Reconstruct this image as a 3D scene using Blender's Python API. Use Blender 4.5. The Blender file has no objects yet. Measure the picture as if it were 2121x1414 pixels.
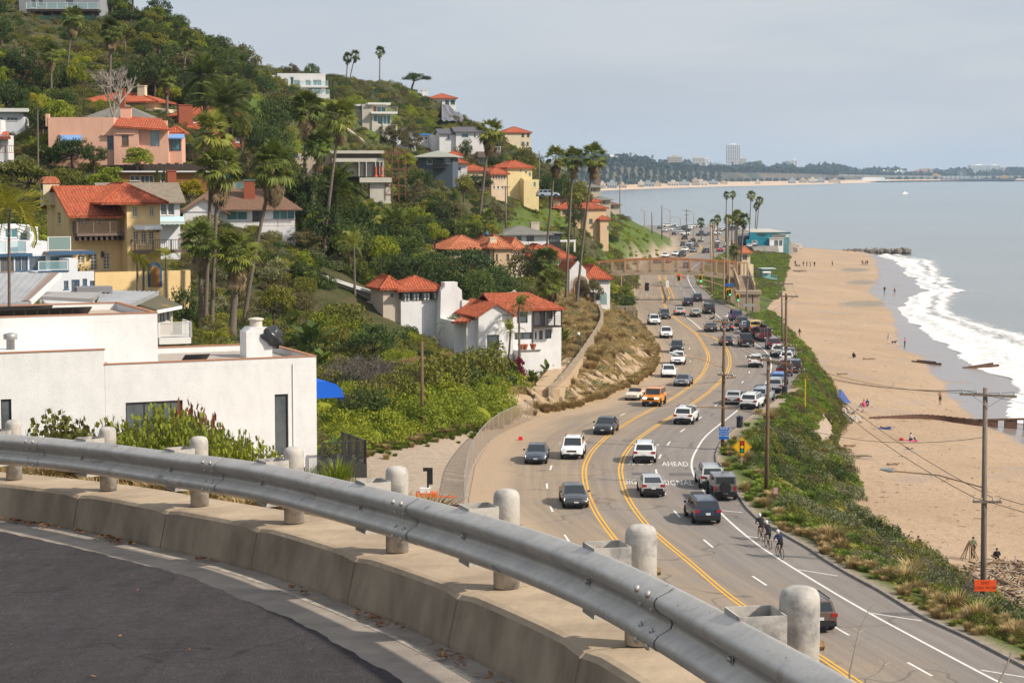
import bpy,bmesh,math,random
import numpy as np
from mathutils import Vector,Matrix
random.seed(7);RNG=np.random.default_rng(7)
SC=bpy.context.scene
R=math.radians
CAMZ=32.0;FPX=4124.0;CU,CV=1060.5,707.0
PITCH=math.atan(355.0/FPX)
cam=bpy.data.objects.new('camera',bpy.data.cameras.new('camera'))
SC.collection.objects.link(cam)
cam.location=(0,0,CAMZ);cam.rotation_euler=(math.pi/2-PITCH,0,0)
cam.data.sensor_width=36.0;cam.data.lens=FPX/2121.0*36.0
cam.data.clip_start=0.3;cam.data.clip_end=60000
SC.camera=cam
SUN_EL,SUN_DIR=R(40),Vector((1.0,-0.42,0)).normalized()
world=bpy.data.worlds.new('World');SC.world=world;world.use_nodes=True
wn=world.node_tree;wn.nodes.clear()
sky=wn.nodes.new('ShaderNodeTexSky');sky.sky_type='NISHITA';sky.sun_disc=False
sky.sun_elevation=SUN_EL;sky.sun_rotation=math.atan2(SUN_DIR.x,SUN_DIR.y)
sky.air_density=1.0;sky.dust_density=3.0;sky.ozone_density=1.5;sky.altitude=30
tcw=wn.nodes.new('ShaderNodeTexCoord');mpw=wn.nodes.new('ShaderNodeMapping');mpw.inputs['Scale'].default_value=(1.6,1.6,9.0)
nz=wn.nodes.new('ShaderNodeTexNoise');nz.inputs['Scale'].default_value=1.7;nz.inputs['Detail'].default_value=5;nz.inputs['Roughness'].default_value=.5
rw=wn.nodes.new('ShaderNodeMapRange');rw.inputs[1].default_value=.3;rw.inputs[2].default_value=.75;rw.inputs[3].default_value=.84;rw.inputs[4].default_value=.96
mxw=wn.nodes.new('ShaderNodeMix');mxw.data_type='RGBA';mxw.inputs[7].default_value=(6.0,6.5,7.2,1)
bgw=wn.nodes.new('ShaderNodeBackground');bgw.inputs['Strength'].default_value=0.088
outw=wn.nodes.new('ShaderNodeOutputWorld')
L=wn.links.new
nz2=wn.nodes.new('ShaderNodeTexNoise');nz2.inputs['Scale'].default_value=2.6;nz2.inputs['Detail'].default_value=7;nz2.inputs['Roughness'].default_value=.55
rw2=wn.nodes.new('ShaderNodeMapRange');rw2.inputs[1].default_value=.38;rw2.inputs[2].default_value=.68
mx2=wn.nodes.new('ShaderNodeMix');mx2.data_type='RGBA';mx2.inputs[6].default_value=(5.7,6.3,7.1,1);mx2.inputs[7].default_value=(6.9,7.15,7.5,1)
L(mpw.outputs[0],nz2.inputs['Vector']);L(nz2.outputs['Fac'],rw2.inputs[0]);L(rw2.outputs[0],mx2.inputs[0]);L(mx2.outputs[2],mxw.inputs[7])
L(tcw.outputs['Generated'],mpw.inputs['Vector']);L(mpw.outputs[0],nz.inputs['Vector']);L(nz.outputs['Fac'],rw.inputs[0])
L(rw.outputs[0],mxw.inputs[0]);L(sky.outputs[0],mxw.inputs[6]);L(mxw.outputs[2],bgw.inputs['Color']);L(bgw.outputs[0],outw.inputs['Surface'])
sun=bpy.data.objects.new('sun',bpy.data.lights.new('sun','SUN'));SC.collection.objects.link(sun)
sun.data.energy=4.6;sun.data.angle=R(2.0);sun.data.color=(1.0,0.90,0.76)
sd=Vector((SUN_DIR.x*math.cos(SUN_EL),SUN_DIR.y*math.cos(SUN_EL),math.sin(SUN_EL)))
sun.rotation_euler=sd.to_track_quat('Z','Y').to_euler();sun.location=(80,-40,120)
SC.view_settings.view_transform='Standard';SC.view_settings.look='None'
SC.view_settings.exposure=0.2;SC.view_settings.gamma=1.0
SC.cycles.max_bounces=6;SC.cycles.transparent_max_bounces=12;SC.cycles.volume_bounces=1
SC.cycles.diffuse_bounces=3;SC.cycles.glossy_bounces=3;SC.cycles.use_denoising=True
SC.cycles.caustics_reflective=False;SC.cycles.caustics_refractive=False
_ct,_st=math.cos(PITCH),math.sin(PITCH)
def ray(u,v):
 xc,yc=(u-CU)/FPX,-(v-CV)/FPX
 return xc,_ct+yc*_st,-_st+yc*_ct
def W(u,v,y):
 """point on the sight line of photo pixel (u,v) at distance y ahead"""
 a,b,c=ray(u,v);k=y/b
 return Vector((a*k,y,CAMZ+c*k))
def G(u,v,z):
 """point on the sight line at height z (number or function of distance)"""
 a,b,c=ray(u,v)
 zz=z if not callable(z)else z(200.0)
 for _ in range(12):
  k=(zz-CAMZ)/c;y=b*k
  if not callable(z):break
  zz=z(y)
 return Vector((a*k,y,zz))
def PIX(x,y,z):
 dz=z-CAMZ
 d=y*_ct-dz*_st;up=y*_st+dz*_ct
 return CU+FPX*x/d,CV-FPX*up/d
def ppm(y):return FPX/y
def sstep(a,b,t):
 t=np.clip((np.asarray(t,float)-a)/(b-a),0,1);return t*t*(3-2*t)
def HR(y):return float(8.0-2.0*sstep(150,300,y))
def z6(x,y):return 1200+x/3.535,600+y/3.535
def z5(x,y):return 1100+x/3.535,280+y/3.535
def zr(x,y):return 1000+x/3.535,880+y/3.535
def lin(r,g,b):
 f=lambda c:(c/255/12.92)if c/255<=.04045 else((c/255+.055)/1.055)**2.4
 return(f(r),f(g),f(b),1)
MATS={}
def M(name,col,rough=.7,col2=None,scale=4.0,detail=4,bump=0.0,bscale=None,metal=0.0,spec=.3,coat=0.0,stretch=None,objcol=False,emit=0,contrast=(.35,.65),world_co=False):
 if name in MATS:return MATS[name]
 m=bpy.data.materials.new(name);m.use_nodes=True;MATS[name]=m
 t=m.node_tree;p=t.nodes['Principled BSDF']
 p.inputs['Base Color'].default_value=col if len(col)==4 else(*col,1)
 p.inputs['Roughness'].default_value=rough;p.inputs['Metallic'].default_value=metal
 p.inputs['Specular IOR Level'].default_value=spec
 if coat:p.inputs['Coat Weight'].default_value=coat;p.inputs['Coat Roughness'].default_value=.06
 vec=None
 if col2 is not None or bump:
  if world_co:
   g=t.nodes.new('ShaderNodeNewGeometry');src=g.outputs['Position']
  else:
   tc=t.nodes.new('ShaderNodeTexCoord');src=tc.outputs['Object']
  mp=t.nodes.new('ShaderNodeMapping');t.links.new(src,mp.inputs['Vector'])
  if stretch:mp.inputs['Scale'].default_value=stretch
  vec=mp.outputs[0]
 colout=None
 if objcol:
  oi=t.nodes.new('ShaderNodeObjectInfo');colout=oi.outputs['Color']
 if col2 is not None:
  n=t.nodes.new('ShaderNodeTexNoise');n.inputs['Scale'].default_value=scale;n.inputs['Detail'].default_value=detail;n.inputs['Roughness'].default_value=.6
  t.links.new(vec,n.inputs['Vector'])
  mr=t.nodes.new('ShaderNodeMapRange');mr.inputs[1].default_value=contrast[0];mr.inputs[2].default_value=contrast[1]
  t.links.new(n.outputs['Fac'],mr.inputs[0])
  mx=t.nodes.new('ShaderNodeMix');mx.data_type='RGBA'
  mx.inputs[6].default_value=col if len(col)==4 else(*col,1);mx.inputs[7].default_value=col2 if len(col2)==4 else(*col2,1)
  t.links.new(mr.outputs[0],mx.inputs[0])
  if colout is not None:
   mm=t.nodes.new('ShaderNodeMix');mm.data_type='RGBA';mm.blend_type='MULTIPLY';mm.inputs[0].default_value=1
   t.links.new(colout,mm.inputs[6]);t.links.new(mx.outputs[2],mm.inputs[7]);colout=mm.outputs[2]
  else:colout=mx.outputs[2]
 if colout is not None:t.links.new(colout,p.inputs['Base Color'])
 if bump:
  n2=t.nodes.new('ShaderNodeTexNoise');n2.inputs['Scale'].default_value=bscale or scale*3;n2.inputs['Detail'].default_value=4
  t.links.new(vec,n2.inputs['Vector'])
  b=t.nodes.new('ShaderNodeBump');b.inputs['Strength'].default_value=1.0;b.inputs['Distance'].default_value=bump
  t.links.new(n2.outputs['Fac'],b.inputs['Height']);t.links.new(b.outputs[0],p.inputs['Normal'])
 if emit:
  p.inputs['Emission Color'].default_value=col if len(col)==4 else(*col,1);p.inputs['Emission Strength'].default_value=emit
 return m
def MLEAF(name,cols,transl=.25,patch=.08,rough=.6):
 """foliage: colour varies from plant to plant and from leaf to leaf"""
 if name in MATS:return MATS[name]
 m=bpy.data.materials.new(name);m.use_nodes=True;MATS[name]=m
 t=m.node_tree;t.nodes.clear()
 oi=t.nodes.new('ShaderNodeObjectInfo');g=t.nodes.new('ShaderNodeNewGeometry')
 n=t.nodes.new('ShaderNodeTexNoise');n.inputs['Scale'].default_value=patch;n.inputs['Detail'].default_value=6;n.inputs['Roughness'].default_value=.75
 t.links.new(g.outputs['Position'],n.inputs['Vector'])
 a=t.nodes.new('ShaderNodeMath');a.operation='MULTIPLY_ADD';a.inputs[1].default_value=.55
 t.links.new(oi.outputs['Random'],a.inputs[0])
 s=t.nodes.new('ShaderNodeMapRange');s.inputs[1].default_value=.25;s.inputs[2].default_value=.75;s.inputs[4].default_value=.3;t.links.new(n.outputs['Fac'],s.inputs[0])
 t.links.new(s.outputs[0],a.inputs[2])
 a2=t.nodes.new('ShaderNodeMath');a2.operation='MULTIPLY_ADD';a2.inputs[1].default_value=.3
 t.links.new(g.outputs['Random Per Island'],a2.inputs[0]);t.links.new(a.outputs[0],a2.inputs[2])
 cr=t.nodes.new('ShaderNodeValToRGB');e=cr.color_ramp.elements
 while len(e)<len(cols):e.new(.5)
 for i,c in enumerate(cols):e[i].position=.08+.9*i/max(1,len(cols)-1);e[i].color=c if len(c)==4 else(*c,1)
 t.links.new(a2.outputs[0],cr.inputs[0])
 d=t.nodes.new('ShaderNodeBsdfPrincipled');d.inputs['Roughness'].default_value=rough;d.inputs['Specular IOR Level'].default_value=.25
 tr=t.nodes.new('ShaderNodeBsdfTranslucent');mx=t.nodes.new('ShaderNodeMixShader');mx.inputs[0].default_value=transl
 t.links.new(cr.outputs[0],d.inputs['Base Color']);t.links.new(cr.outputs[0],tr.inputs['Color'])
 t.links.new(d.outputs[0],mx.inputs[1]);t.links.new(tr.outputs[0],mx.inputs[2])
 o=t.nodes.new('ShaderNodeOutputMaterial');t.links.new(mx.outputs[0],o.inputs['Surface'])
 return m
class NK:
 """short hands for shader nodes"""
 def __init__(s,name,rough=.9,spec=.2):
  s.m=bpy.data.materials.new(name);s.m.use_nodes=True;s.t=s.m.node_tree;s.p=s.t.nodes['Principled BSDF'];s.g=s.t.nodes.new('ShaderNodeNewGeometry').outputs['Position'];s.set(s.p,'Roughness',rough);s.set(s.p,'Specular IOR Level',spec)
 def set(s,n,k,v):
  if isinstance(v,(tuple,list,float,int)):n.inputs[k].default_value=v
  else:s.t.links.new(v,n.inputs[k])
 def nz(s,sc,d=5,st=None,src=None,rot=0,rough=.65,dist=0):
  n=s.t.nodes.new('ShaderNodeTexNoise');s.set(n,'Scale',sc);s.set(n,'Detail',d);s.set(n,'Roughness',rough);s.set(n,'Distortion',dist);v=src or s.g
  if st:mp=s.t.nodes.new('ShaderNodeMapping');s.set(mp,'Scale',st);s.set(mp,'Rotation',(0,0,rot));s.set(mp,0,v);v=mp.outputs[0]
  s.set(n,'Vector',v);return n.outputs['Fac']
 def mix(s,f,a,b,bl='MIX'):
  x=s.t.nodes.new('ShaderNodeMix');x.data_type='RGBA';x.blend_type=bl;s.set(x,0,f);s.set(x,6,a);s.set(x,7,b);return x.outputs[2]
 def rng(s,f,a,b,c=0.0,d=1.0):
  x=s.t.nodes.new('ShaderNodeMapRange');s.set(x,0,f)
  for i,q in enumerate((a,b,c,d)):s.set(x,i+1,q)
  return x.outputs[0]
 def at(s,n):x=s.t.nodes.new('ShaderNodeAttribute');x.attribute_name=n;return x.outputs['Fac']
 def op(s,o,a,b):x=s.t.nodes.new('ShaderNodeMath');x.operation=o;s.set(x,0,a);s.set(x,1,b);return x.outputs[0]
 def bump(s,h,d,k=1.0,prev=None):
  b=s.t.nodes.new('ShaderNodeBump');s.set(b,'Distance',d);s.set(b,'Strength',k);s.set(b,'Height',h)
  if prev:s.set(b,'Normal',prev)
  s.set(s.p,'Normal',b.outputs[0]);return b.outputs[0]
 def edge(s,sc,w,st=None):
  v=s.t.nodes.new('ShaderNodeTexVoronoi');v.feature='DISTANCE_TO_EDGE';s.set(v,'Scale',sc);q=s.t.nodes.new('ShaderNodeTexNoise');s.set(q,'Scale',sc*4);s.set(q,'Vector',s.g);a=s.t.nodes.new('ShaderNodeVectorMath');a.operation='MULTIPLY_ADD';s.set(a,0,q.outputs['Color']);s.set(a,1,(.6/sc,)*3);s.set(a,2,s.g);s.set(v,'Vector',a.outputs[0]);return s.rng(v.outputs['Distance'],0,w,1.0,0.0)
 def col(s,c):s.set(s.p,'Base Color',c)
BF=[(0,3,2,1),(4,5,6,7),(0,1,5,4),(1,2,6,5),(2,3,7,6),(3,0,4,7)]
class MB:
 def __init__(s):s.v=[];s.f=[];s.mi=[];s.cur=0
 def add(s,vs,fs):
  o=len(s.v);s.v.extend([tuple(p)for p in vs]);s.f.extend([tuple(i+o for i in f)for f in fs]);s.mi.extend([s.cur]*len(fs));return s
 def quad(s,a,b,c,d):return s.add([a,b,c,d],[(0,1,2,3)])
 def tri(s,a,b,c):return s.add([a,b,c],[(0,1,2)])
 def box(s,x0,x1,y0,y1,z0,z1):
  return s.add([(x0,y0,z0),(x1,y0,z0),(x1,y1,z0),(x0,y1,z0),(x0,y0,z1),(x1,y0,z1),(x1,y1,z1),(x0,y1,z1)],
                     BF)
 def bar(s,p,q,w,h=None):
  """square bar between two points"""
  p,q=Vector(p),Vector(q);d=(q-p)
  if d.length<1e-6:return s
  d.normalize();h=h or w
  up=Vector((0,0,1))if abs(d.z)<.95 else Vector((1,0,0))
  a=d.cross(up).normalized()*(w/2);b=a.cross(d).normalized()*(h/2)
  vs=[p-a-b,p+a-b,p+a+b,p-a+b,q-a-b,q+a-b,q+a+b,q-a+b]
  return s.add(vs,BF)
 def tube(s,pts,rad,n=8,cap=True):
  pts=[Vector(p)for p in pts];m=len(pts)
  if not hasattr(rad,'__len__'):rad=[rad]*m
  vs=[];prev=None
  for i,p in enumerate(pts):
   d=(pts[min(i+1,m-1)]-pts[max(i-1,0)]).normalized()
   if prev is None:
    up=Vector((0,0,1))if abs(d.z)<.9 else Vector((1,0,0));a=d.cross(up).normalized()
   else:a=(prev-d*prev.dot(d)).normalized()
   prev=a;b=d.cross(a)
   for k in range(n):
    t=2*math.pi*k/n;vs.append(p+(a*math.cos(t)+b*math.sin(t))*rad[i])
  fs=[]
  for i in range(m-1):
   for k in range(n):
    fs.append((i*n+k,i*n+(k+1)%n,(i+1)*n+(k+1)%n,(i+1)*n+k))
  if cap:fs.append(tuple(range(n))[::-1]);fs.append(tuple(range((m-1)*n,m*n)))
  return s.add(vs,fs)
 def lathe(s,prof,n=12,c=(0,0,0)):
  vs=[];fs=[]
  for r,z in prof:
   for k in range(n):
    t=2*math.pi*k/n;vs.append((c[0]+r*math.cos(t),c[1]+r*math.sin(t),c[2]+z))
  for i in range(len(prof)-1):
   for k in range(n):fs.append((i*n+k,i*n+(k+1)%n,(i+1)*n+(k+1)%n,(i+1)*n+k))
  fs.append(tuple(range(n))[::-1]);fs.append(tuple(range((len(prof)-1)*n,len(prof)*n)))
  return s.add(vs,fs)
 def prism(s,poly,axis,a,b):
  """polygon extruded along axis 0/1/2 from a to b; poly given in the other two coordinates"""
  def mk(p,t):
   return(t,p[0],p[1])if axis==0 else((p[0],t,p[1])if axis==1 else(p[0],p[1],t))
  n=len(poly);vs=[mk(p,a)for p in poly]+[mk(p,b)for p in poly]
  fs=[tuple(range(n))[::-1],tuple(range(n,2*n))]+[(i,(i+1)%n,n+(i+1)%n,n+i)for i in range(n)]
  return s.add(vs,fs)
 def grid(s,P):
  """P: rows x cols of points"""
  r,c=len(P),len(P[0]);vs=[p for row in P for p in row]
  return s.add(vs,[(i*c+j,i*c+j+1,(i+1)*c+j+1,(i+1)*c+j)for i in range(r-1)for j in range(c-1)])
 def mesh(s,name,mats,smooth=False,recalc=True):
  me=bpy.data.meshes.new(name);me.from_pydata(s.v,[],s.f)
  for m in(mats if isinstance(mats,(list,tuple))else[mats]):me.materials.append(m)
  if any(s.mi):me.polygons.foreach_set('material_index',s.mi)
  if recalc and len(s.f)<60000:
   bm=bmesh.new();bm.from_mesh(me);bmesh.ops.recalc_face_normals(bm,faces=bm.faces);bm.to_mesh(me);bm.free()
  if smooth:me.polygons.foreach_set('use_smooth',[True]*len(me.polygons))
  me.update();return me
def npmesh(name,V,F,mat,smooth=False,mi=None):
 """big mesh from numpy arrays (quads or triangles)"""
 V=np.asarray(V,np.float32);F=np.asarray(F,np.int32)
 me=bpy.data.meshes.new(name);k=F.shape[1]
 me.vertices.add(len(V));me.vertices.foreach_set('co',V.ravel())
 me.loops.add(F.size);me.loops.foreach_set('vertex_index',F.ravel())
 me.polygons.add(len(F));me.polygons.foreach_set('loop_start',np.arange(0,F.size,k,dtype=np.int32));me.polygons.foreach_set('loop_total',np.full(len(F),k,np.int32))
 for m in(mat if isinstance(mat,(list,tuple))else[mat]):me.materials.append(m)
 if mi is not None:me.polygons.foreach_set('material_index',np.asarray(mi,np.int32))
 if smooth:me.polygons.foreach_set('use_smooth',np.ones(len(F),bool))
 me.update(calc_edges=True);me.validate();return me
def obj(name,me,parent=None,loc=None,color=None):
 o=bpy.data.objects.new(name,me);SC.collection.objects.link(o)
 if parent is not None:o.parent=parent
 if loc is not None:o.location=loc
 if color is not None:o.color=color
 return o
def tag(o,label,cat,group=None,kind=None):
 if label:o['label']=label
 if cat:o['category']=cat
 if group:o['group']=group
 if kind:o['kind']=kind
 return o
def thing(name,label,cat,loc=(0,0,0),rz=0.0,group=None):
 o=bpy.data.objects.new(name,None);SC.collection.objects.link(o)
 o.location=loc;o.rotation_euler=(0,0,rz);o.empty_display_size=.3
 return tag(o,label,cat,group)
def part(name,mb,mat,parent,smooth=False):
 me=mb.mesh(name,mat,smooth)if isinstance(mb,MB)else mb
 return obj(name,me,parent)
def struct(name,me,label=None):
 o=obj(name,me);o['kind']='structure'
 if label:o['label']=label
 return o
class Proto:
 """a kind of thing: list of (part name, mesh, index of parent part or None, offset)"""
 def __init__(s):s.p=[]
 def add(s,name,mb,mat=None,parent=None,loc=None,smooth=False):
  me=mb.mesh(name,mat,smooth)if isinstance(mb,MB)else mb
  s.p.append((name,me,parent,loc));return len(s.p)-1
def place(proto,name,label,cat,loc,rz=0.0,scale=1.0,group=None,color=None,only=None,tilt=None):
 o=thing(name,label,cat,loc,rz,group)
 if tilt:o.rotation_euler=(tilt[0],tilt[1],rz)
 o.scale=(scale,)*3 if not hasattr(scale,'__len__')else scale
 made=[]
 for(n,me,pi,lc)in proto.p:
  if only and n not in only:made.append(None);continue
  par=o if pi is None or made[pi]is None else made[pi]
  c=bpy.data.objects.new(n,me);SC.collection.objects.link(c);c.parent=par
  if lc is not None:c.location=lc
  if color is not None:c.color=color
  made.append(c)
 return o
EXCL=[]
# ================================================================== the land
def trace(px,z):
 P=[G(u,v,z)for u,v in px];P.sort(key=lambda p:p.y)
 return np.array([p.x for p in P]),np.array([p.y for p in P])
_L=[(970,1040),(985,962),(1010,922),(1050,890),(1110,863),(1200,846),(1257,829),(1293,809),(1327,798),(1358,775),(1370,758),(1375,741),(1370,724),(1358,705),(1344,685),(1327,665),(1313,651),(1308,637),(1305,623),(1310,605),(1323,592),(1318,571),(1330,545),(1369,532),(1394,520),(1405,512),(1403,498),(1392,491)]
_lx,_ly=trace(_L,HR)
_lx=np.concatenate([[29,8.5,2.2],_lx,[_lx[-1]-6]]);_ly=np.concatenate([[0,93,118],_ly,[_ly[-1]+120]])
def XL(y):return float(np.interp(y,_ly,_lx))
_K=[(2121,1383),(2003,1322),(1920,1285),(1883,1263),(1818,1223),(1763,1194),(1709,1162),(1672,1136),(1640,1118),(1596,1093),(1571,1078),(1545,1053),(1531,1031),(1503,995),(1484,960),(1482,945),(1486,930),(1500,905),(1525,883),(1559,857),(1593,838),(1620,817),(1638,800),(1652,781),(1655,764),(1652,750),(1644,733),(1624,713),(1607,696),(1590,679),(1570,665),(1540,650),(1520,641),(1499,632),(1480,620),(1468,608),(1448,594),(1441,580),(1445,568),(1460,551),(1476,538),(1502,524),(1507,515),(1504,506),(1496,498),(1480,490)]
_kx,_ky=trace(_K,HR)
_kx=np.concatenate([[_kx[0]+.21*(_ky[0]+60)],_kx,[_kx[-1]-8]]);_ky=np.concatenate([[-60],_ky,[_ky[-1]+140]])
def XK(y):return float(np.interp(y,_ky,_kx))
_T=[(2091,1300),(2033,1256),(2000,1220),(1938,1169),(1862,1133),(1807,1100),(1764,1060),(1745,1034),(1765,1010),(1762,985),(1745,955),(1724,920),(1735,869),(1732,838),(1725,815),(1705,781),(1682,758),(1672,733),(1651,710),(1618,679),(1606,654),(1585,638),(1600,620),(1614,600),(1622,575),(1628,550),(1632,530),(1636,515)]
ZT=2.6
_tx,_ty=trace(_T,ZT)
_tx=np.concatenate([[_tx[0]+.33*(_ty[0]+60)],_tx,[_tx[-1]+2]]);_ty=np.concatenate([[-60],_ty,[900]])
def XT(y):return float(np.interp(y,_ty,_tx))
_Wt=[(1804,526),(1818,551),(1821,577),(1800,605),(1821,617),(1852,652),(1858,685),(1866,719),(1920,747),(1926,767),(1954,792),(1974,826),(2016,866),(2050,886),(2101,908),(2121,922)]
_wx,_wy=trace(_Wt,.55)
_wx=np.concatenate([[_wx[0]+20],_wx]);_wy=np.concatenate([[-60],_wy])
def XW(y):return float(np.interp(y,_wy,_wx))
_F=[(1846,536),(1872,551),(1883,568),(1914,588),(1917,605),(1894,619),(1852,642),(1889,670),(1925,688),(1962,719),(2002,744),(2044,767),(2084,787),(2109,804),(2106,835),(2092,852),(2098,874),(2121,885),(2200,960)]
_fx,_fy=trace(_F,.08)
def XF(y):return max(float(np.interp(y,_fy,_fx)),XW(y)+3)
HP=[(800,1000,146),(760,955,157),(860,925,166),(960,905,172),(1060,868,186),(700,790,190),(700,700,205),(800,690,215),(950,745,210),(1040,800,208),(880,800,188),(1000,850,190),(740,900,168),
      (1060,790,217),(1110,830,198),(1150,785,216),(1190,738,232),(1210,690,252),(1225,648,272),(1120,740,232),(1000,730,228),
      (500,700,215),(430,690,200),(350,620,205),(200,600,206),(60,600,195),(0,600,190),(500,488,236),(440,484,234),(560,496,234),(620,512,234),(600,490,245),(700,560,240),(760,520,265),(620,620,218),
      (270,410,250),(500,410,250),(0,440,235),(100,340,265),(240,337,266),(400,330,275),(500,315,300),(0,270,300),(250,230,305),(100,150,335),(300,150,345),(450,150,390),(0,60,360),(180,40,375),(300,45,380),(-200,0,360),(-200,300,260),(-200,600,170),(-350,150,300),
      (560,165,430),(620,207,460),(690,190,480),(790,184,500),(870,194,505),(930,245,520),(650,270,400),(780,272,430),(860,314,430),(960,322,432),(1075,312,540),(710,405,330),(560,335,320),(640,425,300),(900,370,380),(1010,408,400),(1080,413,410),(870,445,325),(830,525,290),(950,485,330),(1000,530,310),(1000,570,300),(1100,522,370),(1120,475,390),(1200,492,430),(1100,600,288),(1160,632,285),(1230,633,315),(1265,637,330),
      (1130,350,560),(1190,405,575),(1250,436,600),(1300,454,600),(1350,484,640),(1330,512,560),(1380,516,620),(1285,565,440),(1240,540,430),(1270,470,520),(1255,500,424),(1225,500,424),(1264,512,424)]
HW=[(-6,25,27.2),(-3,24,27.2),(-5,29,26.6),(-9,28,27.2),(-14,27,27.4),(-4,36,19),(0,32,19.5),(6,20,21.5),(12,42,12),(0,60,9.8),(-22,60,13),(-50,60,24),(8,85,8.2),(-5,105,8.6),(-22,105,9.5),(-20,135,9),(-38,140,12),(-60,130,20),(0,0,28.6),(-5,10,28),(-10,20,27.8),(-30,0,31),(-60,0,36),(14,4,25),(24,-20,20),(4,10,26.5),(-100,60,36),(-100,0,42),(-120,100,40),(-150,200,48),
      (-110,700,45),(0,700,38),(30,720,20),(52,800,6),(-40,800,40),(-150,600,62),(-230,500,80),(-230,400,80),(-210,300,66),(-260,100,60),(-20,620,42),(-60,560,52)]
_C=[tuple(W(*p))for p in HP]+HW
for _y in list(range(100,300,22))+list(range(300,760,40)):_C.append((XL(_y)-1.0,_y,HR(_y)+.1))
_C=np.array(_C)
def _phi(d):return np.sqrt(d*d+144.0)
_D=np.sqrt(((_C[:,None,:2]-_C[None,:,:2])**2).sum(-1))
_n=len(_C);_A=np.zeros((_n+3,_n+3));_A[:_n,:_n]=_phi(_D)-np.eye(_n)*.8
_A[:_n,_n]=1;_A[:_n,_n+1:]=_C[:,:2];_A[_n,:_n]=1;_A[_n+1:,:_n]=_C[:,:2].T
_w=np.linalg.solve(_A,np.concatenate([_C[:,2],np.zeros(3)]))
def hillz(x,y):
 x=np.atleast_1d(np.asarray(x,float));y=np.atleast_1d(np.asarray(y,float));out=np.empty(len(x))
 for i in range(0,len(x),20000):
  xs,ys=x[i:i+20000],y[i:i+20000]
  d=np.sqrt((xs[:,None]-_C[None,:,0])**2+(ys[:,None]-_C[None,:,1])**2)
  out[i:i+20000]=_phi(d)@_w[:_n]+_w[_n]+xs*_w[_n+1]+ys*_w[_n+2]
 xl=np.interp(y,_ly,_lx);hr=8.0-2.0*sstep(150,300,y)
 k=sstep(.3,3.6,xl-x)
 z=hr-.04+(out-hr+.04)*k
 return np.maximum(z,hr-.04)
def bluffz(x,y):
 k,t,h=XK(y),XT(y),HR(y);s=(x-k)/max(t-k,.5)
 if s<=0:return h
 flat=min(1.2/max(t-k,1),.3)
 s2=max(0,(s-flat)/(1-flat));e=min(1,s2)
 return h+.06-(h+.06-ZT)*(e**1.35*.55+e*.45)
def TZ(x,y):
 if x<=XL(y):return float(hillz([x],[y])[0])
 if x<=XK(y):return HR(y)
 if x<=XT(y):return bluffz(x,y)
 w=XW(y);t=XT(y)
 return ZT+(.55-ZT)*min(1.0,(x-t)/max(w-t,1))if x<=w else max(-1.5,.55-.1*(x-w))
def HIT(u,v,y0=60.0,y1=780.0):
 """first place where the sight line of a pixel meets the ground"""
 a,b,c=ray(u,v);prev=None
 y=y0
 while y<y1:
  k=y/b;x=a*k;z=CAMZ+c*k
  if z<=TZ(x,y):break
  y+=2.0
 lo,hi=y-2.0,y
 for _ in range(8):
  y=(lo+hi)/2;k=y/b
  if CAMZ+c*k<=TZ(a*k,y):hi=y
  else:lo=y
 return Vector((a*y/b,y,TZ(a*y/b,y)))
YS=np.concatenate([np.arange(-40,90,4),np.arange(90,300,1.5),np.arange(300,830,3.0)])
def noise2(x,y,s,seed=0):
 return(np.sin(x*s*1.0+seed)*np.cos(y*s*1.3+seed*2.1)+.6*np.sin(x*s*2.3+y*s*1.7+seed*3.3)+.4*np.cos(x*s*4.1-y*s*3.7+seed))/2.0
def colattr(me,name,arr):
 a=me.attributes.new(name,'FLOAT','POINT');a.data.foreach_set('value',np.asarray(arr,np.float32))
def gridfaces(r,c):
 i=np.arange(r-1)[:,None]*c+np.arange(c-1)[None,:]
 return np.stack([i,i+1,i+c+1,i+c],-1).reshape(-1,4)
_t=np.concatenate([np.linspace(0,.12,26),np.linspace(.12,.62,70)[1:],np.linspace(.62,1,14)[1:]])
_rows=[]
for _y in YS:_rows.append(np.stack([XL(_y)-_t*(XL(_y)+270),np.full(len(_t),_y)],-1))
_P=np.concatenate(_rows);_z=hillz(_P[:,0],_P[:,1])
_xl=np.interp(_P[:,1],_ly,_lx);_dist=_xl-_P[:,0]
_z+=noise2(_P[:,0],_P[:,1],.35)*.35*sstep(6,16,_dist)
def mat_ground():
 k=NK('hillside_ground',.95,.1);r,n=k.rng,k.nz
 c=k.mix(k.at('grass'),k.mix(r(n(.25),.4,.6),(.045,.06,.018,1),(.09,.075,.04,1)),k.mix(r(n(.6),.35,.65),(.065,.115,.018,1),(.12,.16,.035,1)))
 c=k.mix(k.at('tan'),c,k.mix(r(n(.8),.35,.65),(.44,.33,.21,1),(.33,.235,.145,1)))
 k.col(k.mix(k.at('dirt'),c,k.mix(r(n(1.5),.35,.7),(.33,.26,.20,1),(.40,.325,.255,1))));k.bump(n(2.5,8),.15);return k.m
MG=mat_ground()
_uv=np.array([PIX(a,b,c)for(a,b),c in zip(_P,_z)])
def blob(cu,cv,ru,rv,soft=.3):
 d=((_uv[:,0]-cu)/ru)**2+((_uv[:,1]-cv)/rv)**2
 return np.where(_P[:,1]>60,1-sstep(1-soft,1+soft,d),0)
_grass=np.zeros(len(_P))
for b_ in[(660,300,60,45),(545,230,40,40),(360,505,90,22),(1340,500,70,60),(1270,500,30,60),(1120,455,90,25),(1060,470,60,20),(790,255,40,45),(760,470,60,60),(700,185,60,20),(970,490,30,30),(640,420,40,20),(900,920,150,20)]:
 _grass=np.maximum(_grass,blob(*b_))
_grass=np.clip(_grass*(.75+.5*noise2(_P[:,0],_P[:,1],.5,2)),0,1)
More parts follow.
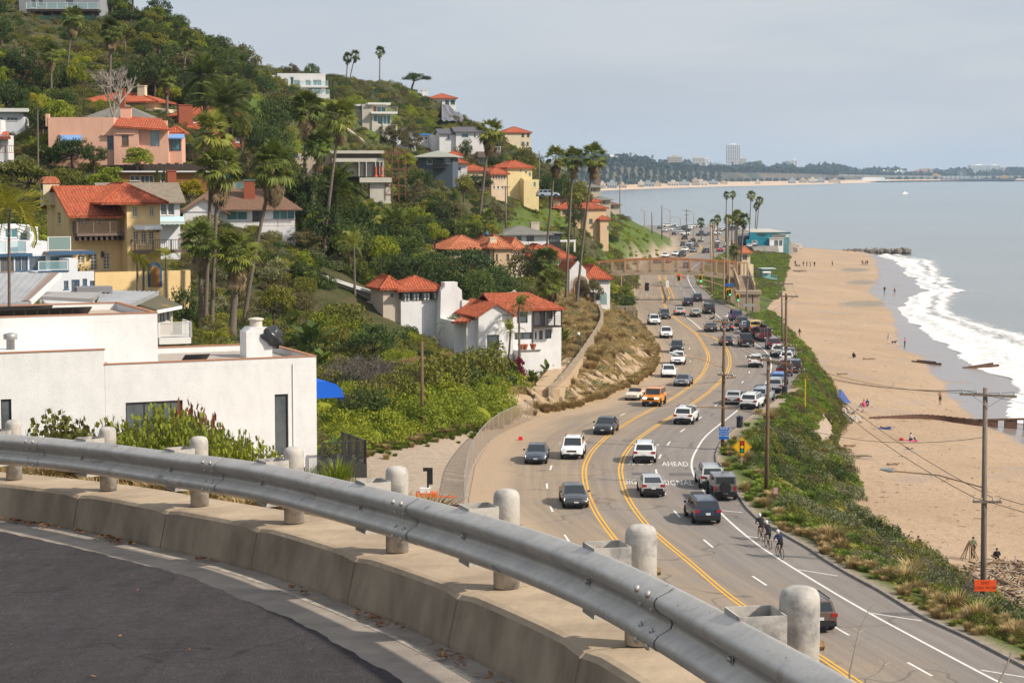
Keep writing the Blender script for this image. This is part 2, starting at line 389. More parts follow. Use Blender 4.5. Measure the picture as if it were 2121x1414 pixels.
_tan=sstep(190,200,_P[:,1])*(1-sstep(322,336,_P[:,1]))*(1-sstep(13,16,_dist))
_dirt=np.maximum(blob(385,485,35,18),(1-sstep(1.5,3.5,_dist))*sstep(335,345,_P[:,1]))
_dirt=np.maximum(_dirt,sstep(120,128,_P[:,1])*(1-sstep(192,198,_P[:,1]))*(1-sstep(18,22,_dist))*(_z<10.2))
hill_me=npmesh('hillside',np.column_stack([_P,_z]),gridfaces(len(YS),len(_t))[:,::-1],MG,smooth=True)
colattr(hill_me,'grass',_grass);colattr(hill_me,'tan',_tan);colattr(hill_me,'dirt',_dirt)
struct('hillside',hill_me,'steep green coastal hillside rising on the left')
_yr=YS;_nc=25;_rp=[];_ac=[]
for _y in _yr:
 a,b,h=XL(_y),XK(_y),HR(_y)
 for k in range(_nc):
  s=k/(_nc-1);_rp.append((a+(b-a)*s,_y,h));_ac.append(s)
road_me=npmesh('coast_road',_rp,gridfaces(len(_yr),_nc),None,smooth=True);road_me.materials.clear()
def mat_road():
 k=NK('asphalt_dusty',.85,.25);r,n,m=k.rng,k.nz,k.mix;ac=k.at('across');n1=n(.12,7);cb=k.t.nodes.new('ShaderNodeCombineXYZ');k.set(cb,'X',ac);sp=k.t.nodes.new('ShaderNodeSeparateXYZ');k.set(sp,0,k.g);k.set(cb,'Y',k.op('MULTIPLY',sp.outputs['Y'],.0012));n3=n(26,3,src=cb.outputs[0])
 c=m(r(k.op('ADD',ac,r(n1,.3,.7,-.16,.16)),.30,.80),m(r(n1,.3,.7),(.345,.26,.18,1),(.295,.235,.175,1)),m(r(n1,.3,.7),(.215,.19,.172,1),(.26,.232,.21,1)))
 c=m(r(n3,.40,.62,.34,0.0),c,(.13,.115,.105,1));c=m(r(n(.9,6,(1,.25,1)),.62,.74,0,.35),c,(.12,.105,.095,1));c=m(k.op('MULTIPLY',k.edge(.055,.012),.55),c,(.07,.062,.058,1));c=m(k.at('shoulder'),c,(.43,.315,.21,1))
 k.col(m(1.0,c,m(r(n(9,4),.3,.7),(.82,.82,.82,1),(1.14,1.14,1.14,1)),'MULTIPLY'));return k.m
road_me.materials.append(mat_road())
_rp=np.array(_rp);colattr(road_me,'across',_ac)
_lxx=np.interp(_rp[:,1],_ly,_lx)
_sh=(1-sstep(1.5,4.5,_rp[:,0]-_lxx+noise2(_rp[:,0],_rp[:,1],.3)*.8))*(1-sstep(235,260,_rp[:,1]))*.75
_sh=np.maximum(_sh,(1-sstep(.2,1.3,_rp[:,0]-_lxx))*.8)
colattr(road_me,'shoulder',_sh)
road=struct('coast_road',road_me,'curving four lane coast road with painted lines')
M_YEL=M('road_paint_yellow',(.78,.40,.03,1),.6,(.62,.33,.05,1),3,bump=0,contrast=(.45,.75))
M_WHT=M('road_paint_white',(.72,.70,.66,1),.6,(.5,.47,.43,1),3,contrast=(.45,.8))
def smooth_line(P,step=1.0):
 """Catmull-Rom through ground points (sorted as given)"""
 P=[np.array((p[0],p[1]))for p in P];out=[]
 for i in range(len(P)-1):
  p0,p1,p2,p3=P[max(i-1,0)],P[i],P[i+1],P[min(i+2,len(P)-1)]
  n=max(2,int(np.linalg.norm(p2-p1)/step))
  for k in range(n):
   t=k/n;out.append(.5*((2*p1)+(-p0+p2)*t+(2*p0-5*p1+4*p2-p3)*t*t+(-p0+3*p1-3*p2+p3)*t**3))
 out.append(P[-1]);return out
def stripe(name,line,width,off,mat,zoff=.008,parent=road):
 P=[np.array(p)for p in line];a=[];b=[]
 for i,p in enumerate(P):
  d=P[min(i+1,len(P)-1)]-P[max(i-1,0)];d=d/(np.linalg.norm(d)+1e-9);nrm=np.array((d[1],-d[0]))
  for l,o in((a,off-width/2),(b,off+width/2)):
   q=p+nrm*o;l.append((q[0],q[1],HR(q[1])+zoff))
 return part(name,MB().grid([a,b]),mat,parent)
LY=[(1290,1135),(1275,1118),(1240,1070),(1220,1030),(1212,1000),(1210,975),(1215,955),(1230,930),(1262,900),(1300,875),(1345,850),(1400,820),(1440,790),(1460,765),(1467,745),(1465,730),(1455,710),(1440,690),(1414,670),(1391,652),(1378,634),(1374,620),(1369,591),(1366,571),(1372,556),(1395,543),(1420,532),(1445,521),(1453,515),(1449,508),(1436,502)]
RY=[(1860,1470),(1780,1414),(1700,1360),(1522,1242),(1430,1165),(1370,1115),(1330,1075),(1300,1030),(1287,990),(1286,965),(1295,940),(1320,910),(1370,875),(1420,845),(1470,810),(1500,780),(1510,760),(1511,740),(1500,715),(1480,700),(1455,692),(1428,688)]
RW=[(2150,1450),(2073,1414),(1945,1347),(1804,1271),(1709,1216),(1604,1151),(1553,1115),(1502,1071),(1473,1038),(1455,1013),(1436,980),(1433,955),(1444,929),(1465,900),(1511,863),(1531,846),(1565,815),(1585,795),(1596,770),(1597,750),(1593,736),(1576,719),(1556,707),(1525,682),(1497,662),(1480,648),(1455,623),(1440,605),(1428,585),(1425,571),(1434,556),(1456,540)]
def gline(px,step=1.0):return smooth_line([G(u,v,HR)for u,v in px],step)
for nm,px in(('yellow_line',LY),('yellow_line',RY)):
 l=gline(px)
 for o in(-.14,.14):stripe(nm,l,.13,o,M_YEL)
stripe('yellow_line',gline([(1397,622),(1391,605),(1383,585),(1379,571),(1386,556),(1417,537)]),.14,0,M_YEL)
rwl=gline(RW);stripe('edge_line',rwl,.17,0,M_WHT)
stripe('turn_lane_line',gline([(1422,657),(1438,669),(1452,682)]),.2,0,M_WHT)
for mid in[(1905,1385),(1738,1303),(1573,1202),(1467,1125),(1402,1064),(1375,1018),(1359.5,977),(1367,945),(1385,918),(1414,891),(1449,865.5),(1484,838.5),(1516,813),(1538,791),(1552,771),(1551,750),(1545,738),(1532,723),(1519,709),(1503,694),(1464,656),(1445,639),(1428,622),(1418,607),(1410,597),(1404,589),(1400,580)]:
 c=G(mid[0],mid[1],HR);k=min(range(len(rwl)),key=lambda i:abs(rwl[i][1]-c.y));d=rwl[min(k+2,len(rwl)-1)]-rwl[max(k-2,0)];d=d/np.linalg.norm(d)
 h=1.35 if c.y<260 else 1.0;stripe('lane_dash',[np.array((c.x,c.y))-d*h,np.array((c.x,c.y))+d*h],.16,0,M_WHT)
lyl=gline(LY)
for mid in[(1174,1114),(1142,1053),(1133,1006),(1141,968),(1202,909),(1290,858),(1372,812),(1405,780),(1430,748),(1428,722),(1340,610)]:
 c=G(mid[0],mid[1],HR);k=min(range(len(lyl)),key=lambda i:abs(lyl[i][1]-c.y));d=lyl[min(k+2,len(lyl)-1)]-lyl[max(k-2,0)];d=d/np.linalg.norm(d)
 stripe('lane_dash',[np.array((c.x,c.y))-d*1.25,np.array((c.x,c.y))+d*1.25],.15,0,M_WHT)
for a,b in[((1488,1056),(1538,1061)),((1549,1110),(1613,1119)),((1652,1179),(1734,1192)),((1803,1269),(1909,1285)),((2032,1387),(2130,1403))]:
 stripe('parking_line',gline([a,b]),.14,0,M_WHT)
def text_mesh(body,name,mat,extrude=0.0,size=1.0,align='CENTER'):
 c=bpy.data.curves.new(name,'FONT');c.body=body;c.size=size;c.align_x=align;c.align_y='CENTER';c.extrude=extrude;c.resolution_u=2
 o=bpy.data.objects.new(name,c);SC.collection.objects.link(o)
 dg=bpy.context.evaluated_depsgraph_get();me=bpy.data.meshes.new_from_object(o.evaluated_get(dg));SC.collection.objects.unlink(o);bpy.data.objects.remove(o)
 me.materials.clear();me.materials.append(mat);return me
for body,(u,v),wpx in(('SIGNAL',(1405,1000),62),('AHEAD',(1398.5,961),55),('SIGNAL',(1324,998),60),('AHEAD',(1327,958),50)):
 c=G(u,v,HR);me=text_mesh(body,'road_lettering',M_WHT);xs=[q.co.x for q in me.vertices];wid=max(xs)-min(xs)
 ys=[q.co.y for q in me.vertices];hei=max(ys)-min(ys)
 o=obj('road_lettering',me,road,(c.x,c.y,HR(c.y)+.009));o.scale=(wpx/ppm(c.y)/wid,2.4/hei,1);o.rotation_euler=(0,0,R(-3))
M_PATCH=M('asphalt_patch',(.1,.092,.088,1),.9,(.15,.14,.13,1),4)
for u,v,w_,l_ in((1420,982,2.6,1.6),(1335,981,2.0,1.4),(1868,1271,2.2,.8)):
 c=G(u,v,HR);part('asphalt_patch',MB().quad((c.x-w_/2,c.y-l_/2,HR(c.y)+.004),(c.x+w_/2,c.y-l_/2,HR(c.y)+.004),(c.x+w_/2,c.y+l_/2,HR(c.y)+.004),(c.x-w_/2,c.y+l_/2,HR(c.y)+.004)),M_PATCH,road)
M_KERB=M('kerb_concrete',(.30,.27,.24,1),.9,(.2,.17,.15,1),1.5,bump=.01,world_co=True)
_k=[y for y in YS if 60<y<178];prof=[(-.02,-.05),(-.02,.14),(.16,.15),(.16,-.1)]
mbk=MB();mbk.grid([[(XK(y)+px,y,HR(y)+pz)for y in _k]for px,pz in prof])
struct('kerb',mbk.mesh('kerb',M_KERB),'low concrete kerb along the seaward edge of the road')
_s=np.linspace(0,1,22);_bp=[];_bd=[]
for _y in YS:
 k,t=XK(_y),XT(_y)
 for s in _s:
  x=k+.12+(t+.8-k)*s;nzz=float(noise2(x,_y,.55,5))*.35*min(1,s*4)*(1-.6*s)
  _bp.append((x,_y,(bluffz(x,_y)if s<.97 else ZT-.35)+nzz));_bd.append(max(0,1-s*7)if _y>178 else max(0,1-s*14))
bl_me=npmesh('bluff',_bp,gridfaces(len(YS),len(_s)),MG,smooth=True)
_bp=np.array(_bp);_uv2=np.array([PIX(*p)for p in _bp])
_bd=np.array(_bd)
for cu,cv,ru,rv in((1700,890,28,40),(1745,1020,22,16),(1735,985,12,14),(1628,790,30,40),(1600,830,30,14)):
 _bd=np.maximum(_bd,1-sstep(.6,1.3,((_uv2[:,0]-cu)/ru)**2+((_uv2[:,1]-cv)/rv)**2))
colattr(bl_me,'dirt',_bd);colattr(bl_me,'tan',np.zeros(len(_bp)));colattr(bl_me,'grass',np.clip(.55+.6*noise2(_bp[:,0],_bp[:,1],.2,3),0,1))
struct('bluff',bl_me,'low overgrown bluff falling from the road to the beach')
_yb=np.concatenate([np.arange(60,300,2.0),np.arange(300,776,4.0),[778,784,792]])
_cols=np.concatenate([np.linspace(0,1,30),np.linspace(1,2,9)[1:],np.linspace(2,3,7)[1:]]);_q=[];_wet=[]
for _y in _yb:
 t,w,f=XT(_y)-.6,XW(_y),XF(_y)
 end=sstep(774,790,_y)
 for c in _cols:
  if c<=1:x=t+(w-t)*c;z=ZT+(.55-ZT)*c+float(noise2(x,_y,.35,1))*.10*math.sin(math.pi*c)+float(noise2(x,_y,1.3,4))*.04*math.sin(math.pi*c)
  elif c<=2:x=w+(f-w)*(c-1);z=.55-.49*(c-1)
  else:x=f+45*(c-2);z=.06-2.2*(c-2)
  _q.append((x,_y,z-3.2*end));_wet.append(sstep(.93,1.05,c))
beach_me=npmesh('beach',_q,gridfaces(len(_yb),len(_cols)),None,smooth=True);beach_me.materials.clear()
colattr(beach_me,'wet',_wet)
_q=np.array(_q);_uv3=np.array([PIX(*p)for p in _q]);_gr=np.zeros(len(_q))
for cu,cv,ru,rv in((1770,559,32,4.5),(1785,585,34,5),(1800,629,62,6.5)):
 _gr=np.maximum(_gr,1-sstep(.4,1.4,((_uv3[:,0]-cu)/ru)**2+((_uv3[:,1]-cv)/rv)**2))
colattr(beach_me,'gravel',_gr)
def mat_sand():
 k=NK('beach_sand');r,n,m=k.rng,k.nz,k.mix
 d=m(r(n(.05),.35,.65),(.455,.33,.225,1),(.385,.275,.185,1));d=m(r(n(1.1,8),.5,.68,0,.6),d,(.32,.22,.145,1));d=m(r(n(.22,5,(3,.5,1)),.58,.70,0,.5),d,(.30,.205,.135,1));d=m(r(n(.5,8,(.3,2.2,1),rot=.4),.60,.68,0,.45),d,(.27,.185,.12,1))
 d=m(k.at('gravel'),d,m(r(n(1.5),.4,.6),(.22,.19,.155,1),(.31,.26,.21,1)));w=r(k.op('ADD',k.at('wet'),r(n(.09),.3,.7,-.5,.5)),.1,.8)
 k.col(m(w,d,(.25,.21,.19,1)));k.set(k.p,'Roughness',r(w,0,1,.95,.22));k.set(k.p,'Specular IOR Level',r(w,0,1,.1,.5));k.bump(k.op('MULTIPLY',n(1.8,7),r(w,0,1,1,.04)),.2);return k.m
beach_me.materials.append(mat_sand())
struct('beach',beach_me,'wide tan sand beach with footprints and driftwood')
M_LOT=M('car_park_asphalt',(.17,.16,.15,1),.9,(.24,.22,.2,1),.2,world_co=True)
_pl=[G(1392,492,6),G(1480,494,6),G(1560,515,6),G(1640,505,6),G(1630,482,6),G(1480,470,6),G(1330,466,6),G(1290,470,6)]
mbp=MB();n=len(_pl);mbp.add([(p.x,p.y,5.97)for p in _pl]+[(p.x*1.02+1,p.y+3,-2)for p in _pl],[tuple(range(n))]+[(i,(i+1)%n,n+(i+1)%n,n+i)for i in range(n)])
struct('car_park',mbp.mesh('car_park',M_LOT),'car park on the point beyond the bend')
def mat_sea():
 k=NK('sea_water',.16,.5);k.set(k.p,'IOR',1.33);b=k.bump(k.nz(1,6,(.12,.045,1),rot=R(-14)),.9,.5);k.bump(k.nz(1.2),.12,.6,b)
 sx=k.t.nodes.new('ShaderNodeSeparateXYZ');k.set(sx,0,k.g);c=k.mix(k.rng(sx.outputs['Y'],200,1400),(.25,.245,.215,1),(.195,.225,.225,1));v=k.rng(k.nz(.004),.35,.65,.7,1.15);k.col(k.mix(.5,c,v,'MULTIPLY'));return k.m
xs_=[-500,0,150,400,900,1800,3500,7000];ys_=[-150,100,300,600,1000,1800,3000,5000,7000,9400]
mbs=MB();mbs.grid([[(x,y,0)for x in xs_]for y in ys_])
struct('sea',mbs.mesh('sea',mat_sea()),'calm grey green sea across the bay')
FO=[(1862,527),(1950,540),(1962,565),(1965,588),(1990,611),(1985,630),(2010,655),(2085,676),(2160,690),(2300,720)]
_ox,_oy=trace(FO,.1)
_yf=np.arange(245,748,1.2);_cf=np.linspace(0,1,44);_fp=[];_fd=[]
for _y in _yf:
 a=XF(_y)-1.5+1.6*math.sin(_y*.11)+.8*math.sin(_y*.31+1);b=float(np.interp(_y,_oy,_ox))
 b=max(b,a+12)
 for c in _cf:
  x=a+(b-a)*c
  z=.10+.55*math.exp(-((c-.28)/.10)**2)+.45*math.exp(-((c-.6)/.09)**2)+.09*float(noise2(x,_y,1.1,2))*(1 if c>.03 else 0)
  _fp.append((x,_y,z));_fd.append(min(1,c*30)*(.80+.24*math.exp(-((c-.12)/.1)**2)+.24*math.exp(-((c-.40)/.12)**2)+.26*math.exp(-((c-.70)/.12)**2)-.52*c))
foam_me=npmesh('surf_foam',_fp,gridfaces(len(_yf),len(_cf)),None,smooth=True);foam_me.materials.clear();colattr(foam_me,'dens',_fd)
def mat_foam():
 k=NK('surf_foam',.8);n=k.nz(.75,9,(.5,.13,1),rot=R(-10),rough=.68,dist=.8);k.set(k.p,'Alpha',k.rng(k.op('ADD',k.at('dens'),n),.88,1.24));k.col(k.mix(k.rng(k.nz(.35,6),.28,.5),(.50,.46,.40,1),(.80,.79,.78,1)));k.bump(n,.3);return k.m
foam_me.materials.append(mat_foam())
tag(obj('surf_foam',foam_me),'white foam of broken waves running up the beach','surf',kind='stuff')
# ================================================================== the upper road, kerb and guard rail in the foreground
PO=[(1.78,3.0,30.02),(1.56,5.5,29.87),(1.154,7.87,29.72),(.663,10.1,29.57),(-.034,12.3,29.40),(-.829,14.2,29.26),(-1.77,16.0,29.15),(-2.79,17.6,29.02),(-3.93,19.2,28.90),(-5.2,20.6,28.79),(-6.7,21.9,28.68),(-8.3,23.0,28.57),(-10,23.9,28.46)]
_pp=[np.array(p)for p in PO]
def rail_at(s):
 i=min(max(int(s),0),len(_pp)-2);t=s-i
 p0,p1,p2,p3=_pp[max(i-1,0)],_pp[i],_pp[i+1],_pp[min(i+2,len(_pp)-1)]
 p=.5*((2*p1)+(-p0+p2)*t+(2*p0-5*p1+4*p2-p3)*t*t+(-p0+3*p1-3*p2+p3)*t**3)
 d=.5*((-p0+p2)+2*(2*p0-5*p1+4*p2-p3)*t+3*(-p0+3*p1-3*p2+p3)*t*t)
 d2=d[:2]/np.linalg.norm(d[:2]);return p,d2,np.array((-d2[1],d2[0]))
def rp(s,off,dz):
 p,d,n=rail_at(s);return(p[0]+n[0]*off,p[1]+n[1]*off,p[2]+dz)
SS=np.linspace(0,len(PO)-1,241)
def mat_asph():
 k=NK('upper_asphalt',.9,.25);v=1.0
 for q,st,a,b,lo,hi in((1.0,None,.3,.7,.72,1.25),(70,None,.38,.66,.6,1.65),(9,None,.35,.7,.8,1.25),(4,(1.6,.22,1),.5,.72,1,.62),(22,None,.68,.76,1,2.0)):v=k.op('MULTIPLY',k.rng(k.nz(q,5,st,rot=R(-35)),a,b,lo,hi),v)
 v=k.op('MULTIPLY',v,k.rng(k.edge(.22,.006),0,1,1,.45));k.col(k.mix(1.0,(.062,.054,.058,1),v,'MULTIPLY'));k.bump(v,.008);return k.m
M_ASPH=mat_asph()
M_GUT=M('gutter_old_asphalt',(.33,.285,.245,1),.95,(.22,.19,.165,1),2.2,detail=8,bump=.006,bscale=50,world_co=True)
M_CONC=M('kerb_wall_concrete',(.46,.36,.255,1),.9,(.31,.24,.17,1),1.6,detail=8,bump=.008,bscale=14,world_co=True)
M_CSHADE=M('kerb_face_concrete',(.34,.275,.20,1),.9,(.19,.15,.11,1),2.2,detail=8,bump=.01,bscale=12,world_co=True,stretch=(1,1,.6))  # mottled face concrete, also darkened for the shade on that side
def mat_steel():
 k=NK('galvanised_rail',.5,.3);k.set(k.p,'Metallic',.5);r,n,m=k.rng,k.nz,k.mix
 c=m(r(n(3.0),.3,.7),(.60,.56,.51,1),(.46,.435,.405,1));c=m(r(n(14,6,(1,1,.12)),.54,.75,0,.6),c,(.30,.30,.31,1));c=m(r(n(1.6,6,(1,1,3)),.64,.70,0,.75),c,(.15,.145,.145,1));c=m(r(n(5.0),.62,.72,0,.6),c,(.36,.25,.15,1));c=m(r(n(30,3,(.3,.3,2)),.68,.74,0,.7),c,(.14,.13,.13,1))
 k.col(c);k.bump(n(9),.004);k.set(k.p,'Roughness',r(n(6),.3,.7,.34,.56));return k.m
M_STEEL=mat_steel()
M_GALV=M('galvanised_post',(.47,.44,.40,1),.8,(.17,.17,.18,1),6.5,detail=9,metal=.0,bump=.004,bscale=30,world_co=True,contrast=(.48,.72))
M_RUST=M('rusty_steel',(.33,.21,.11,1),.8,(.2,.12,.06,1),20)
M_DARK=M('dark_gap',(.03,.028,.026,1),.9)
offs=[1.02,1.4,2.2,3.5,5.5,8,11]
rows=[]
for s in SS:rows.append([rp(s,(o+(.012*math.sin(s*5.1)+.010*math.sin(s*17)+.006*math.sin(s*41))if o<1.1 else o),-.315+.012*(o-1))for o in offs])
up=struct('upper_road',MB().grid(rows).mesh('upper_road',M_ASPH,True),'dark curving asphalt of the upper road')
ed=[[rp(s,1.02+.012*math.sin(s*5.1)+.010*math.sin(s*17)+.006*math.sin(s*41)-q,-.315-z_)for s in SS]for q,z_ in((0,0),(.02,.03))]
part('asphalt_edge',MB().grid(ed),M_ASPH,up)
gt=struct('gutter',MB().grid([[rp(s,o,z_)for o,z_ in((.36,-.36),(.5,-.345),(.8,-.338),(1.14,-.335))]for s in SS]).mesh('gutter',M_GUT,True),'pale worn strip of old asphalt beside the kerb')
for a,b in((2.0,2.85),(2.92,3.7),(3.78,4.5),(4.6,5.4),(5.5,6.3),(6.4,7.1)):
 ss=np.linspace(a,b,8);part('worn_line',MB().grid([[rp(s,.60+q,-.3395)for s in ss]for q in(-.022,.022)]),M('worn_white_paint',(.42,.375,.32,1),.9,(.26,.225,.19,1),9,contrast=(.4,.6),world_co=True),gt)
kw=thing('concrete_kerb','low weathered concrete wall carrying the guard rail','kerb wall')
KP=[(-.34,-1.6),(-.34,-.03),(-.31,0),(.26,0),(.30,-.008),(.325,-.035),(.385,-.33),(.39,-.5)]
for i in range(len(PO)-1):
 ss=np.linspace(i+.006,i+.994,9);g=MB()
 P=[[rp(s,o,z_-(.02 if(k in(0,8)and j in(3,4,5))else 0))for k,s in enumerate(ss)]for j,(o,z_)in enumerate(KP)]
 for j in range(len(P)-1):
  g.cur=1 if j>=5 else 0;g.grid([P[j],P[j+1]])
 g.cur=0
 n=len(KP);g.add([P[j][0]for j in range(n)]+[P[j][-1]for j in range(n)],[tuple(range(n)),tuple(range(n,2*n))])
 part('kerb_section',g,[M_CONC,M_CSHADE],kw,smooth=False)
g=MB();g.grid([[rp(s,o,z_)for s in SS]for o,z_ in((-.32,-.5),(-.32,-.025),(.24,-.025),(.30,-.06),(.36,-.5))]);part('kerb_core',g,M_DARK,kw)
gr=thing('guard_rail','galvanised steel crash barrier on domed pipe posts around the bend','guard rail')
BP=[(-.160,-.012),(-.156,.0),(-.142,.02),(-.118,.072),(-.100,.084),(-.075,.083),(-.055,.066),(-.022,.008),(0,0),(.022,.008),(.055,.066),(.075,.083),(.100,.084),(.118,.072),(.142,.02),(.156,.0),(.160,-.012)]
BEAMZ,BEAMO=.345,.29
g=MB();g.grid([[rp(s,BEAMO+d,BEAMZ+z_)for s in SS]for z_,d in BP]+[[rp(s,BEAMO+BP[-1-k][1]-.006,BEAMZ+BP[-1-k][0])for s in SS]for k in range(len(BP))])
part('beam',g,M_STEEL,gr,smooth=True)
for s in(2.36,4.42,6.4,8.4):
 g=MB();g.grid([[rp(q,BEAMO+d+.005,BEAMZ+z_)for q in(s,s+.02,s+.17,s+.18)]for z_,d in BP]);part('beam_splice',g,M_STEEL,gr,True)
 for dz in(.118,-.118,.05,-.05):
  for q in(.05,.13):
   c=Vector(rp(s+q,BEAMO+.082-(0 if abs(dz)>.1 else .02),BEAMZ+dz));p,d,nn=rail_at(s+q);g=MB()
   nrm=Vector((nn[0],nn[1],.55 if dz>.1 else(-.35 if dz<-.1 else 0))).normalized();g.tube([c,c+nrm*.008,c+nrm*.014],[.019,.016,.006],8);part('bolt',g,M_STEEL,gr,True)
cap=[(.0825,0),(.0825,.548),(.0815,.572),(.076,.592),(.064,.607),(.042,.616),(.01,.62)]
for i in range(1,len(PO)):
 p,d,n=rail_at(i);ang=math.atan2(n[1],n[0])
 g=MB();g.lathe(cap,20,tuple(p));po=part('post',g,M_GALV,gr,True)
 q=Vector((p[0]-n[0]*.075+d[0]*.05,p[1]-n[1]*.075+d[1]*.05,p[2]+.36));g=MB();g.tube([q,q+Vector((-n[0],-n[1],0))*.045],.022,6);part('bolt',g,M_RUST,po)
 g=MB();W2=.1;th=.008;zb,zt=.16,.525;inner=[]
 def bx(a,b,z_):return(p[0]+n[0]*a+d[0]*b,p[1]+n[1]*a+d[1]*b,p[2]+z_)
 o0,o1=.085,.283
 O=[(o0,-W2),(o1,-W2),(o1,W2),(o0,W2)];I=[(o0+th,-W2+th),(o1-th,-W2+th),(o1-th,W2-th),(o0+th,W2-th)]
 V=[bx(*q,zb)for q in O]+[bx(*q,zt)for q in O]+[bx(*q,zt)for q in I]+[bx(*q,zb)for q in I]
 F=[]
 for k in range(4):
  k2=(k+1)%4;F+=[(k,k2,4+k2,4+k),(4+k,4+k2,8+k2,8+k),(8+k,8+k2,12+k2,12+k)]
 g.add(V,F);part('spacer_block',g,M_GALV,gr)
 c=Vector(rp(i-.02,BEAMO+.006,BEAMZ));nn=Vector((n[0],n[1],0));dd=Vector((d[0],d[1],0));up_=Vector((0,0,1))
 g=MB();a=dd*.021;b=up_*.036;f=nn*.004;g.add([c-a-b,c+a-b,c+a+b,c-a+b,c-a-b+f,c+a-b+f,c+a+b+f,c-a+b+f],BF);wsh=part('washer',g,M_GALV,gr)
 g=MB();g.tube([c+f,c+f+nn*.012,c+f+nn*.017],[.015,.013,.005],8);part('bolt',g,M_STEEL,wsh,True)
M_DRY=MLEAF('dry_leaf',[(.10,.045,.02),(.2,.09,.04),(.30,.16,.07)],.1)
V=[];F=[]
def leaf_at(s,o,dz,sz):
 c=Vector(rp(s,o,dz));a=random.random()*6.28;e=Vector((math.cos(a),math.sin(a),random.uniform(-.3,.5))).normalized()*sz;f=Vector((-math.sin(a),math.cos(a),random.uniform(-.4,.6)))*sz*.45
 k=len(V);V.extend([c-e,c+f,c+e,c-f]);F.append((k,k+1,k+2,k+3))
for s0,n_,sp,spo in((8.4,60,.2,.05),(7.35,45,.12,.07),(7.6,14,.2,.05),(6.35,10,.06,.03),(4.55,34,.10,.06),(3.75,26,.14,.06),(3.3,18,.12,.06),(2.9,20,.15,.06),(5.4,14,.15,.06)):
 for _ in range(n_):leaf_at(s0+random.gauss(0,sp),.47+abs(random.gauss(0,spo)),-.325+random.random()*.02,random.uniform(.018,.045))
for _ in range(90):leaf_at(random.uniform(2,11),random.uniform(1.2,4.5),-.285+.0,random.uniform(.008,.022))
me=bpy.data.meshes.new('dry_leaves');me.from_pydata([tuple(v)for v in V],[],F);me.materials.append(M_DRY)
tag(obj('dry_leaves',me),'brown dry leaves gathered along the gutter and strewn on the asphalt','leaves',kind='stuff')
# ================================================================== far shore of the bay
FW=[(1100,400),(1240,395),(1370,390),(1500,386),(1609,384),(1700,381.5),(1769,378.7),(1877,376),(1960,375),(2121,374),(2400,373)]
FB=[(1100,392),(1240,388.5),(1370,383.5),(1500,380),(1700,376.8),(1877,374.2),(1960,373.6),(2121,372.7),(2400,372)]
FT=[(1100,338),(1240,340),(1300,341),(1345,347),(1435,353),(1511,357),(1609,358),(1700,361),(1750,365),(1877,367.5),(2121,368.5),(2400,368.5)]
ip=lambda tab,u:float(np.interp(u,[a for a,b in tab],[b for a,b in tab]))
_us=np.linspace(1080,2420,90);rows=[];fb=[]
for u in _us:
 w=G(u,ip(FW,u),0);k=w.x/w.y
 yb=(CAMZ-3)*FPX/(ip(FB,u)-352);yf=yb+60+140*sstep(1350,1500,u)
 zt=CAMZ-(ip(FT,u)-352)/FPX*(yf+90);zt=max(zt,9.0)
 zt2=zt+4
 ys=[w.y-60,w.y,yb,yf,yf+25,yf+60,yf+100,yf+700,9300];zs=[-4,0.1,3.2,6,6+(zt-6)*.35,6+(zt-6)*.85,zt,zt2,zt2+6]
 rows.append([(k*y,y,z)for y,z in zip(ys,zs)]);fb.append((k,yb,yf,zt))
M_FS=M('far_sand',(.60,.43,.29,1),.95);M_FL=M('far_slope',(.035,.045,.028,1),.95,(.13,.098,.072,1),.012,detail=7,world_co=True,contrast=(.42,.6));M_FG=M('far_ground',(.20,.18,.14,1),.95)
g=MB()
for j in range(8):
 g.cur=0 if j<3 else(1 if 3<=j<6 else 2)
 g.grid([[r[j]for r in rows],[r[j+1]for r in rows]])
struct('far_coast',g.mesh('far_coast',[M_FS,M_FL,M_FG]),'distant low coast with pale beach and brown bluffs across the bay')
M_FTREE=MLEAF('far_tree_leaf',[(.015,.028,.012),(.03,.05,.02),(.05,.07,.03)],.1,patch=.01)
rs=np.random.default_rng(3);V=[];F=[]
def far_blob(x,y,z,w,h):
 """a ragged crown of some thirty leaf masses"""
 n=26;k=len(V)
 for _ in range(n):
  a,e=rs.uniform(0,6.28),rs.uniform(-.2,1.2);r=rs.uniform(.5,1)
  c=np.array((x+w*r*math.cos(a)*math.cos(e),y+w*r*math.sin(a)*math.cos(e),z+h*(.5+.5*r*math.sin(e))))
  d1=rs.normal(size=3);d1/=np.linalg.norm(d1);d2=np.cross(d1,rs.normal(size=3));d2/=np.linalg.norm(d2);s_=rs.uniform(.25,.6)*w
  q=len(V);V.extend([c-d1*s_,c+d2*s_,c+d1*s_,c-d2*s_]);F.append((q,q+1,q+2,q+3))
def far_palm(x,y,z,h):
 q=len(V);V.extend([np.array((x-.5,y,z)),np.array((x+.5,y,z)),np.array((x+.5,y,z+h)),np.array((x-.5,y,z+h))]);F.append((q,q+1,q+2,q+3))
 for _ in range(14):
  d1=rs.normal(size=3)*np.array((1,1,.6));d1/=np.linalg.norm(d1);d2=np.cross(d1,(0,0,1.0));c=np.array((x,y,z+h));q=len(V);V.extend([c,c+d1*2+d2*.6,c+d1*4-np.array((0,0,1.0)),c+d1*2-d2*.6]);F.append((q,q+1,q+2,q+3))
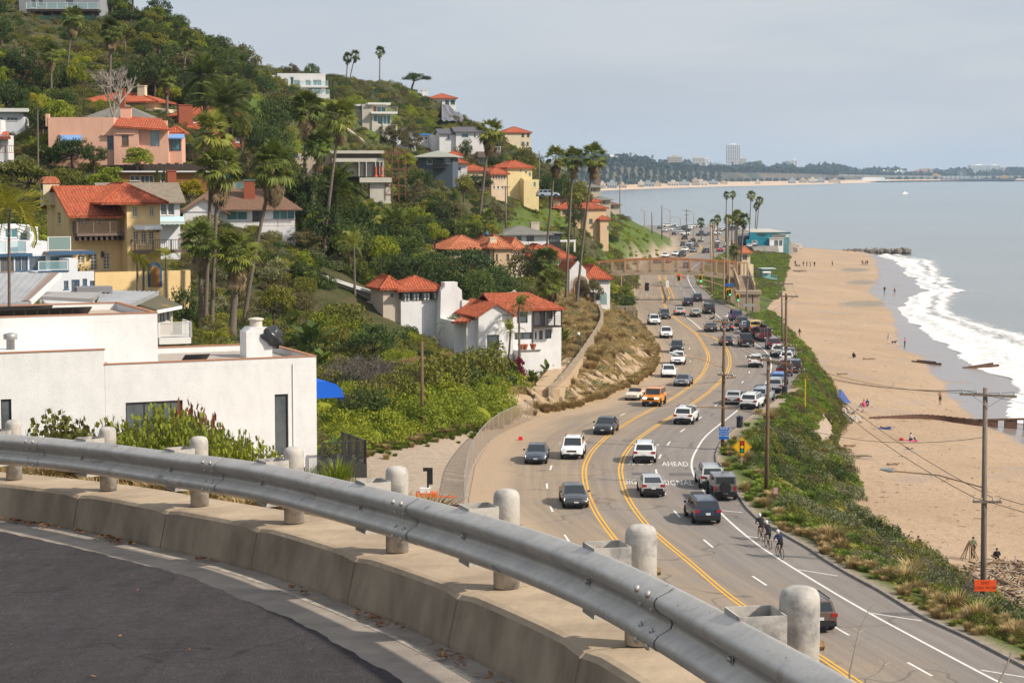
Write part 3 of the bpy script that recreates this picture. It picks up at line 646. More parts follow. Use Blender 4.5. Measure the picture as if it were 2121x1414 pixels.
for i in range(2600):
 u=rs.uniform(1180,2300);j=np.interp(u,_us,np.arange(len(_us)));k0=fb[int(j)]
 k,yb,yf,zt=k0;r_=rs.random()
 if u<1490 and r_<.62:
  t=rs.random();y=yf+10+90*t;z=6+(zt-6)*t;far_blob(k*y,y,z-1,rs.uniform(5,10),rs.uniform(6,11))
 elif r_<.78:
  y=yf+(100 if u<1740 else 620)+rs.random()**2*350;far_blob(k*y,y,zt,rs.uniform(6,11),rs.uniform(7,15))
 elif r_<.9:
  y=yf-rs.uniform(0,40)
  if 1760<u<1860:continue
  far_blob(k*y,y,5,rs.uniform(4,7),rs.uniform(4,8))
 elif r_<.96:
  y=yf+100+rs.random()*120;far_palm(k*y,y,zt,rs.uniform(14,24))
 else:
  y=yf+900+rs.random()*1200;far_blob(k*y,y,zt+2,rs.uniform(18,40),rs.uniform(10,22))
tag(obj('far_trees',npmesh('far_trees',np.array(V),np.array(F),M_FTREE)),'dark distant trees along the far shore','trees',kind='stuff')
M_BW=M('far_white_wall',(.80,.79,.77,1),.8);M_BT=M('far_tan_wall',(.52,.43,.33,1),.8);M_BG=M('far_grey_wall',(.36,.40,.43,1),.7);M_BGL=M('far_glass',(.06,.10,.15,1),.25,spec=.6);M_BR=M('far_red_roof',(.40,.12,.07,1),.8);M_BY=M('far_yellow',(.6,.38,.08,1),.8);M_PIER=M('pier_timber',(.09,.09,.11,1),.9);M_TENT=M('white_canvas',(.8,.8,.8,1),.7)
def far_building(u0,u1,v0,v1,y,label,wall,floors,bays,group=None,ribs=False,extra=None):
 """office or apartment block: walls, window bands or bays, roof parapet"""
 a,b=W(u0,v1,y),W(u1,v0,y);x0,x1,zb,zt=a.x,b.x,min(a.z,30.0),b.z;d=(x1-x0)*.8;cx=(x0+x1)/2
 o=thing('far_building',label,'building',(cx,y,zb-6),0,group);w,h=x1-x0,zt-zb+6
 part('wall',MB().box(-w/2,w/2,0,d,0,h),wall,o)
 part('roof',MB().box(-w/2-.6,w/2+.6,-.6,d+.6,h,h+1.6).box(-w*.18,w*.18,d*.3,d*.6,h+1.6,h+5),wall,o)
 if floors:
  fh=h/(floors+.6)
  g=MB()
  for f in range(floors):
   for q in range(bays):
    bw=w/bays;xx=-w/2+q*bw;g.box(xx+bw*.24,xx+bw*.76,-.35,.2,f*fh+fh*.55,f*fh+fh*1.05)
  wo=part('windows',g,M_BGL,o);wo['kind']='stuff'
  g=MB()
  for f in range(floors):
   for q in range(max(2,bays-1)):
    bw=d/max(2,bays-1);yy=q*bw;g.box(-w/2-.35,-w/2+.2,yy+bw*.16,yy+bw*.84,f*fh+fh*.55,f*fh+fh*1.05)
  wo=part('side_windows',g,M_BGL,o);wo['kind']='stuff'
 if ribs:
  g=MB();n=bays
  for q in range(n+1):g.box(-w/2+q*w/n-.5,-w/2+q*w/n+.5,-1.1,-.35,0,h)
  part('ribs',g,wall,o)['kind']='stuff'
 if extra:extra(o,w,d,h)
 return o
def mast(o,w,d,h):part('mast',MB().tube([(0,d*.3,h),(0,d*.3,h+16)],.5,5),M_BG,o)
far_building(1506,1533,300.5,356,5900,'tallest white office tower on the far shore with a roof mast',M_BW,20,7,ribs=True,extra=mast)
far_building(1534,1546,329,356,5950,'stepped cream block right beside the tallest far tower',M('far_cream_wall',(.62,.57,.48,1),.8),9,4)
far_building(1546,1553,341,357,5950,'lowest step of cream blocks right of the far tower',M('far_cream_wall',(.62,.57,.48,1),.8),5,3)
far_building(1384,1413,326,352,4700,'broad tan far block with corner turrets left of the tower',M_BT,8,8)
far_building(1436,1459,328,358,5200,'cream balconied apartment block between tan block and dark block',M('far_cream_wall',(.62,.57,.48,1),.8),11,6)
far_building(1460,1468,329.5,358,5205,'narrow pale end tower joined to the cream apartment block',M_BW,11,2)
far_building(1470,1496,340,358,5300,'low dark glass office block just left of the tower',M_BG,5,8)
far_building(1256,1280,325,345,4300,'white flat topped building above the far left treetops',M_BW,3,5)
far_building(1621,1639,336,354,6200,'pale blue grey hotel block right of centre on far shore',M_BG,7,6)
far_building(1639,1652,332.5,355,6200,'bright white slab beside the pale hotel block',M_BW,7,2)
far_building(2011,2048,343,361,7400,'wide white apartment slab beyond the pier, left of a pair',M_BW,9,12,ribs=True)
far_building(2051,2072,343,361,7450,'white apartment slab beyond the pier, right of a pair',M_BW,9,7,ribs=True)
far_building(2076,2107,348,361,7800,'dull brown hazy block at the far right of the skyline',M_BT,5,8)
far_building(1704,1757,353,360,6100,'long low cream building among far trees above the beach',M('far_cream_wall',(.62,.57,.48,1),.8),1,12)
far_building(1791,1823,356,368,6300,'ribbed white mid rise behind the big white tent',M_BW,4,9,ribs=True)
far_building(1825,1839,355,366,6350,'small stepped white building right of the ribbed mid rise',M_BW,3,4)
far_building(1851,1879,355,368,6400,'white hotel with a roof tower near the pier',M_BW,4,8)
far_building(1888,1922,356,367,6500,'terracotta coloured low building near the pier',M_BR,2,8)
far_building(1908,1932,350.5,357,6900,'tan twin towered building behind the terracotta one',M_BT,2,6)
far_building(1930,1948,362.5,369,6300,'small yellow amusement hall on the pier',M_BY,1,5)
ORD='first second third fourth fifth sixth seventh eighth ninth tenth eleventh twelfth thirteenth fourteenth fifteenth sixteenth seventeenth eighteenth nineteenth'.split()
for i,(u,w,v)in enumerate(sorted([(1248,14,379),(1268,20,377),(1328,12,376),(1343,24,377),(1362,16,378),(1395,22,376),(1418,20,375),(1441,14,371),(1452,26,374),(1478,18,374),(1500,14,376),(1570,10,374),(1641,14,370),(1664,14,370),(1684,18,369),(1700,16,370),(1730,22,371),(1238,18,383),(1290,16,381)])):
 y=(CAMZ-4)*FPX/(ip(FB,u)-352)+30
 far_building(u-w/2,u+w/2,v+2.5,v+9,y,'small pale house on the far beach, %s from the left in its row'%ORD[i],(M_BT,M('far_cream_wall',(.62,.57,.48,1),.8),M_BG)[i%3],2 if i%2 else 1,4,'far beach houses')
a,b=W(1785,375,5190),W(1835,367,5190);w=b.x-a.x;o=thing('event_tent','long white event tent on the far beach','tent',((a.x+b.x)/2,5190,3))
part('canopy',MB().prism([(-w/2,0),(w/2,0),(w/2*.98,3),(w*.42,10),(-w*.42,10),(-w/2*.98,3)],1,0,30),M_TENT,o)
part('side_tent',MB().prism([(-w*.62,0),(-w*.52,0),(-w*.57,4)],1,2,14),M_TENT,o);part('side_tent',MB().prism([(w*.52,0),(w*.66,0),(w*.6,3.5)],1,2,14),M_TENT,o)
a,b=W(1950,372,5600),W(2103,372,5600);o=thing('pier','long dark wooden pier reaching out from the far beach','pier',(a.x,5600,0));w=b.x-a.x
part('deck',MB().box(0,w,0,14,4.2,7),M_PIER,o);part('head',MB().box(w*.78,w*1.0,-6,18,4.2,9),M_PIER,o)
g=MB()
for k in range(46):g.box(k*w/46,k*w/46+1.4,0,13,-1,4.2)
part('piles',g,M_PIER,o)['kind']='stuff'
part('pavilion',MB().box(w*.8,w*.92,0,10,9,13).prism([(w*.79,13),(w*.93,13),(w*.86,17)],1,-1,11),M_BY,o)
g=MB();c=(w*.28,6,22);rr=13
for k in range(24):
 t0,t1=2*math.pi*k/24,2*math.pi*(k+1)/24;p0,p1=(c[0]+rr*math.cos(t0),c[1],c[2]+rr*math.sin(t0)),(c[0]+rr*math.cos(t1),c[1],c[2]+rr*math.sin(t1));g.bar(p0,p1,.5);g.bar(c,p0,.3)
part('ferris_wheel',g,M_BG,o)
g=MB();rs2=random.Random(5)
for k in range(9):x=w*(.02+k*.06);g.box(x,x+w*.045,2,10,7,7+rs2.uniform(3,8))
part('pier_buildings',g,M_BG,o)
p=G(1874,402,0);o=thing('motor_boat','small white motor boat alone on the bay','boat',(p.x,p.y,0),R(20))
part('hull',MB().prism([(-4.5,0),(3.2,0),(5,1.7),(-4.6,1.5)],1,-1.4,1.4),M_TENT,o);part('cabin',MB().prism([(-2.5,1.55),(1.8,1.6),(1.0,3.2),(-2.2,3.2)],1,-1.1,1.1),M_TENT,o);part('fly_bridge',MB().box(-1.9,.4,-.8,.8,3.2,4.4),M_BG,o)
# ================================================================== kinds of plants
def rot_quads(C,size,aspect,rs,up=0.0):
 """diamond leaves at centres C, random directions"""
 n=len(C);d=rs.normal(size=(n,3));d[:,2]+=up;d/=np.linalg.norm(d,axis=1)[:,None]
 e=np.cross(d,rs.normal(size=(n,3)));e/=np.linalg.norm(e,axis=1)[:,None]+1e-9
 s=(np.asarray(size)*rs.uniform(.65,1.35,n))[:,None]
 V=np.stack([C-d*s,C+e*s*aspect,C+d*s,C-e*s*aspect],1).reshape(-1,3)
 return V,np.arange(n*4).reshape(-1,4)
def lumpy(dirs,rs,k=9,amp=.28):
 """uneven radius for each direction"""
 b=rs.normal(size=(k,3));b/=np.linalg.norm(b,axis=1)[:,None]
 w=np.exp(6*(dirs@b.T-1));return 1-amp+1.7*amp*w.max(1)
def cloud_shape(n,rx,rz,rs,k=9,amp=.28,shell=.5,zmin=-.15):
 d=rs.normal(size=(n*2,3));d/=np.linalg.norm(d,axis=1)[:,None];d=d[d[:,2]>zmin][:n]
 r=lumpy(d,rs,k,amp)*(shell+(1-shell)*rs.random(len(d))**.6)
 return d*r[:,None]*np.array((rx,rx,rz))
def shade_core(rx,rz,rs,k,amp,s=.7):  # closed shell added inside a bush so its interior looks dark
 bm=bmesh.new();bmesh.ops.create_icosphere(bm,subdivisions=2,radius=1);P=np.array([v.co[:]for v in bm.verts]);r=lumpy(P,rs,k,amp)*s
 P=P*r[:,None]*np.array((rx,rx,rz));P[:,2]=np.maximum(P[:,2],-.05);F=np.array([[v.index for v in f.verts]for f in bm.faces]);bm.free();return P,F
def merged(name,parts,mats):
 """parts: list of (V, F, material index); mixes quads and triangles"""
 me=bpy.data.meshes.new(name);V=np.concatenate([p[0]for p in parts]);fs=[];mi=[];o=0
 ls=[];lt=[];li=[]
 for v,f,m in parts:
  f=np.asarray(f)+o;o+=len(v);k=f.shape[1];li.append(f.ravel());lt.append(np.full(len(f),k));mi.append(np.full(len(f),m))
 li=np.concatenate(li);lt=np.concatenate(lt);ls=np.concatenate([[0],np.cumsum(lt)[:-1]]);mi=np.concatenate(mi)
 me.vertices.add(len(V));me.vertices.foreach_set('co',V.astype(np.float32).ravel());me.loops.add(len(li));me.loops.foreach_set('vertex_index',li.astype(np.int32))
 me.polygons.add(len(lt));me.polygons.foreach_set('loop_start',ls.astype(np.int32));me.polygons.foreach_set('loop_total',lt.astype(np.int32));me.polygons.foreach_set('material_index',mi.astype(np.int32))
 for m in mats:me.materials.append(m)
 me.update(calc_edges=True);return me
def mbarr(mb):return np.array(mb.v),mb
LEAF={
 'dark':MLEAF('leaf_dark',[(.024,.042,.010),(.055,.085,.018),(.11,.15,.028)]),
 'olive':MLEAF('leaf_olive',[(.075,.085,.014),(.15,.155,.024),(.255,.24,.036)]),
 'bright':MLEAF('leaf_bright',[(0.114,0.152,0.0135),(0.219,0.264,0.0216),(0.35,0.36,0.0297)],.3),
 'brown':MLEAF('leaf_brown',[(.075,.06,.025),(.135,.115,.045),(.20,.18,.07)]),
 'grey':MLEAF('leaf_grey',[(0.105,0.115,0.0513),(0.175,0.184,0.0878),(0.254,0.248,0.121)]),
 'straw':MLEAF('leaf_straw',[(.24,.165,.07),(.37,.265,.115),(.48,.37,.17)],.2),
 'twig':MLEAF('leaf_twig',[(.07,.055,.045),(.12,.10,.085),(.17,.145,.12)],.05),
 'ice':MLEAF('leaf_iceplant',[(0.07,0.12,0.0135),(0.14,0.2,0.0203),(0.228,0.272,0.0297)],.2),
 'yellow':MLEAF('leaf_yellow',[(.18,.17,.012),(.40,.32,.015),(.55,.42,.02)],.3),
 'magenta':MLEAF('leaf_magenta',[(.06,.07,.02),(.20,.012,.04),(.30,.015,.07)],.3),
 'rust':MLEAF('leaf_rust',[(0.158,0.048,0.0162),(0.28,0.096,0.027),(0.21,0.176,0.027)],.25),
 'palm':MLEAF('leaf_palm',[(.055,.08,.014),(.125,.16,.028),(.26,.27,.045)],.25),
 'palmy':MLEAF('leaf_palm_yellow',[(0.14,0.16,0.0189),(0.28,0.272,0.027),(0.455,0.384,0.0405)],.3),
 'dead':MLEAF('leaf_palm_dead',[(.10,.065,.032),(.18,.125,.065),(.26,.19,.10)],.1),
 'pine':MLEAF('leaf_pine',[(0.0245,0.048,0.0135),(0.0525,0.088,0.0203),(0.0963,0.136,0.0297)],.1)}
M_BARK=M('bark',(.13,.095,.068,1),.95,(.075,.055,.042,1),4,bump=.03,bscale=9)
M_PALMBARK=M('palm_bark',(.20,.16,.125,1),.95,(.115,.09,.07,1),3,bump=.03,bscale=6,stretch=(1,1,5))
M_PALEBARK=M('pale_bark',(.46,.40,.35,1),.9,(.30,.25,.21,1),3)
def bush_mesh(name,seed,leaf,n=900,rx=1.0,rz=.85,size=.085,asp=.5,amp=.28,core=.72,up=.2,zmin=-.1):
 rs=np.random.default_rng(seed);C=cloud_shape(n,rx,rz,rs,11,amp,.6,zmin);rs2=np.random.default_rng(seed)
 V,F=rot_quads(C,size,asp,rs,up)
 ps=[(V,F,0)]
 if core:a,b=shade_core(rx,rz,np.random.default_rng(seed),11,amp,core*.8);ps.append((a,b,0))
 return merged(name,ps,[LEAF[leaf]])
def stems_mesh(seed,n=7,r=.5,h=.7,w=.03,mat=None):
 rs=random.Random(seed);g=MB()
 for i in range(n):
  a=rs.uniform(0,6.28);e=rs.uniform(.3,1)*r;g.tube([(0,0,-.1),(math.cos(a)*e*.5,math.sin(a)*e*.5,h*.5),(math.cos(a)*e,math.sin(a)*e,h)],[w,w*.7,w*.3],5)
 return g.mesh('stem',mat or M_BARK)
def shrub_proto(seed,leaf,**k):
 p=Proto();p.add('stem',stems_mesh(seed));p.add('foliage',bush_mesh('foliage',seed,leaf,**k));return p
def clump_tree(seed,leaf,h=6.0,rx=3.0,rz=2.2,clumps=26,per=110,size=.17,trunk=.22,base=.45,flat=1.0,bark=None,spread=.85,asp=.5):
 """trunk, limbs and separate leaf clumps with gaps between them"""
 rs=np.random.default_rng(seed);p=Proto();g=MB();cz=h-rz
 C=cloud_shape(clumps,rx*spread,rz*spread,rs,7,.3,.55,-.55);C[:,2]=C[:,2]*flat+cz
 fork=np.array((rs.normal()*.15,rs.normal()*.15,h*base));g.tube([(0,0,-.6),(fork[0]*.5,fork[1]*.5,h*base*.5),tuple(fork)],[trunk*1.25,trunk,trunk*.8],8)
 for c in C[:min(14,clumps)]:
  m=fork*.5+c*.5+np.array((0,0,-.1*h));g.tube([tuple(fork),tuple(m),tuple(c)],[trunk*.5,trunk*.3,trunk*.1],5)
 t=p.add('trunk',g,bark or M_BARK)
 Vs=[];n=0
 for c in C:
  r=rs.uniform(.55,1.0)*rx*.42;q=cloud_shape(per,r,r*.75,rs,5,.3,.35,-.6)+c;Vs.append(q)
 A=np.concatenate(Vs);V,F=rot_quads(A,size,asp,rs,.15);p.add('crown',merged('crown',[(V,F,0)],[LEAF[leaf]]));return p
def fan_leaf(rs,L=1.0,pet=.9,segs=11,spread=150,droop=.35):
 """one fan leaf lying along +x; returns points and faces"""
 V=[];F=[]
 k=len(V);w=.02
 V+=[(0,-w,0),(0,w,0),(pet,w,.02),(pet,-w,.02)];F.append((0,1,2,3))
 for i in range(segs):
  a=R(-spread/2+spread*i/(segs-1));b=R(spread/segs*.62);l=L*(1-.25*abs(i/(segs-1)-.5)*2)*rs.uniform(.85,1.1)
  m=.58*l;k=len(V);z1=-.06*l;z2=-droop*l*rs.uniform(.7,1.5)
  V+=[(pet,0,.02),(pet+m*math.cos(a-b),m*math.sin(a-b),z1),(pet+l*math.cos(a)*.96,l*math.sin(a)*.96,z2),(pet+m*math.cos(a+b),m*math.sin(a+b),z1)];F.append((k,k+1,k+2,k+3))
 return np.array(V),np.array(F)
def orient(V,az,el,roll=0.0):
 ca,sa,ce,se=math.cos(az),math.sin(az),math.cos(el),math.sin(el);cr,sr=math.cos(roll),math.sin(roll)
 V=V@np.array(((1,0,0),(0,cr,-sr),(0,sr,cr))).T
 V=V@np.array(((ce,0,-se),(0,1,0),(se,0,ce))).T
 return V@np.array(((ca,-sa,0),(sa,ca,0),(0,0,1))).T
def fan_crown(seed,n=46,dead=26,L=1.05,pet=.95,mat='palm'):
 rs=random.Random(seed);ps=[];pd=[]
 for i in range(n):
  V,F=fan_leaf(rs,L*rs.uniform(.85,1.15),pet*rs.uniform(.8,1.2));el=R(80-125*(i/n)**1.1+rs.uniform(-8,8));ps.append((orient(V,rs.uniform(0,6.28),el,rs.uniform(-.5,.5)),F,0))
 for i in range(dead):
  V,F=fan_leaf(rs,L*.9,pet*.8,8,90,.5);el=R(-48-38*rs.random());q=orient(V,rs.uniform(0,6.28),el,rs.uniform(-.6,.6));q[:,2]-=rs.random()*1.3;pd.append((q,F,0))
 return merged('crown',ps,[LEAF[mat]]),merged('skirt',pd,[LEAF['dead']])
def feather_leaf(rs,L=3.2,n=24,w=.42,droop=1.0,vee=.35):
 V=[];F=[]
 pts=[]
 el=0.0;x=z=0.0
 for i in range(n+1):
  t=i/n;ang=-droop*(t**1.6)*1.5;x+=L/n*math.cos(ang);z+=L/n*math.sin(ang);pts.append((x,0,z))
 for i in range(n):
  k=len(V);r=.035*(1-i/n)+.008;a,b=pts[i],pts[i+1];V+=[(a[0],-r,a[2]),(a[0],r,a[2]),(b[0],r,b[2]),(b[0],-r,b[2])];F.append((k,k+1,k+2,k+3))
 for i in range(2,n+1):
  t=i/n;l=w*(math.sin(math.pi*min(1,.18+t*.82))**.6+.15)*rs.uniform(.8,1.15);p=pts[i]
  for sgn in(-1,1):
   k=len(V);dx=.45*l;dz=l*(vee if t<.5 else vee*.3)-l*.35*rs.uniform(.3,1.4);bw=.035*L/3.2*1.5
   V+=[(p[0]-bw,0,p[2]),(p[0]+bw,0,p[2]),(p[0]+dx+bw,sgn*l,p[2]+dz),(p[0]+dx-bw*.2,sgn*l*1.02,p[2]+dz-.02)];F.append((k,k+1,k+2,k+3))
 return np.array(V),np.array(F)
def feather_crown(seed,n=64,L=3.4,lo=-55,hi=80,droop=.9,mat='palm',w=.42,dead=0,nl=24):
 rs=random.Random(seed);ps=[];pd=[]
 for i in range(n):
  t=i/n;V,F=feather_leaf(rs,L*rs.uniform(.85,1.1),nl,w,droop*rs.uniform(.7,1.2));ps.append((orient(V,rs.uniform(0,6.28),R(hi+(lo-hi)*t+rs.uniform(-6,6)),rs.uniform(-.4,.4)),F,0))
 for i in range(dead):
  V,F=feather_leaf(rs,L*.8,nl,w*.7,droop*.5);pd.append((orient(V,rs.uniform(0,6.28),R(-62-22*rs.random()),rs.uniform(-.6,.6)),F,0))
 return merged('crown',ps,[LEAF[mat]]),(merged('skirt',pd,[LEAF['dead']])if dead else None)
FANC=[fan_crown(100+i,48-6*(i%2),(18,34,46,10)[i],mat='palm')for i in range(4)]
DATEC=[feather_crown(200,78,3.6,-60,82,.85,dead=8),feather_crown(201,70,3.4,-48,82,.95,dead=16)]
QUEENC=[feather_crown(300,17,2.3,-25,78,1.35,mat='palm',w=.42,nl=18),feather_crown(301,15,2.2,-30,75,1.5,mat='palmy',w=.45,nl=18)]
def palm(kind,ub,vb,ut,vt,Y,label,width=None,rad=.24,group=None,crown=None,bend=0.0,scale=None,ivy=False):
 """trunk from its foot to the crown centre; crown width in photo pixels"""
 b,t=W(ub,vb,Y),W(ut,vt,Y);gz=TZ(b.x,b.y);base=Vector((b.x+(b.x-t.x)*0,b.y,min(b.z,gz)-.3))
 o=thing('palm_tree',label,'palm tree',base,0,group);rel=t-base;g=MB();n=12;P=[];rr=[]
 for i in range(n+1):
  q=i/n;x=rel.x*(q**(1.25 if bend==0 else 1+bend));P.append((x,.15*math.sin(q*3),rel.z*q));rr.append(rad*(1.35-.35*min(1,q*5))*(1-.3*q)*(1+.05*math.sin(i*2.3)))
 g.tube(P,rr,9);tr=part('trunk',g,M_PALMBARK,o,True)
 c,s=(FANC if kind=='fan' else(DATEC if kind=='date' else QUEENC))[crown if crown is not None else 0]
 nat={'fan':3.7,'date':6.3,'queen':4.0}[kind];sc=(width/ppm(Y)/nat)if width else(scale or 1.0)
 for nm,me in(('crown',c),('skirt',s)):
  if me is None:continue
  q=obj(nm,me,o,(rel.x,.15*math.sin(3),rel.z));q.scale=(sc,)*3;q.rotation_euler=(0,0,random.uniform(0,6.28))
 if kind=='date':part('crown_boss',MB().lathe([(.3*sc,-1.3*sc),(.62*sc,-.7*sc),(.6*sc,0),(.2*sc,.4*sc)],10,(rel.x,.02,rel.z)),M_PALMBARK,o,True)
 if ivy:
  rs=np.random.default_rng(5);m=500;qz=rs.random(m)*.78;a=rs.uniform(0,6.28,m);r_=rad*rs.uniform(.9,2.0,m)
  C=np.column_stack([rel.x*qz**1.25+r_*np.cos(a),r_*np.sin(a),rel.z*qz]);V,F=rot_quads(C,.17,.6,rs);obj('ivy',merged('ivy',[(V,F,0)],[LEAF['dark']]),o)
 EXCL.append((b.x,b.y,.8));return o
def paddle_proto(seed,n=22,L=1.6):
 """clump of big paddle leaves on long stalks"""
 rs=random.Random(seed);ps=[];g=MB()
 for i in range(n):
  az=rs.uniform(0,6.28);el=R(rs.uniform(35,85));st=rs.uniform(.6,2.2);bx_,by_=rs.uniform(-.5,.5),rs.uniform(-.5,.5)
  V=[];F=[];m=6;wv=.26*L
  for k in range(m+1):
   t=k/m;x=st+L*t;z=-.5*L*t*t*rs.uniform(.8,1.2);ww=wv*math.sin(math.pi*(.08+.9*t))**.8
   V+=[(x,-ww,z+ww*.3),(x,0,z),(x,ww,z+ww*.3)]
  for k in range(m):
   for j in(0,1):F.append((k*3+j,k*3+j+1,k*3+j+4,k*3+j+3))
  k0=len(V);V+=[(0,-.03,0),(0,.03,0),(st,.02,0),(st,-.02,0)];F.append((k0,k0+1,k0+2,k0+3))
  q=orient(np.array(V),az,el,0);q[:,0]+=bx_;q[:,1]+=by_;ps.append((q,np.array(F),0))
 p=Proto();p.add('leaves',merged('leaves',ps,[MLEAF('leaf_paddle',[(.045,.075,.014),(.09,.13,.02),(.17,.19,.035)],.25)]));return p
PADDLE=[paddle_proto(400),paddle_proto(401,16,1.3)]
def grass_mesh(name,seed,leaf,n=170,h=.8,r=.55,w=.016):
 rs=np.random.default_rng(seed);V=[];F=[]
 for i in range(n):
  a=rs.uniform(0,6.28);b=rs.random()**.6*r*.35;lean=rs.uniform(.1,1.0)*r;hh=h*rs.uniform(.55,1.1);p=np.array((math.cos(a)*b,math.sin(a)*b,-.05));d=np.array((math.cos(a),math.sin(a),0));s=np.array((-math.sin(a),math.cos(a),0))*w
  m=p+d*lean*.45+np.array((0,0,hh*.7));t=p+d*lean+np.array((0,0,hh*.85));k=len(V);V+=[p-s,p+s,m+s*.8,m-s*.8,t];F+=[(k,k+1,k+2,k+3),(k+3,k+2,k+4,k+4)]
 V=np.array(V);Q=np.array([f for f in F if f[2]!=f[3]]);T=np.array([f[:3]for f in F if f[2]==f[3]])
 return merged(name,[(V,Q,0),(np.zeros((0,3)),T-len(V),0)],[LEAF[leaf]])
def umbrella_pine(seed,h,rx,rz,lean=0.0,thick=.3):
 rs=np.random.default_rng(seed);p=Proto();g=MB();top=np.array((lean,0,h-rz));g.tube([(0,0,-1),(lean*.35,.1,h*.35),(lean*.7,0,h*.6)],[thick*1.2,thick,thick*.75],8);fork=np.array((lean*.7,0,h*.6))
 C=[]
 for i in range(30):
  a=rs.uniform(0,6.28);r=rs.random()**.5;C.append((lean+rx*r*math.cos(a),rx*.8*r*math.sin(a),h-rz*(.45+.7*r*r)+rs.normal()*.15*rz))
 C=np.array(C)
 for c in C[:13]:m=fork*.55+c*.45;m[2]=fork[2]+(c[2]-fork[2])*.75;g.tube([tuple(fork),tuple(m),tuple(c)],[thick*.45,thick*.28,thick*.08],5)
 p.add('trunk',g,M_BARK);A=np.concatenate([cloud_shape(150,rx*.3,rz*.42,rs,5,.3,.3,-.4)+c for c in C]);V,F=rot_quads(A,.16*rx/4,.35,rs,.4);p.add('crown',merged('crown',[(V,F,0)],[LEAF['pine']]));return p
def cypress_proto(seed):
 rs=np.random.default_rng(seed);n=1100;z=rs.random(n);r=.5*np.sin(np.pi*np.clip(.12+.86*z,0,1))**.7*rs.uniform(.7,1.05,n);a=rs.uniform(0,6.28,n)
 C=np.column_stack([r*np.cos(a),r*np.sin(a),z*5]);V,F=rot_quads(C,.13,.45,rs,1.5);p=Proto();p.add('trunk',MB().tube([(0,0,-.5),(0,0,4.6)],[.1,.03],6),M_BARK);p.add('crown',merged('crown',[(V,F,0)],[LEAF['pine']]));return p
def bare_tree(seed,h=9.0,mat=None):
 """leafless pale tree, limbs dividing into twigs"""
 rs=random.Random(seed);g=MB()
 def grow(p,d,l,r,lev):
  q=p+d*l*.5+Vector((rs.uniform(-.1,.1),rs.uniform(-.1,.1),.05))*l;e=p+d*l
  g.tube([p,q,e],[r,r*.82,r*.66],6 if lev<2 else 4,cap=False)
  if lev>=5:return
  for _ in range(3 if lev else 5):
   nd=(d+Vector((rs.uniform(-1,1),rs.uniform(-1,1),rs.uniform(-.25,.75)))*(.85 if lev else .7)).normalized();grow(e,nd,l*rs.uniform(.6,.85),r*.6,lev+1)
 grow(Vector((0,0,-.5)),Vector((0,0,1)),h*.30,.32,0);p=Proto();p.add('trunk',g,mat or M_PALEBARK);return p
def scatter(name,label,cat,pts,rots,scls,idx,meshes):
 col=bpy.data.collections.new(name+'_kinds')
 for i,m in enumerate(meshes):
  o=bpy.data.objects.new('%s_kind_%02d'%(name,i),m);col.objects.link(o)
 me=bpy.data.meshes.new(name);me.vertices.add(len(pts));me.vertices.foreach_set('co',np.asarray(pts,np.float32).ravel())
 for n_,ty,arr in(('rot','FLOAT',rots),('idx','INT',idx)):a=me.attributes.new(n_,ty,'POINT');a.data.foreach_set('value',np.asarray(arr,np.float32 if ty=='FLOAT' else np.int32))
 a=me.attributes.new('scl','FLOAT_VECTOR','POINT');a.data.foreach_set('vector',np.asarray(scls,np.float32).ravel())
 o=obj(name,me);tag(o,label,cat,kind='stuff')
 ng=bpy.data.node_groups.new(name,'GeometryNodeTree');ng.interface.new_socket('Geometry',in_out='INPUT',socket_type='NodeSocketGeometry');ng.interface.new_socket('Geometry',in_out='OUTPUT',socket_type='NodeSocketGeometry')
 N=ng.nodes.new;gi,go=N('NodeGroupInput'),N('NodeGroupOutput');ci=N('GeometryNodeCollectionInfo');ci.inputs['Collection'].default_value=col;ci.inputs['Separate Children'].default_value=True;ci.inputs['Reset Children'].default_value=True
 ip_=N('GeometryNodeInstanceOnPoints');ip_.inputs['Pick Instance'].default_value=True
 def na(n_,ty):x=N('GeometryNodeInputNamedAttribute');x.data_type=ty;x.inputs['Name'].default_value=n_;return x.outputs['Attribute']
 cx=N('ShaderNodeCombineXYZ');er=N('FunctionNodeEulerToRotation');Lk=ng.links.new
 Lk(na('rot','FLOAT'),cx.inputs['Z']);Lk(cx.outputs[0],er.inputs[0]);Lk(er.outputs[0],ip_.inputs['Rotation']);Lk(na('scl','FLOAT_VECTOR'),ip_.inputs['Scale']);Lk(na('idx','INT'),ip_.inputs['Instance Index'])
 Lk(gi.outputs[0],ip_.inputs['Points']);Lk(ci.outputs[0],ip_.inputs['Instance']);Lk(ip_.outputs[0],go.inputs[0])
 md=o.modifiers.new('scatter','NODES');md.node_group=ng;return o
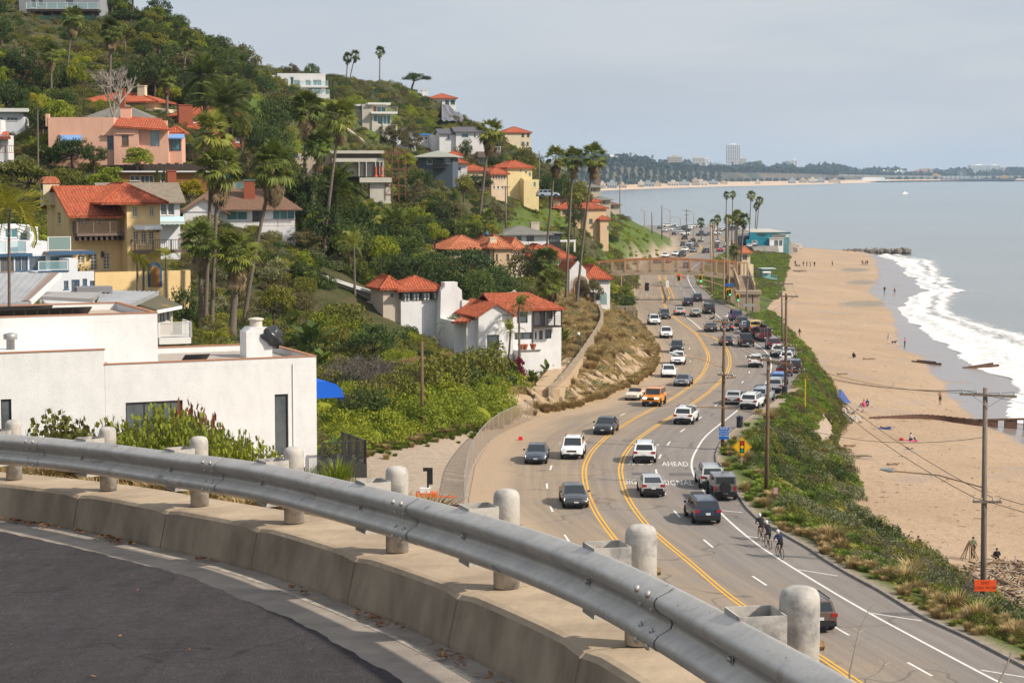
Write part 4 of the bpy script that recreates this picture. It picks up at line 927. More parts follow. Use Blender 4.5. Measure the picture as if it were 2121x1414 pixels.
# ================================================================== house building kit
def stucco(name,c):
 if name in MATS:return MATS[name]
 k=NK(name,.9);v=k.op('MULTIPLY',k.op('MULTIPLY',k.rng(k.nz(.7,6),.3,.75,1.03,.9),k.rng(k.nz(1.1,7,(1.3,1.3,.3)),.5,.85,1,.86)),k.rng(k.nz(5,4),.6,.75,1,.9));k.col(k.mix(1.0,c,v,'MULTIPLY'));k.bump(k.nz(9,6),.02);MATS[name]=k.m;return k.m
def tile(name,a,b,c):
 k=NK(name,.9);x=k.mix(k.rng(k.nz(.8,6),.35,.65),a,b);x=k.mix(k.rng(k.nz(3.6,2),.52,.62),x,c);k.col(k.mix(k.rng(k.nz(4.3,2),.60,.68,0,.8),x,(.10,.045,.03,1)));k.bump(k.nz(10),.03);MATS[name]=k.m;return k.m
MW=stucco('stucco_white',(.72,.715,.72,1));MWB=stucco('stucco_bluewhite',(.68,.70,.74,1));MYL=stucco('stucco_yellow',(.78,.57,.29,1));MPK=stucco('stucco_pink',(.70,.41,.30,1));MTAN=stucco('stucco_tan',(.56,.40,.25,1));MCR=stucco('stucco_cream',(.66,.56,.40,1));MPE=stucco('stucco_peach',(.66,.50,.36,1));MBE=stucco('stucco_beige',(.52,.44,.36,1));MCO=stucco('raw_concrete',(.50,.46,.40,1));MGB=stucco('boards_greyblue',(.085,.11,.14,1));MCC=stucco('pale_concrete',(.60,.56,.49,1))
MBRK=M('brick_red',(.33,.095,.05,1),.9,(.24,.07,.04,1),6,bump=.01)
MTILE=tile('clay_tile',(.40,.095,.045,1),(.29,.07,.036,1),(.46,.15,.075,1));MTILE2=tile('clay_tile_orange',(.45,.155,.075,1),(.33,.105,.05,1),(.52,.22,.12,1))
MSHB=M('shingle_brown',(.20,.11,.07,1),.95,(.14,.085,.06,1),2.2,detail=8,bump=.02,bscale=10);MSHG=M('shingle_grey',(.20,.19,.17,1),.95,(.145,.14,.13,1),2,detail=8,bump=.02,bscale=10);MSHT=M('shingle_taupe',(.25,.205,.155,1),.95,(.18,.15,.12,1),2,detail=8,bump=.02,bscale=10)
MMETAL=M('roof_metal',(.42,.43,.44,1),.45,(.36,.37,.39,1),.6,metal=.25);MMETALB=M('roof_metal_bronze',(.24,.17,.14,1),.6);MWD=M('wood_brown',(.35,.17,.05,1),.75,(.25,.115,.035,1),1.2,stretch=(9,9,.5),detail=6);MWDG=M('wood_greybrown',(.22,.155,.125,1),.85,(.16,.115,.095,1),3);MWDD=M('wood_dark',(.05,.038,.032,1),.8)
MFW=M('frame_white',(.72,.71,.69,1),.5);MFC=M('frame_cream',(.66,.58,.44,1),.5);MFB=M('frame_blue',(.04,.10,.19,1),.5);MFK=M('frame_dark',(.035,.032,.032,1),.5);MGLASS=M('window_glass',(.055,.07,.08,1),.07,(.12,.14,.15,1),.5,spec=.7);MTEAL=M('window_glass_teal',(.06,.17,.19,1),.07,(.10,.24,.25,1),.4,spec=.7);MGPALE=M('window_glass_pale',(.26,.36,.37,1),.1,(.18,.28,.30,1),.8,spec=.6)
MAWB=M('awning_blue',(.17,.31,.58,1),.8);MAWD=M('awning_strong_blue',(.004,.10,.55,1),.7);MAWW=M('awning_white',(.72,.70,.68,1),.8);MCOP=M('coping_tile',(.42,.16,.075,1),.85,(.34,.2,.13,1),6)
def mat_railglass():
 m=bpy.data.materials.new('rail_glass');m.use_nodes=True;p=m.node_tree.nodes['Principled BSDF'];p.inputs['Base Color'].default_value=(.30,.50,.52,1);p.inputs['Roughness'].default_value=.05;p.inputs['Alpha'].default_value=.45;return m
MRG=mat_railglass()
def ST(nx=1,nz=1,fr=None,gl=None,bar=.05,kind='window',fw=.07,dep=.14,sill=True):return dict(nx=nx,nz=nz,fr=fr or MFW,gl=gl or MGLASS,bar=bar,kind=kind,fw=fw,dep=dep,sill=sill)
def tile_plane(g,A,B,C,D,pitch=.32,amp=.06,rows=3,flat=False):
 """roof slope with eave A-B and top D-C: slab below, rounded tile rows above"""
 A,B,C,D=map(Vector,(A,B,C,D));e=B-A;le=e.length;e.normalize();nrm=(B-A).cross(D-A)
 if nrm.length<1e-6:nrm=(B-A).cross(C-A)
 nrm.normalize()
 if nrm.z<0:nrm=-nrm
 s=nrm.cross(e);
 if s.dot(D-A)<0:s=-s
 ca,cb,da,db=(C-A).dot(e),(C-A).dot(s),(D-A).dot(e),(D-A).dot(s)
 dn=Vector((0,0,-.14));tri=(C-D).length<.01
 top=[A,B,C]if tri else[A,B,C,D];n=len(top);g.add([p for p in top]+[p+dn for p in top],[tuple(range(n)),tuple(range(n,2*n))[::-1]]+[(i,(i+1)%n,n+(i+1)%n,n+i)for i in range(n)])
 if flat:return
 na=max(4,int(le/pitch)*4);P=[]
 lo,hi=min(0,da),max(le,ca)
 for i in range(na+1):
  a=lo+(hi-lo)*i/na;o=(.012,amp,amp*1.15,.012)[i%4]
  if a<da and da>0:bm,b0=db*max(a,0)/da,0
  elif a>ca and ca<le:bm,b0=cb*(le-a)/max(le-ca,1e-6),0
  else:
   t=(a-da)/max(ca-da,1e-6);bm=db+(cb-db)*min(max(t,0),1);b0=0
   if a<0:b0=db*(a/da)if da<0 else 0
   if a>le:b0=cb*(a-le)/max(ca-le,1e-6)
  P.append([A+e*a+s*(b0+(bm-b0)*k/rows)+nrm*(o+.02*(k==0))for k in range(rows+1)])
 g.grid(P)
class House:
 def __init__(s,name,label,u,v,Y,ang,cat='house',group=None):
  s.o=W(u,v,Y);s.a=R(ang);s.c,s.s=math.cos(s.a),math.sin(s.a)
  s.t=thing(name,label,cat,s.o,s.a,group);s.foot=[]
 def x(s,u,y=0.0):
  k=(u-CU)/FPX;return(k*(s.o.y+y*s.c)-(s.o.x-y*s.s))/(s.c-k*s.s)
 def z(s,v,x=0.0,y=0.0):
  yw=s.o.y+x*s.s+y*s.c;a,b,c=ray(CU,v);return CAMZ+c/b*yw-s.o.z
 def ground(s,x,y):
  wx,wy=s.o.x+x*s.c-y*s.s,s.o.y+x*s.s+y*s.c;return TZ(wx,wy)-s.o.z
 def part(s,name,mb,mat,parent=None,smooth=False):return part(name,mb,mat,parent or s.t,smooth)
 def _face(s,g,org,ux,nin,w,z0,z1,ops):
  """wall sheet with recessed openings; org = lower left corner, ux along, nin inward"""
  xs=sorted({0,w,*[q for o in ops for q in(o[0],o[1])]});zs=sorted({z0,z1,*[q for o in ops for q in(o[2],o[3])]})
  P=lambda a,z,d=0:(org[0]+ux[0]*a+nin[0]*d,org[1]+ux[1]*a+nin[1]*d,z)
  for i in range(len(xs)-1):
   for j in range(len(zs)-1):
    ca,cz=(xs[i]+xs[i+1])/2,(zs[j]+zs[j+1])/2
    if any(o[0]<ca<o[1]and o[2]<cz<o[3]for o in ops):continue
    g.quad(P(xs[i],zs[j]),P(xs[i+1],zs[j]),P(xs[i+1],zs[j+1]),P(xs[i],zs[j+1]))
  for a0,a1,b0,b1,st in ops:
   d=st['dep']
   g.quad(P(a0,b0),P(a1,b0),P(a1,b0,d),P(a0,b0,d));g.quad(P(a0,b1),P(a1,b1),P(a1,b1,d),P(a0,b1,d));g.quad(P(a0,b0),P(a0,b1),P(a0,b1,d),P(a0,b0,d));g.quad(P(a1,b0),P(a1,b1),P(a1,b1,d),P(a1,b0,d))
   s._win(P,a0,a1,b0,b1,st)
 def _win(s,P,a0,a1,b0,b1,st):
  d=st['dep']-.002;fw,br=min(st['fw'],(a1-a0)*.18),st['bar'];g=MB()
  def bx(x0,x1,z0,z1,t0=.0,t1=.055):
   V=[P(x0,z0,d-t0),P(x1,z0,d-t0),P(x1,z1,d-t0),P(x0,z1,d-t0),P(x0,z0,d-t1),P(x1,z0,d-t1),P(x1,z1,d-t1),P(x0,z1,d-t1)]
   g.add(V,BF)
  bx(a0,a0+fw,b0,b1);bx(a1-fw,a1,b0,b1);bx(a0+fw,a1-fw,b0,b0+fw);bx(a0+fw,a1-fw,b1-fw,b1)
  for i in range(1,st['nx']):x=a0+(a1-a0)*i/st['nx'];bx(x-br/2,x+br/2,b0+fw,b1-fw,.004,.048)
  for j in range(1,st['nz']):z=b0+(b1-b0)*j/st['nz'];bx(a0+fw,a1-fw,z-br/2,z+br/2,.008,.044)
  if st['sill']:V=[P(a0-.06,b0-.07,-.06),P(a1+.06,b0-.07,-.06),P(a1+.06,b0-.004,-.06),P(a0-.06,b0-.004,-.06),P(a0-.06,b0-.07,.02),P(a1+.06,b0-.07,.02),P(a1+.06,b0-.004,.02),P(a0-.06,b0-.004,.02)];g.add(V,BF)
  w=s.part(st['kind'],g,st['fr']);s.part('pane',MB().quad(P(a0,b0,d+.012-.03),P(a1,b0,d+.012-.03),P(a1,b1,d+.012-.03),P(a0,b1,d+.012-.03)),st['gl'],w)
 def block(s,x0,x1,y0,y1,z0,z1,mat,f=(),l=(),r=(),name='wall',top=True,ground=True):
  """box of walls; openings on front (along x), left and right (along y): (a0, a1, z0, z1, style) in local metres"""
  if ground:z0=min(z0,min(s.ground(x,y)for x in(x0,x1)for y in(y0,y1))-.4)
  g=MB();s._face(g,(x0,y0),(1,0),(0,1),x1-x0,z0,z1,[(a-x0,b-x0,c,d,st)for a,b,c,d,st in f])
  s._face(g,(x0,y1),(0,-1),(1,0),y1-y0,z0,z1,[(y1-b,y1-a,c,d,st)for a,b,c,d,st in l])
  s._face(g,(x1,y0),(0,1),(-1,0),y1-y0,z0,z1,[(a-y0,b-y0,c,d,st)for a,b,c,d,st in r])
  g.quad((x0,y1,z0),(x1,y1,z0),(x1,y1,z1),(x0,y1,z1))
  if top:g.quad((x0,y0,z1),(x1,y0,z1),(x1,y1,z1),(x0,y1,z1))
  w=s.part(name,g,mat);cx,cy=(x0+x1)/2,(y0+y1)/2
  nx_=max(1,int((x1-x0)/4));ny_=max(1,int((y1-y0)/4))
  for i in range(nx_):
   for j in range(ny_):
    px,py=x0+(i+.5)*(x1-x0)/nx_,y0+(j+.5)*(y1-y0)/ny_;EXCL.append((s.o.x+px*s.c-py*s.s,s.o.y+px*s.s+py*s.c,3.1))
  return w
 def pblock(s,u0,u1,v0,v1,y,depth,mat,wins=(),l=(),r=(),top=True,ground=True,name='wall'):
  """block whose front is given in photo pixels; windows (u0,u1,v0,v1,style)"""
  x0,x1=s.x(u0,y),s.x(u1,y);xm=(x0+x1)/2
  f=[(s.x(a,y),s.x(b,y),s.z(d,(s.x(a,y)+s.x(b,y))/2,y),s.z(c,(s.x(a,y)+s.x(b,y))/2,y),st)for a,b,c,d,st in wins]
  z0,z1=s.z(v1,xm,y),s.z(v0,xm,y);s.block(x0,x1,y,y+depth,z0,z1,mat,f,l,r,top=top,ground=ground,name=name);return x0,x1,y,y+depth,z0,z1
 def hip(s,b,h,over=.5,mat=None,z=None,ridge=None,pitch=.32,cap=True,flat=False,name='roof'):
  x0,x1,y0,y1=b[0]-over,b[1]+over,b[2]-over,b[3]+over;z=(b[5]if z is None else z)+.02;mat=mat or MTILE;w,d=x1-x0,y1-y0
  r=min(w,d)/2 if ridge is None else ridge;zt=z+h
  if w>=d:a,c=(x0+r,(y0+y1)/2,zt),(x1-r,(y0+y1)/2,zt)
  else:a,c=((x0+x1)/2,y0+r,zt),((x0+x1)/2,y1-r,zt)
  p=[(x0,y0,z),(x1,y0,z),(x1,y1,z),(x0,y1,z)];g=MB();k=dict(pitch=pitch,flat=flat)
  if w>=d:tile_plane(g,p[0],p[1],c,a,**k);tile_plane(g,p[1],p[2],c,c,**k);tile_plane(g,p[2],p[3],a,c,**k);tile_plane(g,p[3],p[0],a,a,**k);hips=[(p[0],a),(p[1],c),(p[2],c),(p[3],a),(a,c)]
  else:tile_plane(g,p[0],p[1],a,a,**k);tile_plane(g,p[1],p[2],c,a,**k);tile_plane(g,p[2],p[3],c,c,**k);tile_plane(g,p[3],p[0],a,c,**k);hips=[(p[0],a),(p[1],a),(p[2],c),(p[3],c),(a,c)]
  ro=s.part(name,g,mat)
  if cap and not flat:
   g=MB()
   for q,w_ in hips:g.tube([Vector(q)+Vector((0,0,.05)),Vector(w_)+Vector((0,0,.05))],.11,6)
   s.part('ridge_tiles',g,mat,ro)
  return ro
 def gable(s,b,h,axis=0,over=.5,mat=None,wall=None,z=None,pitch=.32,flat=False,front_over=None,name='roof'):
  x0,x1,y0,y1=b[0]-over,b[1]+over,b[2]-over,b[3]+over;z=(b[5]if z is None else z)+.02;mat=mat or MTILE;k=dict(pitch=pitch,flat=flat);g=MB()
  if axis==0:
   ym=(b[2]+b[3])/2;hd=(b[3]-b[2])/2;sl=h/hd;yf=b[2]-(front_over if front_over is not None else over);zf=z-(b[2]-yf)*sl;zk=z-over*sl
   A,B,C,D=(x0,yf,zf),(x1,yf,zf),(x1,ym,z+h),(x0,ym,z+h);tile_plane(g,A,B,C,D,**k);tile_plane(g,(x1,y1,zk),(x0,y1,zk),D,C,**k)
   if wall:
    w=MB()
    for xx in(b[0],b[1]):w.prism([(b[2],z-.05),(b[3],z-.05),(ym,z+h-.1)],0,xx-.004 if xx==b[0]else xx-.2,xx+.2 if xx==b[0]else xx+.004)
    s.part('gable_wall',w,wall)
  else:
   xm=(b[0]+b[1])/2;hd=(b[1]-b[0])/2;sl=h/hd;zk=z-over*sl
   tile_plane(g,(x0,y1,zk),(x0,y0,zk),(xm,y0,z+h),(xm,y1,z+h),**k);tile_plane(g,(x1,y0,zk),(x1,y1,zk),(xm,y1,z+h),(xm,y0,z+h),**k)
   if wall:
    w=MB();w.prism([(b[0],z-.05),(b[1],z-.05),(xm,z+h-.1)],1,b[2]-.004,b[2]+.2);s.part('gable_wall',w,wall)
  return s.part(name,g,mat)
 def flat(s,b,mat,over=.25,th=.3,z=None):
  z=(b[5]if z is None else z)+.003;return s.part('roof',MB().box(b[0]-over,b[1]+over,b[2]-over,b[3]+over,z,z+th),mat)
 def parapet(s,b,h=.5,th=.25,mat=MW,cop=None,floor=MCO):
  x0,x1,y0,y1,z=b[0],b[1],b[2],b[3],b[5];g=MB()
  for q in((x0,x1,y0,y0+th),(x0,x1,y1-th,y1),(x0,x0+th,y0+th,y1-th),(x1-th,x1,y0+th,y1-th)):g.box(*q,z+.004,z+h)
  s.part('parapet',g,mat)
  if cop:
   g=MB();e=.05
   for q in((x0-e,x1+e,y0-e,y0+th+e),(x0-e,x1+e,y1-th-e,y1+e),(x0-e,x0+th+e,y0+th+e,y1-th-e),(x1-th-e,x1+e,y0+th+e,y1-th-e)):g.box(*q,z+h+.003,z+h+.075)
   s.part('coping',g,cop)
  s.part('roof',MB().box(x0+th,x1-th,y0+th,y1-th,z+.004,z+.05),floor)
 def rail(s,p0,p1,h=1.0,mat=MWDG,n=None,glass=None,name='railing',post=.07):
  p0,p1=Vector(p0),Vector(p1);L_=(p1-p0).length;n=n or max(2,int(L_/.28));g=MB();up_=Vector((0,0,h));lo=Vector((0,0,.1))
  g.bar(p0+up_,p1+up_,post,.06);g.bar(p0+lo,p1+lo,.05,.05);m=max(1,round(L_/1.9))
  for i in range(m+1):q=p0.lerp(p1,i/m);g.bar(q,q+up_*1.03,post*1.2)
  if not glass:
   for i in range(1,n):q=p0.lerp(p1,i/n);g.bar(q+lo,q+up_,.035)
  r=s.part(name,g,mat)
  if glass:g=MB();g.quad(p0+lo,p1+lo,p1+up_*.97,p0+up_*.97);s.part('glass_panel',g,glass,r)
  return r
 def box(s,name,x0,x1,y0,y1,z0,z1,mat,parent=None):return s.part(name,MB().box(x0,x1,y0,y1,z0,z1),mat,parent)
 def chimney(s,x,y,w,d,z0,z1,mat,capmat=None):
  c=s.part('chimney',MB().box(x-w/2,x+w/2,y-d/2,y+d/2,z0,z1),mat);s.part('chimney_cap',MB().box(x-w/2-.08,x+w/2+.08,y-d/2-.08,y+d/2+.08,z1+.003,z1+.15),capmat or mat,c);return c
 def awning(s,x0,x1,y,z,drop,out,mat,name='awning'):
  n=10;g=MB();V=[]
  for k in range(5):
   t=k/4;V.append([(x0+(x1-x0)*i/n,y-out*t,z-drop*t**1.15)for i in range(n+1)])
  V.append([(x0+(x1-x0)*i/n,y-out-.02,z-drop-(.12 if i%2 else .2))for i in range(n+1)]);g.grid(V)
  for xx in(x0,x1):g.tri((xx,y,z),(xx,y-out,z-drop),(xx,y,z-drop))
  return s.part(name,g,mat)
# ================================================================== the houses on the hill
def cv(ox,oy,k):
 def f(x0,x1,y0,y1,*st):return(ox+x0/k,ox+x1/k,oy+y0/k,oy+y1/k)+st
 return f
qA,qB,qC,qD,qE,qF,qG=cv(60,380,6.23),cv(0,470,5.295),cv(60,200,4.42),cv(770,560,4.242),cv(560,130,5.24),cv(900,380,5.44),cv(1250,420,5.30)
q1,q2,q3,q4=cv(0,0,3.027),cv(500,60,3.027),cv(0,360,3.027),cv(600,400,3.027)
H=House('white_house','large white stucco house with flat roofs just below the guard rail',657,985,148,24)
SD=lambda nx=1,nz=1:ST(nx,nz,MFK,MGLASS,.09,fw=.1,dep=.2,sill=False)
xr=0.0;xs_=H.x(213);xl=H.x(-60);zt=H.z(738,0,0)-.5
wn_=[]
for a,b,c,d,st in((255,374,831,905,SD(3)),(566,594,816,942,SD())):xm=(H.x(a)+H.x(b))/2;wn_.append((H.x(a),H.x(b),H.z(d,xm),H.z(c,xm),st))
H.block(xs_,0,0,12,0,zt,MW,f=wn_);H.parapet((xs_,0,0,12,0,zt),.5,.3,MW,MCOP,M('roof_gravel',(.42,.37,.33,1),.95,(.33,.29,.26,1),2))
z2_=H.z(722,H.x(211),0)-.08;xa,xb=H.x(-5),H.x(17)
H.block(xl,xs_-.01,.012,5,0,z2_,MW,f=[(xa,xb,H.z(890,xb),H.z(826,xb),SD())]);H.box('coping',xl,xs_+.05,-.04,.4,z2_+.003,z2_+.08,MCOP)
xu=H.x(324,4.5);zu=H.z(648,xu,4.5)-.55;H.block(xl,xu,4.5,17,zt,zu,MW,ground=False);H.parapet((xl,xu,4.5,17,0,zu),.55,.3,MW,MCOP,M('roof_tan',(.48,.40,.32,1),.95,(.4,.33,.27,1),1))
g=MB()
for dy,l_ in((0,.95),(2.6,.6)):
 g.prism([(6.6+dy,zu+.95),(8.3+dy,zu+.3),(8.3+dy,zu+.35),(6.6+dy,zu+1.02)],0,H.x(-60,8),H.x(190*l_,8))
H.part('solar_panel',g,MFK);g=MB()
for k in range(7):xx=H.x(20+k*24,8);g.bar((xx,6.75,zu),(xx,6.75,zu+.9),.06);g.bar((xx,8.1,zu),(xx,8.1,zu+.3),.05)
H.part('panel_stand',g,MFK)
xx=H.x(395,4);H.part('solar_panel',MB().prism([(2.2,zt+.75),(3.2,zt+.3),(3.2,zt+.35),(2.2,zt+.8)],0,xx-1.0,xx+.9),MFK)
cx0,cx1=H.x(508,5.5),H.x(562,5.5);cz=H.z(688,cx0,5.5);ch=H.part('chimney',MB().box(cx0,cx1,5.5,7.2,zt,cz).prism([(cx0,cz),(cx1,cz),(cx1-.4,cz+.35),(cx0+.4,cz+.35)],1,5.55,7.15),MW)
cxm=(cx0+cx1)/2;H.part('flue_cap',MB().lathe([(.48,0),(.48,.5),(.6,.52),(.6,.62),(.2,.7)],14,(cxm,6.3,cz+.35)),MCC,ch)
bm=bmesh.new();bmesh.ops.create_icosphere(bm,subdivisions=3,radius=1);tv=np.array([v.co[:]for v in bm.verts]);tf=np.array([[v.index for v in f.verts]for f in bm.faces]);bm.free()
tv*=(1+.12*np.sin(tv[:,2]*5+tv[:,0]*7)+.10*np.sin(tv[:,0]*13+tv[:,1]*9))[:,None];tv=tv*np.array((.95,.85,.85));tv[:,0]+=.5*np.maximum(-tv[:,2],0)
obj('plastic_cover',npmesh('plastic_cover',tv+np.array((cx1-.1,5.9,cz-.45)),tf,M('black_plastic',(.03,.03,.032,1),.3,spec=.5),True),ch)
xv=H.x(18,3);H.part('roof_vent',MB().lathe([(.3,0),(.3,.7),(.5,.75),(.5,1.1),(.15,1.2)],12,(xv,3,z2_)),M('vent_steel',(.35,.34,.33,1),.5,metal=.4),H.t,True)
H.part('drain_pipe',MB().tube([(H.x(604),-.05,zt),(H.x(604),-.05,0)],.04,6),MW)
g=MB();ya,yb=.4,3.0;za=H.z(786,0,1.7);prof=[(0.0,0.0),(1.0,-.05),(1.7,-.3),(2.15,-.75),(2.3,-1.3)]
rows=[[(px,ya+(yb-ya)*i/12,za+pz)for i in range(13)]for px,pz in prof]+[[(2.32,ya+(yb-ya)*i/12,za-1.3-(.2 if i%2 else .34))for i in range(13)]];g.grid(rows)
for yy in(ya,yb):g.add([(px,yy,za+pz)for px,pz in prof]+[(0,yy,za-1.3)],[tuple(range(6))])
H.part('awning',g,MAWD)
zd=H.z(962,1.5,-1);H.box('balcony',.01,3.6,-1.0,4.5,zd-1.6,zd,MFK);H.rail((.1,-.95,zd),(3.5,-.95,zd),1.7,MFK,22,post=.12);H.rail((3.5,-.95,zd),(3.5,4.3,zd),1.7,MFK,30,post=.12)
H=House('metal_roof_house','low house with grey standing seam metal roofs and white deck',322,705,166,22)
def seam_roof(H,pts,mat,n,nm='roof'):
 """sloping sheet given by four (u, v, extra depth) corners: near-left, near-right, far-right, far-left; raised seams"""
 P=[Vector((H.x(u,y),y,0))for u,v,y in pts]
 for p,(u,v,y)in zip(P,pts):p.z=H.z(v,p.x,y)
 g=MB();dn=Vector((0,0,-.3));g.add(P+[p+dn for p in P],[(0,1,2,3),(7,6,5,4),(0,4,5,1),(1,5,6,2),(2,6,7,3),(3,7,4,0)])
 ro=H.part(nm,g,mat);g=MB();up_=Vector((0,0,.04))
 for k in range(n+1):t=k/n;g.bar(P[0].lerp(P[1],t)+up_,P[3].lerp(P[2],t)+up_,.05,.08)
 H.part('seams',g,mat,ro);return P
P=seam_roof(H,[(-60,630,0),(58,624,0),(122,566,9),(-20,565,9)],MMETAL,9)
H.part('bronze_panel',MB().quad(*[p+Vector((0,0,.07))for p in(P[0].lerp(P[1],.86),P[1]+Vector((-.05,0,0)),P[2]+Vector((-.05,0,0)),P[3].lerp(P[2],.86))]),MMETALB)
H.part('fascia',MB().bar(P[1]+Vector((.12,0,-.15)),P[2]+Vector((.12,0,-.15)),.16,.4),MFW)
seam_roof(H,[(200,626,1),(262,634,0),(328,604,7),(212,601,8)],MMETAL,12)
P=seam_roof(H,[(75,613,3),(190,619,2),(208,605,5),(92,604,6)],M('roof_membrane',(.30,.29,.29,1),.8),1)
P=seam_roof(H,[(288,632,.5),(322,643,0),(374,633,3),(330,612,6)],M('roof_slats',(.13,.12,.085,1),.85,(.30,.2,.05,1),.6,contrast=(.55,.7)),14)
H.part('fascia',MB().bar(P[1]+Vector((0,-.1,-.12)),P[2]+Vector((0,-.1,-.12)),.12,.26),MFW)
H.box('roof_curb',H.x(158,6),H.x(232,6),6,7.5,H.z(604,0,6),H.z(592,0,6),M('roof_curb_grey',(.22,.22,.23,1),.8))
b=H.pblock(60,356,640,705,3,8,MBE,[qB(1735,1805,925,1040,ST(2,1,MFW)),qB(1810,1860,925,1040,ST(1,1,MFW))],top=True)
xd0,xd1,zd=H.x(322,1),H.x(388,1),H.z(697,H.x(350,1),1);H.box('deck',xd0,xd1,0,3,zd-.55,zd,MFW);H.rail((xd0,.05,zd),(xd1,.05,zd),1.25,MFW,40,post=.14);H.rail((xd1,.05,zd),(xd1,3,zd),1.25,MFW,14,post=.14)
H=House('glass_terrace_house','white house with navy trim and glass terraces at the left edge',78,600,186,30)
SB=lambda nx=1,nz=1,g_=None:ST(nx,nz,MFB,g_ or MGLASS,.09,fw=.1,dep=.1)
b1=H.pblock(80,158,563,606,0,7,MWB,[qB(695,745,590,680,SB()),qB(778,868,578,700,SB(2)),qB(900,950,568,640,SB()),qB(980,1028,590,642,SB())])
H.box('terrace_trim',b1[0]-.05,b1[1]*.8,-.08,.1,b1[5]+.003,b1[5]+.12,MFB)
zt_=b1[5];xa=H.x(128,0);H.rail((b1[0],.1,zt_+.1),(b1[1]*.78,.1,zt_+.1),.9,MFW,glass=MRG);H.box('parapet',b1[1]*.8,b1[1]+.1,0,3,zt_+.004,zt_+1.2,MWB)
b2=H.pblock(58,152,527,563,3.2,6,MWB,[qB(320,500,320,470,SB(2)),qB(545,800,310,460,ST(2,1,MFW,MTEAL,.08,dep=.1))],ground=False,top=True)
H.box('canopy',H.x(97,2.4),b2[1]+1.6,1.9,6,b2[5]+.004,b2[5]+.3,MMETALB);H.box('canopy_trim',H.x(97,2.4)-.02,b2[1]+1.65,1.82,1.9,b2[5]+.0,b2[5]+.34,MFB)
b2b=H.pblock(-40,57,532,600,3.0,7,MWB,[qB(165,230,320,480,SB()),qB(235,300,320,480,SB()),qB(0,150,330,490,ST(3,1,MWDG,MGLASS,.1,dep=.1))],top=True)
H.box('roof_trim',b2b[0],b2b[1]+.4,2.7,3.0,b2b[5],b2b[5]+.3,MFB)
b3=H.pblock(56,100,500,527,3.4,3,MWB,ground=False);H.rail((H.x(100,3.4),3.4,b2[5]+.3),(b2[1]-.2,3.4,b2[5]+.3),1.35,MFW,glass=MRG);H.rail((H.x(-30,3.2),3.2,b2b[5]+.3),(H.x(55,3.2),3.2,b2b[5]+.3),1.2,MFW,glass=MRG)
b4=H.pblock(63,80,470,500,6,2,MW,ground=False);H.pblock(-40,58,466,528,7,4,MWB,[qB(60,200,20,120,ST(2,1,MFW,MTEAL)),qB(225,330,60,150,ST(1,1,MFW,MTEAL))],ground=False)
H=House('yellow_house','tall yellow stucco house with red tile roof and wooden balconies',145,600,205,27)
SY=lambda nx=2,nz=4,k='window':ST(nx,nz,MFC,MGLASS,.07,k,.09,.16)
G0=3.2
fw_=[qA(640,710,365,530,SY(2,3,'door')),qA(740,800,400,530,SY(1,3)),qA(900,940,400,530,SY(1,3))]
low=[qA(625,715,925,1030,SY(2,3)),qA(790,885,905,1118,SY(2,5,'door')),qA(955,1045,895,1110,SY(2,5,'door'))]
yd=9.0;b=H.pblock(143.5,266,428,596,0,yd,MYL,fw_+low,l=[(3.2,4.6,H.z(464,0,4),H.z(440,0,4),SY(2,3))])
H.gable(b,2.1,0,.55,MTILE,MYL,front_over=2.1)
yr_=-2.6;rb=H.pblock(264,333,421,560,yr_,8,MYL,[qA(1345,1412,298,432,SY(2,4)),qA(1560,1625,295,425,SY(2,4)),qA(1350,1420,620,790,SY(2,5,'door')),qA(1450,1522,615,790,SY(2,5,'door')),qA(1552,1620,610,790,SY(2,5,'door'))])
H.hip((rb[0]-2.2,rb[1],rb[2],rb[3]+2,0,rb[5]),2.0,.7,MTILE)
zb_=H.z(483,H.x(210,-1.6),-1.6);xa,xb=H.x(161,-1.7),H.x(262,-1.7);H.box('balcony_floor',xa,xb,-1.7,-.004,zb_-.28,zb_,MWDG);H.rail((xa,-1.65,zb_),(xb,-1.65,zb_),1.15,MWDG,26,post=.11);H.rail((xa,-1.65,zb_),(xa,-.1,zb_),1.15,MWDG,6)
g=MB()
for k in range(6):x_=xa+.05+(xb-xa-.1)*k/5;g.bar((x_,-1.65,zb_+1.1),(x_,-1.65,b[5]-.65),.13)
H.part('balcony_post',g,MWDG);g=MB()
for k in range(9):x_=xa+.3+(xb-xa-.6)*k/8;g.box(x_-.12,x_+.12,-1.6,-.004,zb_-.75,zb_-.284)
H.part('balcony_bracket',g,M('wood_bracket',(.09,.065,.055,1),.9))  # bracket wood is a darker brown than the balcony boards
xa,xb,yb_=rb[0]+.4,rb[1]+2.6,yr_-1.4;zb_=H.z(520,rb[0],yb_);H.box('balcony_floor',xa,xb,yb_,yr_-.004,zb_-.25,zb_,MWDG);H.rail((xa,yb_,zb_),(xb,yb_,zb_),1.1,MWDG,24,post=.11);H.rail((xa,yb_,zb_),(xa,yr_,zb_),1.1,MWDG,6);H.rail((xb,yb_,zb_),(xb,yr_+2,zb_),1.1,MWDG,9)
H.awning(H.x(276,yr_),H.x(333,yr_),yr_,H.z(466,rb[0],yr_),.35,.8,MAWW)
for k,(px,py)in enumerate(((785,930),(945,920),(1660,600))):
 yy=0 if k<2 else yr_;x_,z_=H.x(60+px/6.23,yy),H.z(380+py/6.23,0,yy);H.part('wall_lamp',MB().box(x_-.12,x_+.12,yy-.32,yy-.08,z_-.3,z_+.25).bar((x_,yy,z_+.3),(x_,yy-.2,z_+.3),.05),MFK)
yw=-5;wb=H.pblock(196,394,562,604,yw,.5,MYL,top=True);H.pblock(155,218,566,600,yw+1.5,.5,MYL)
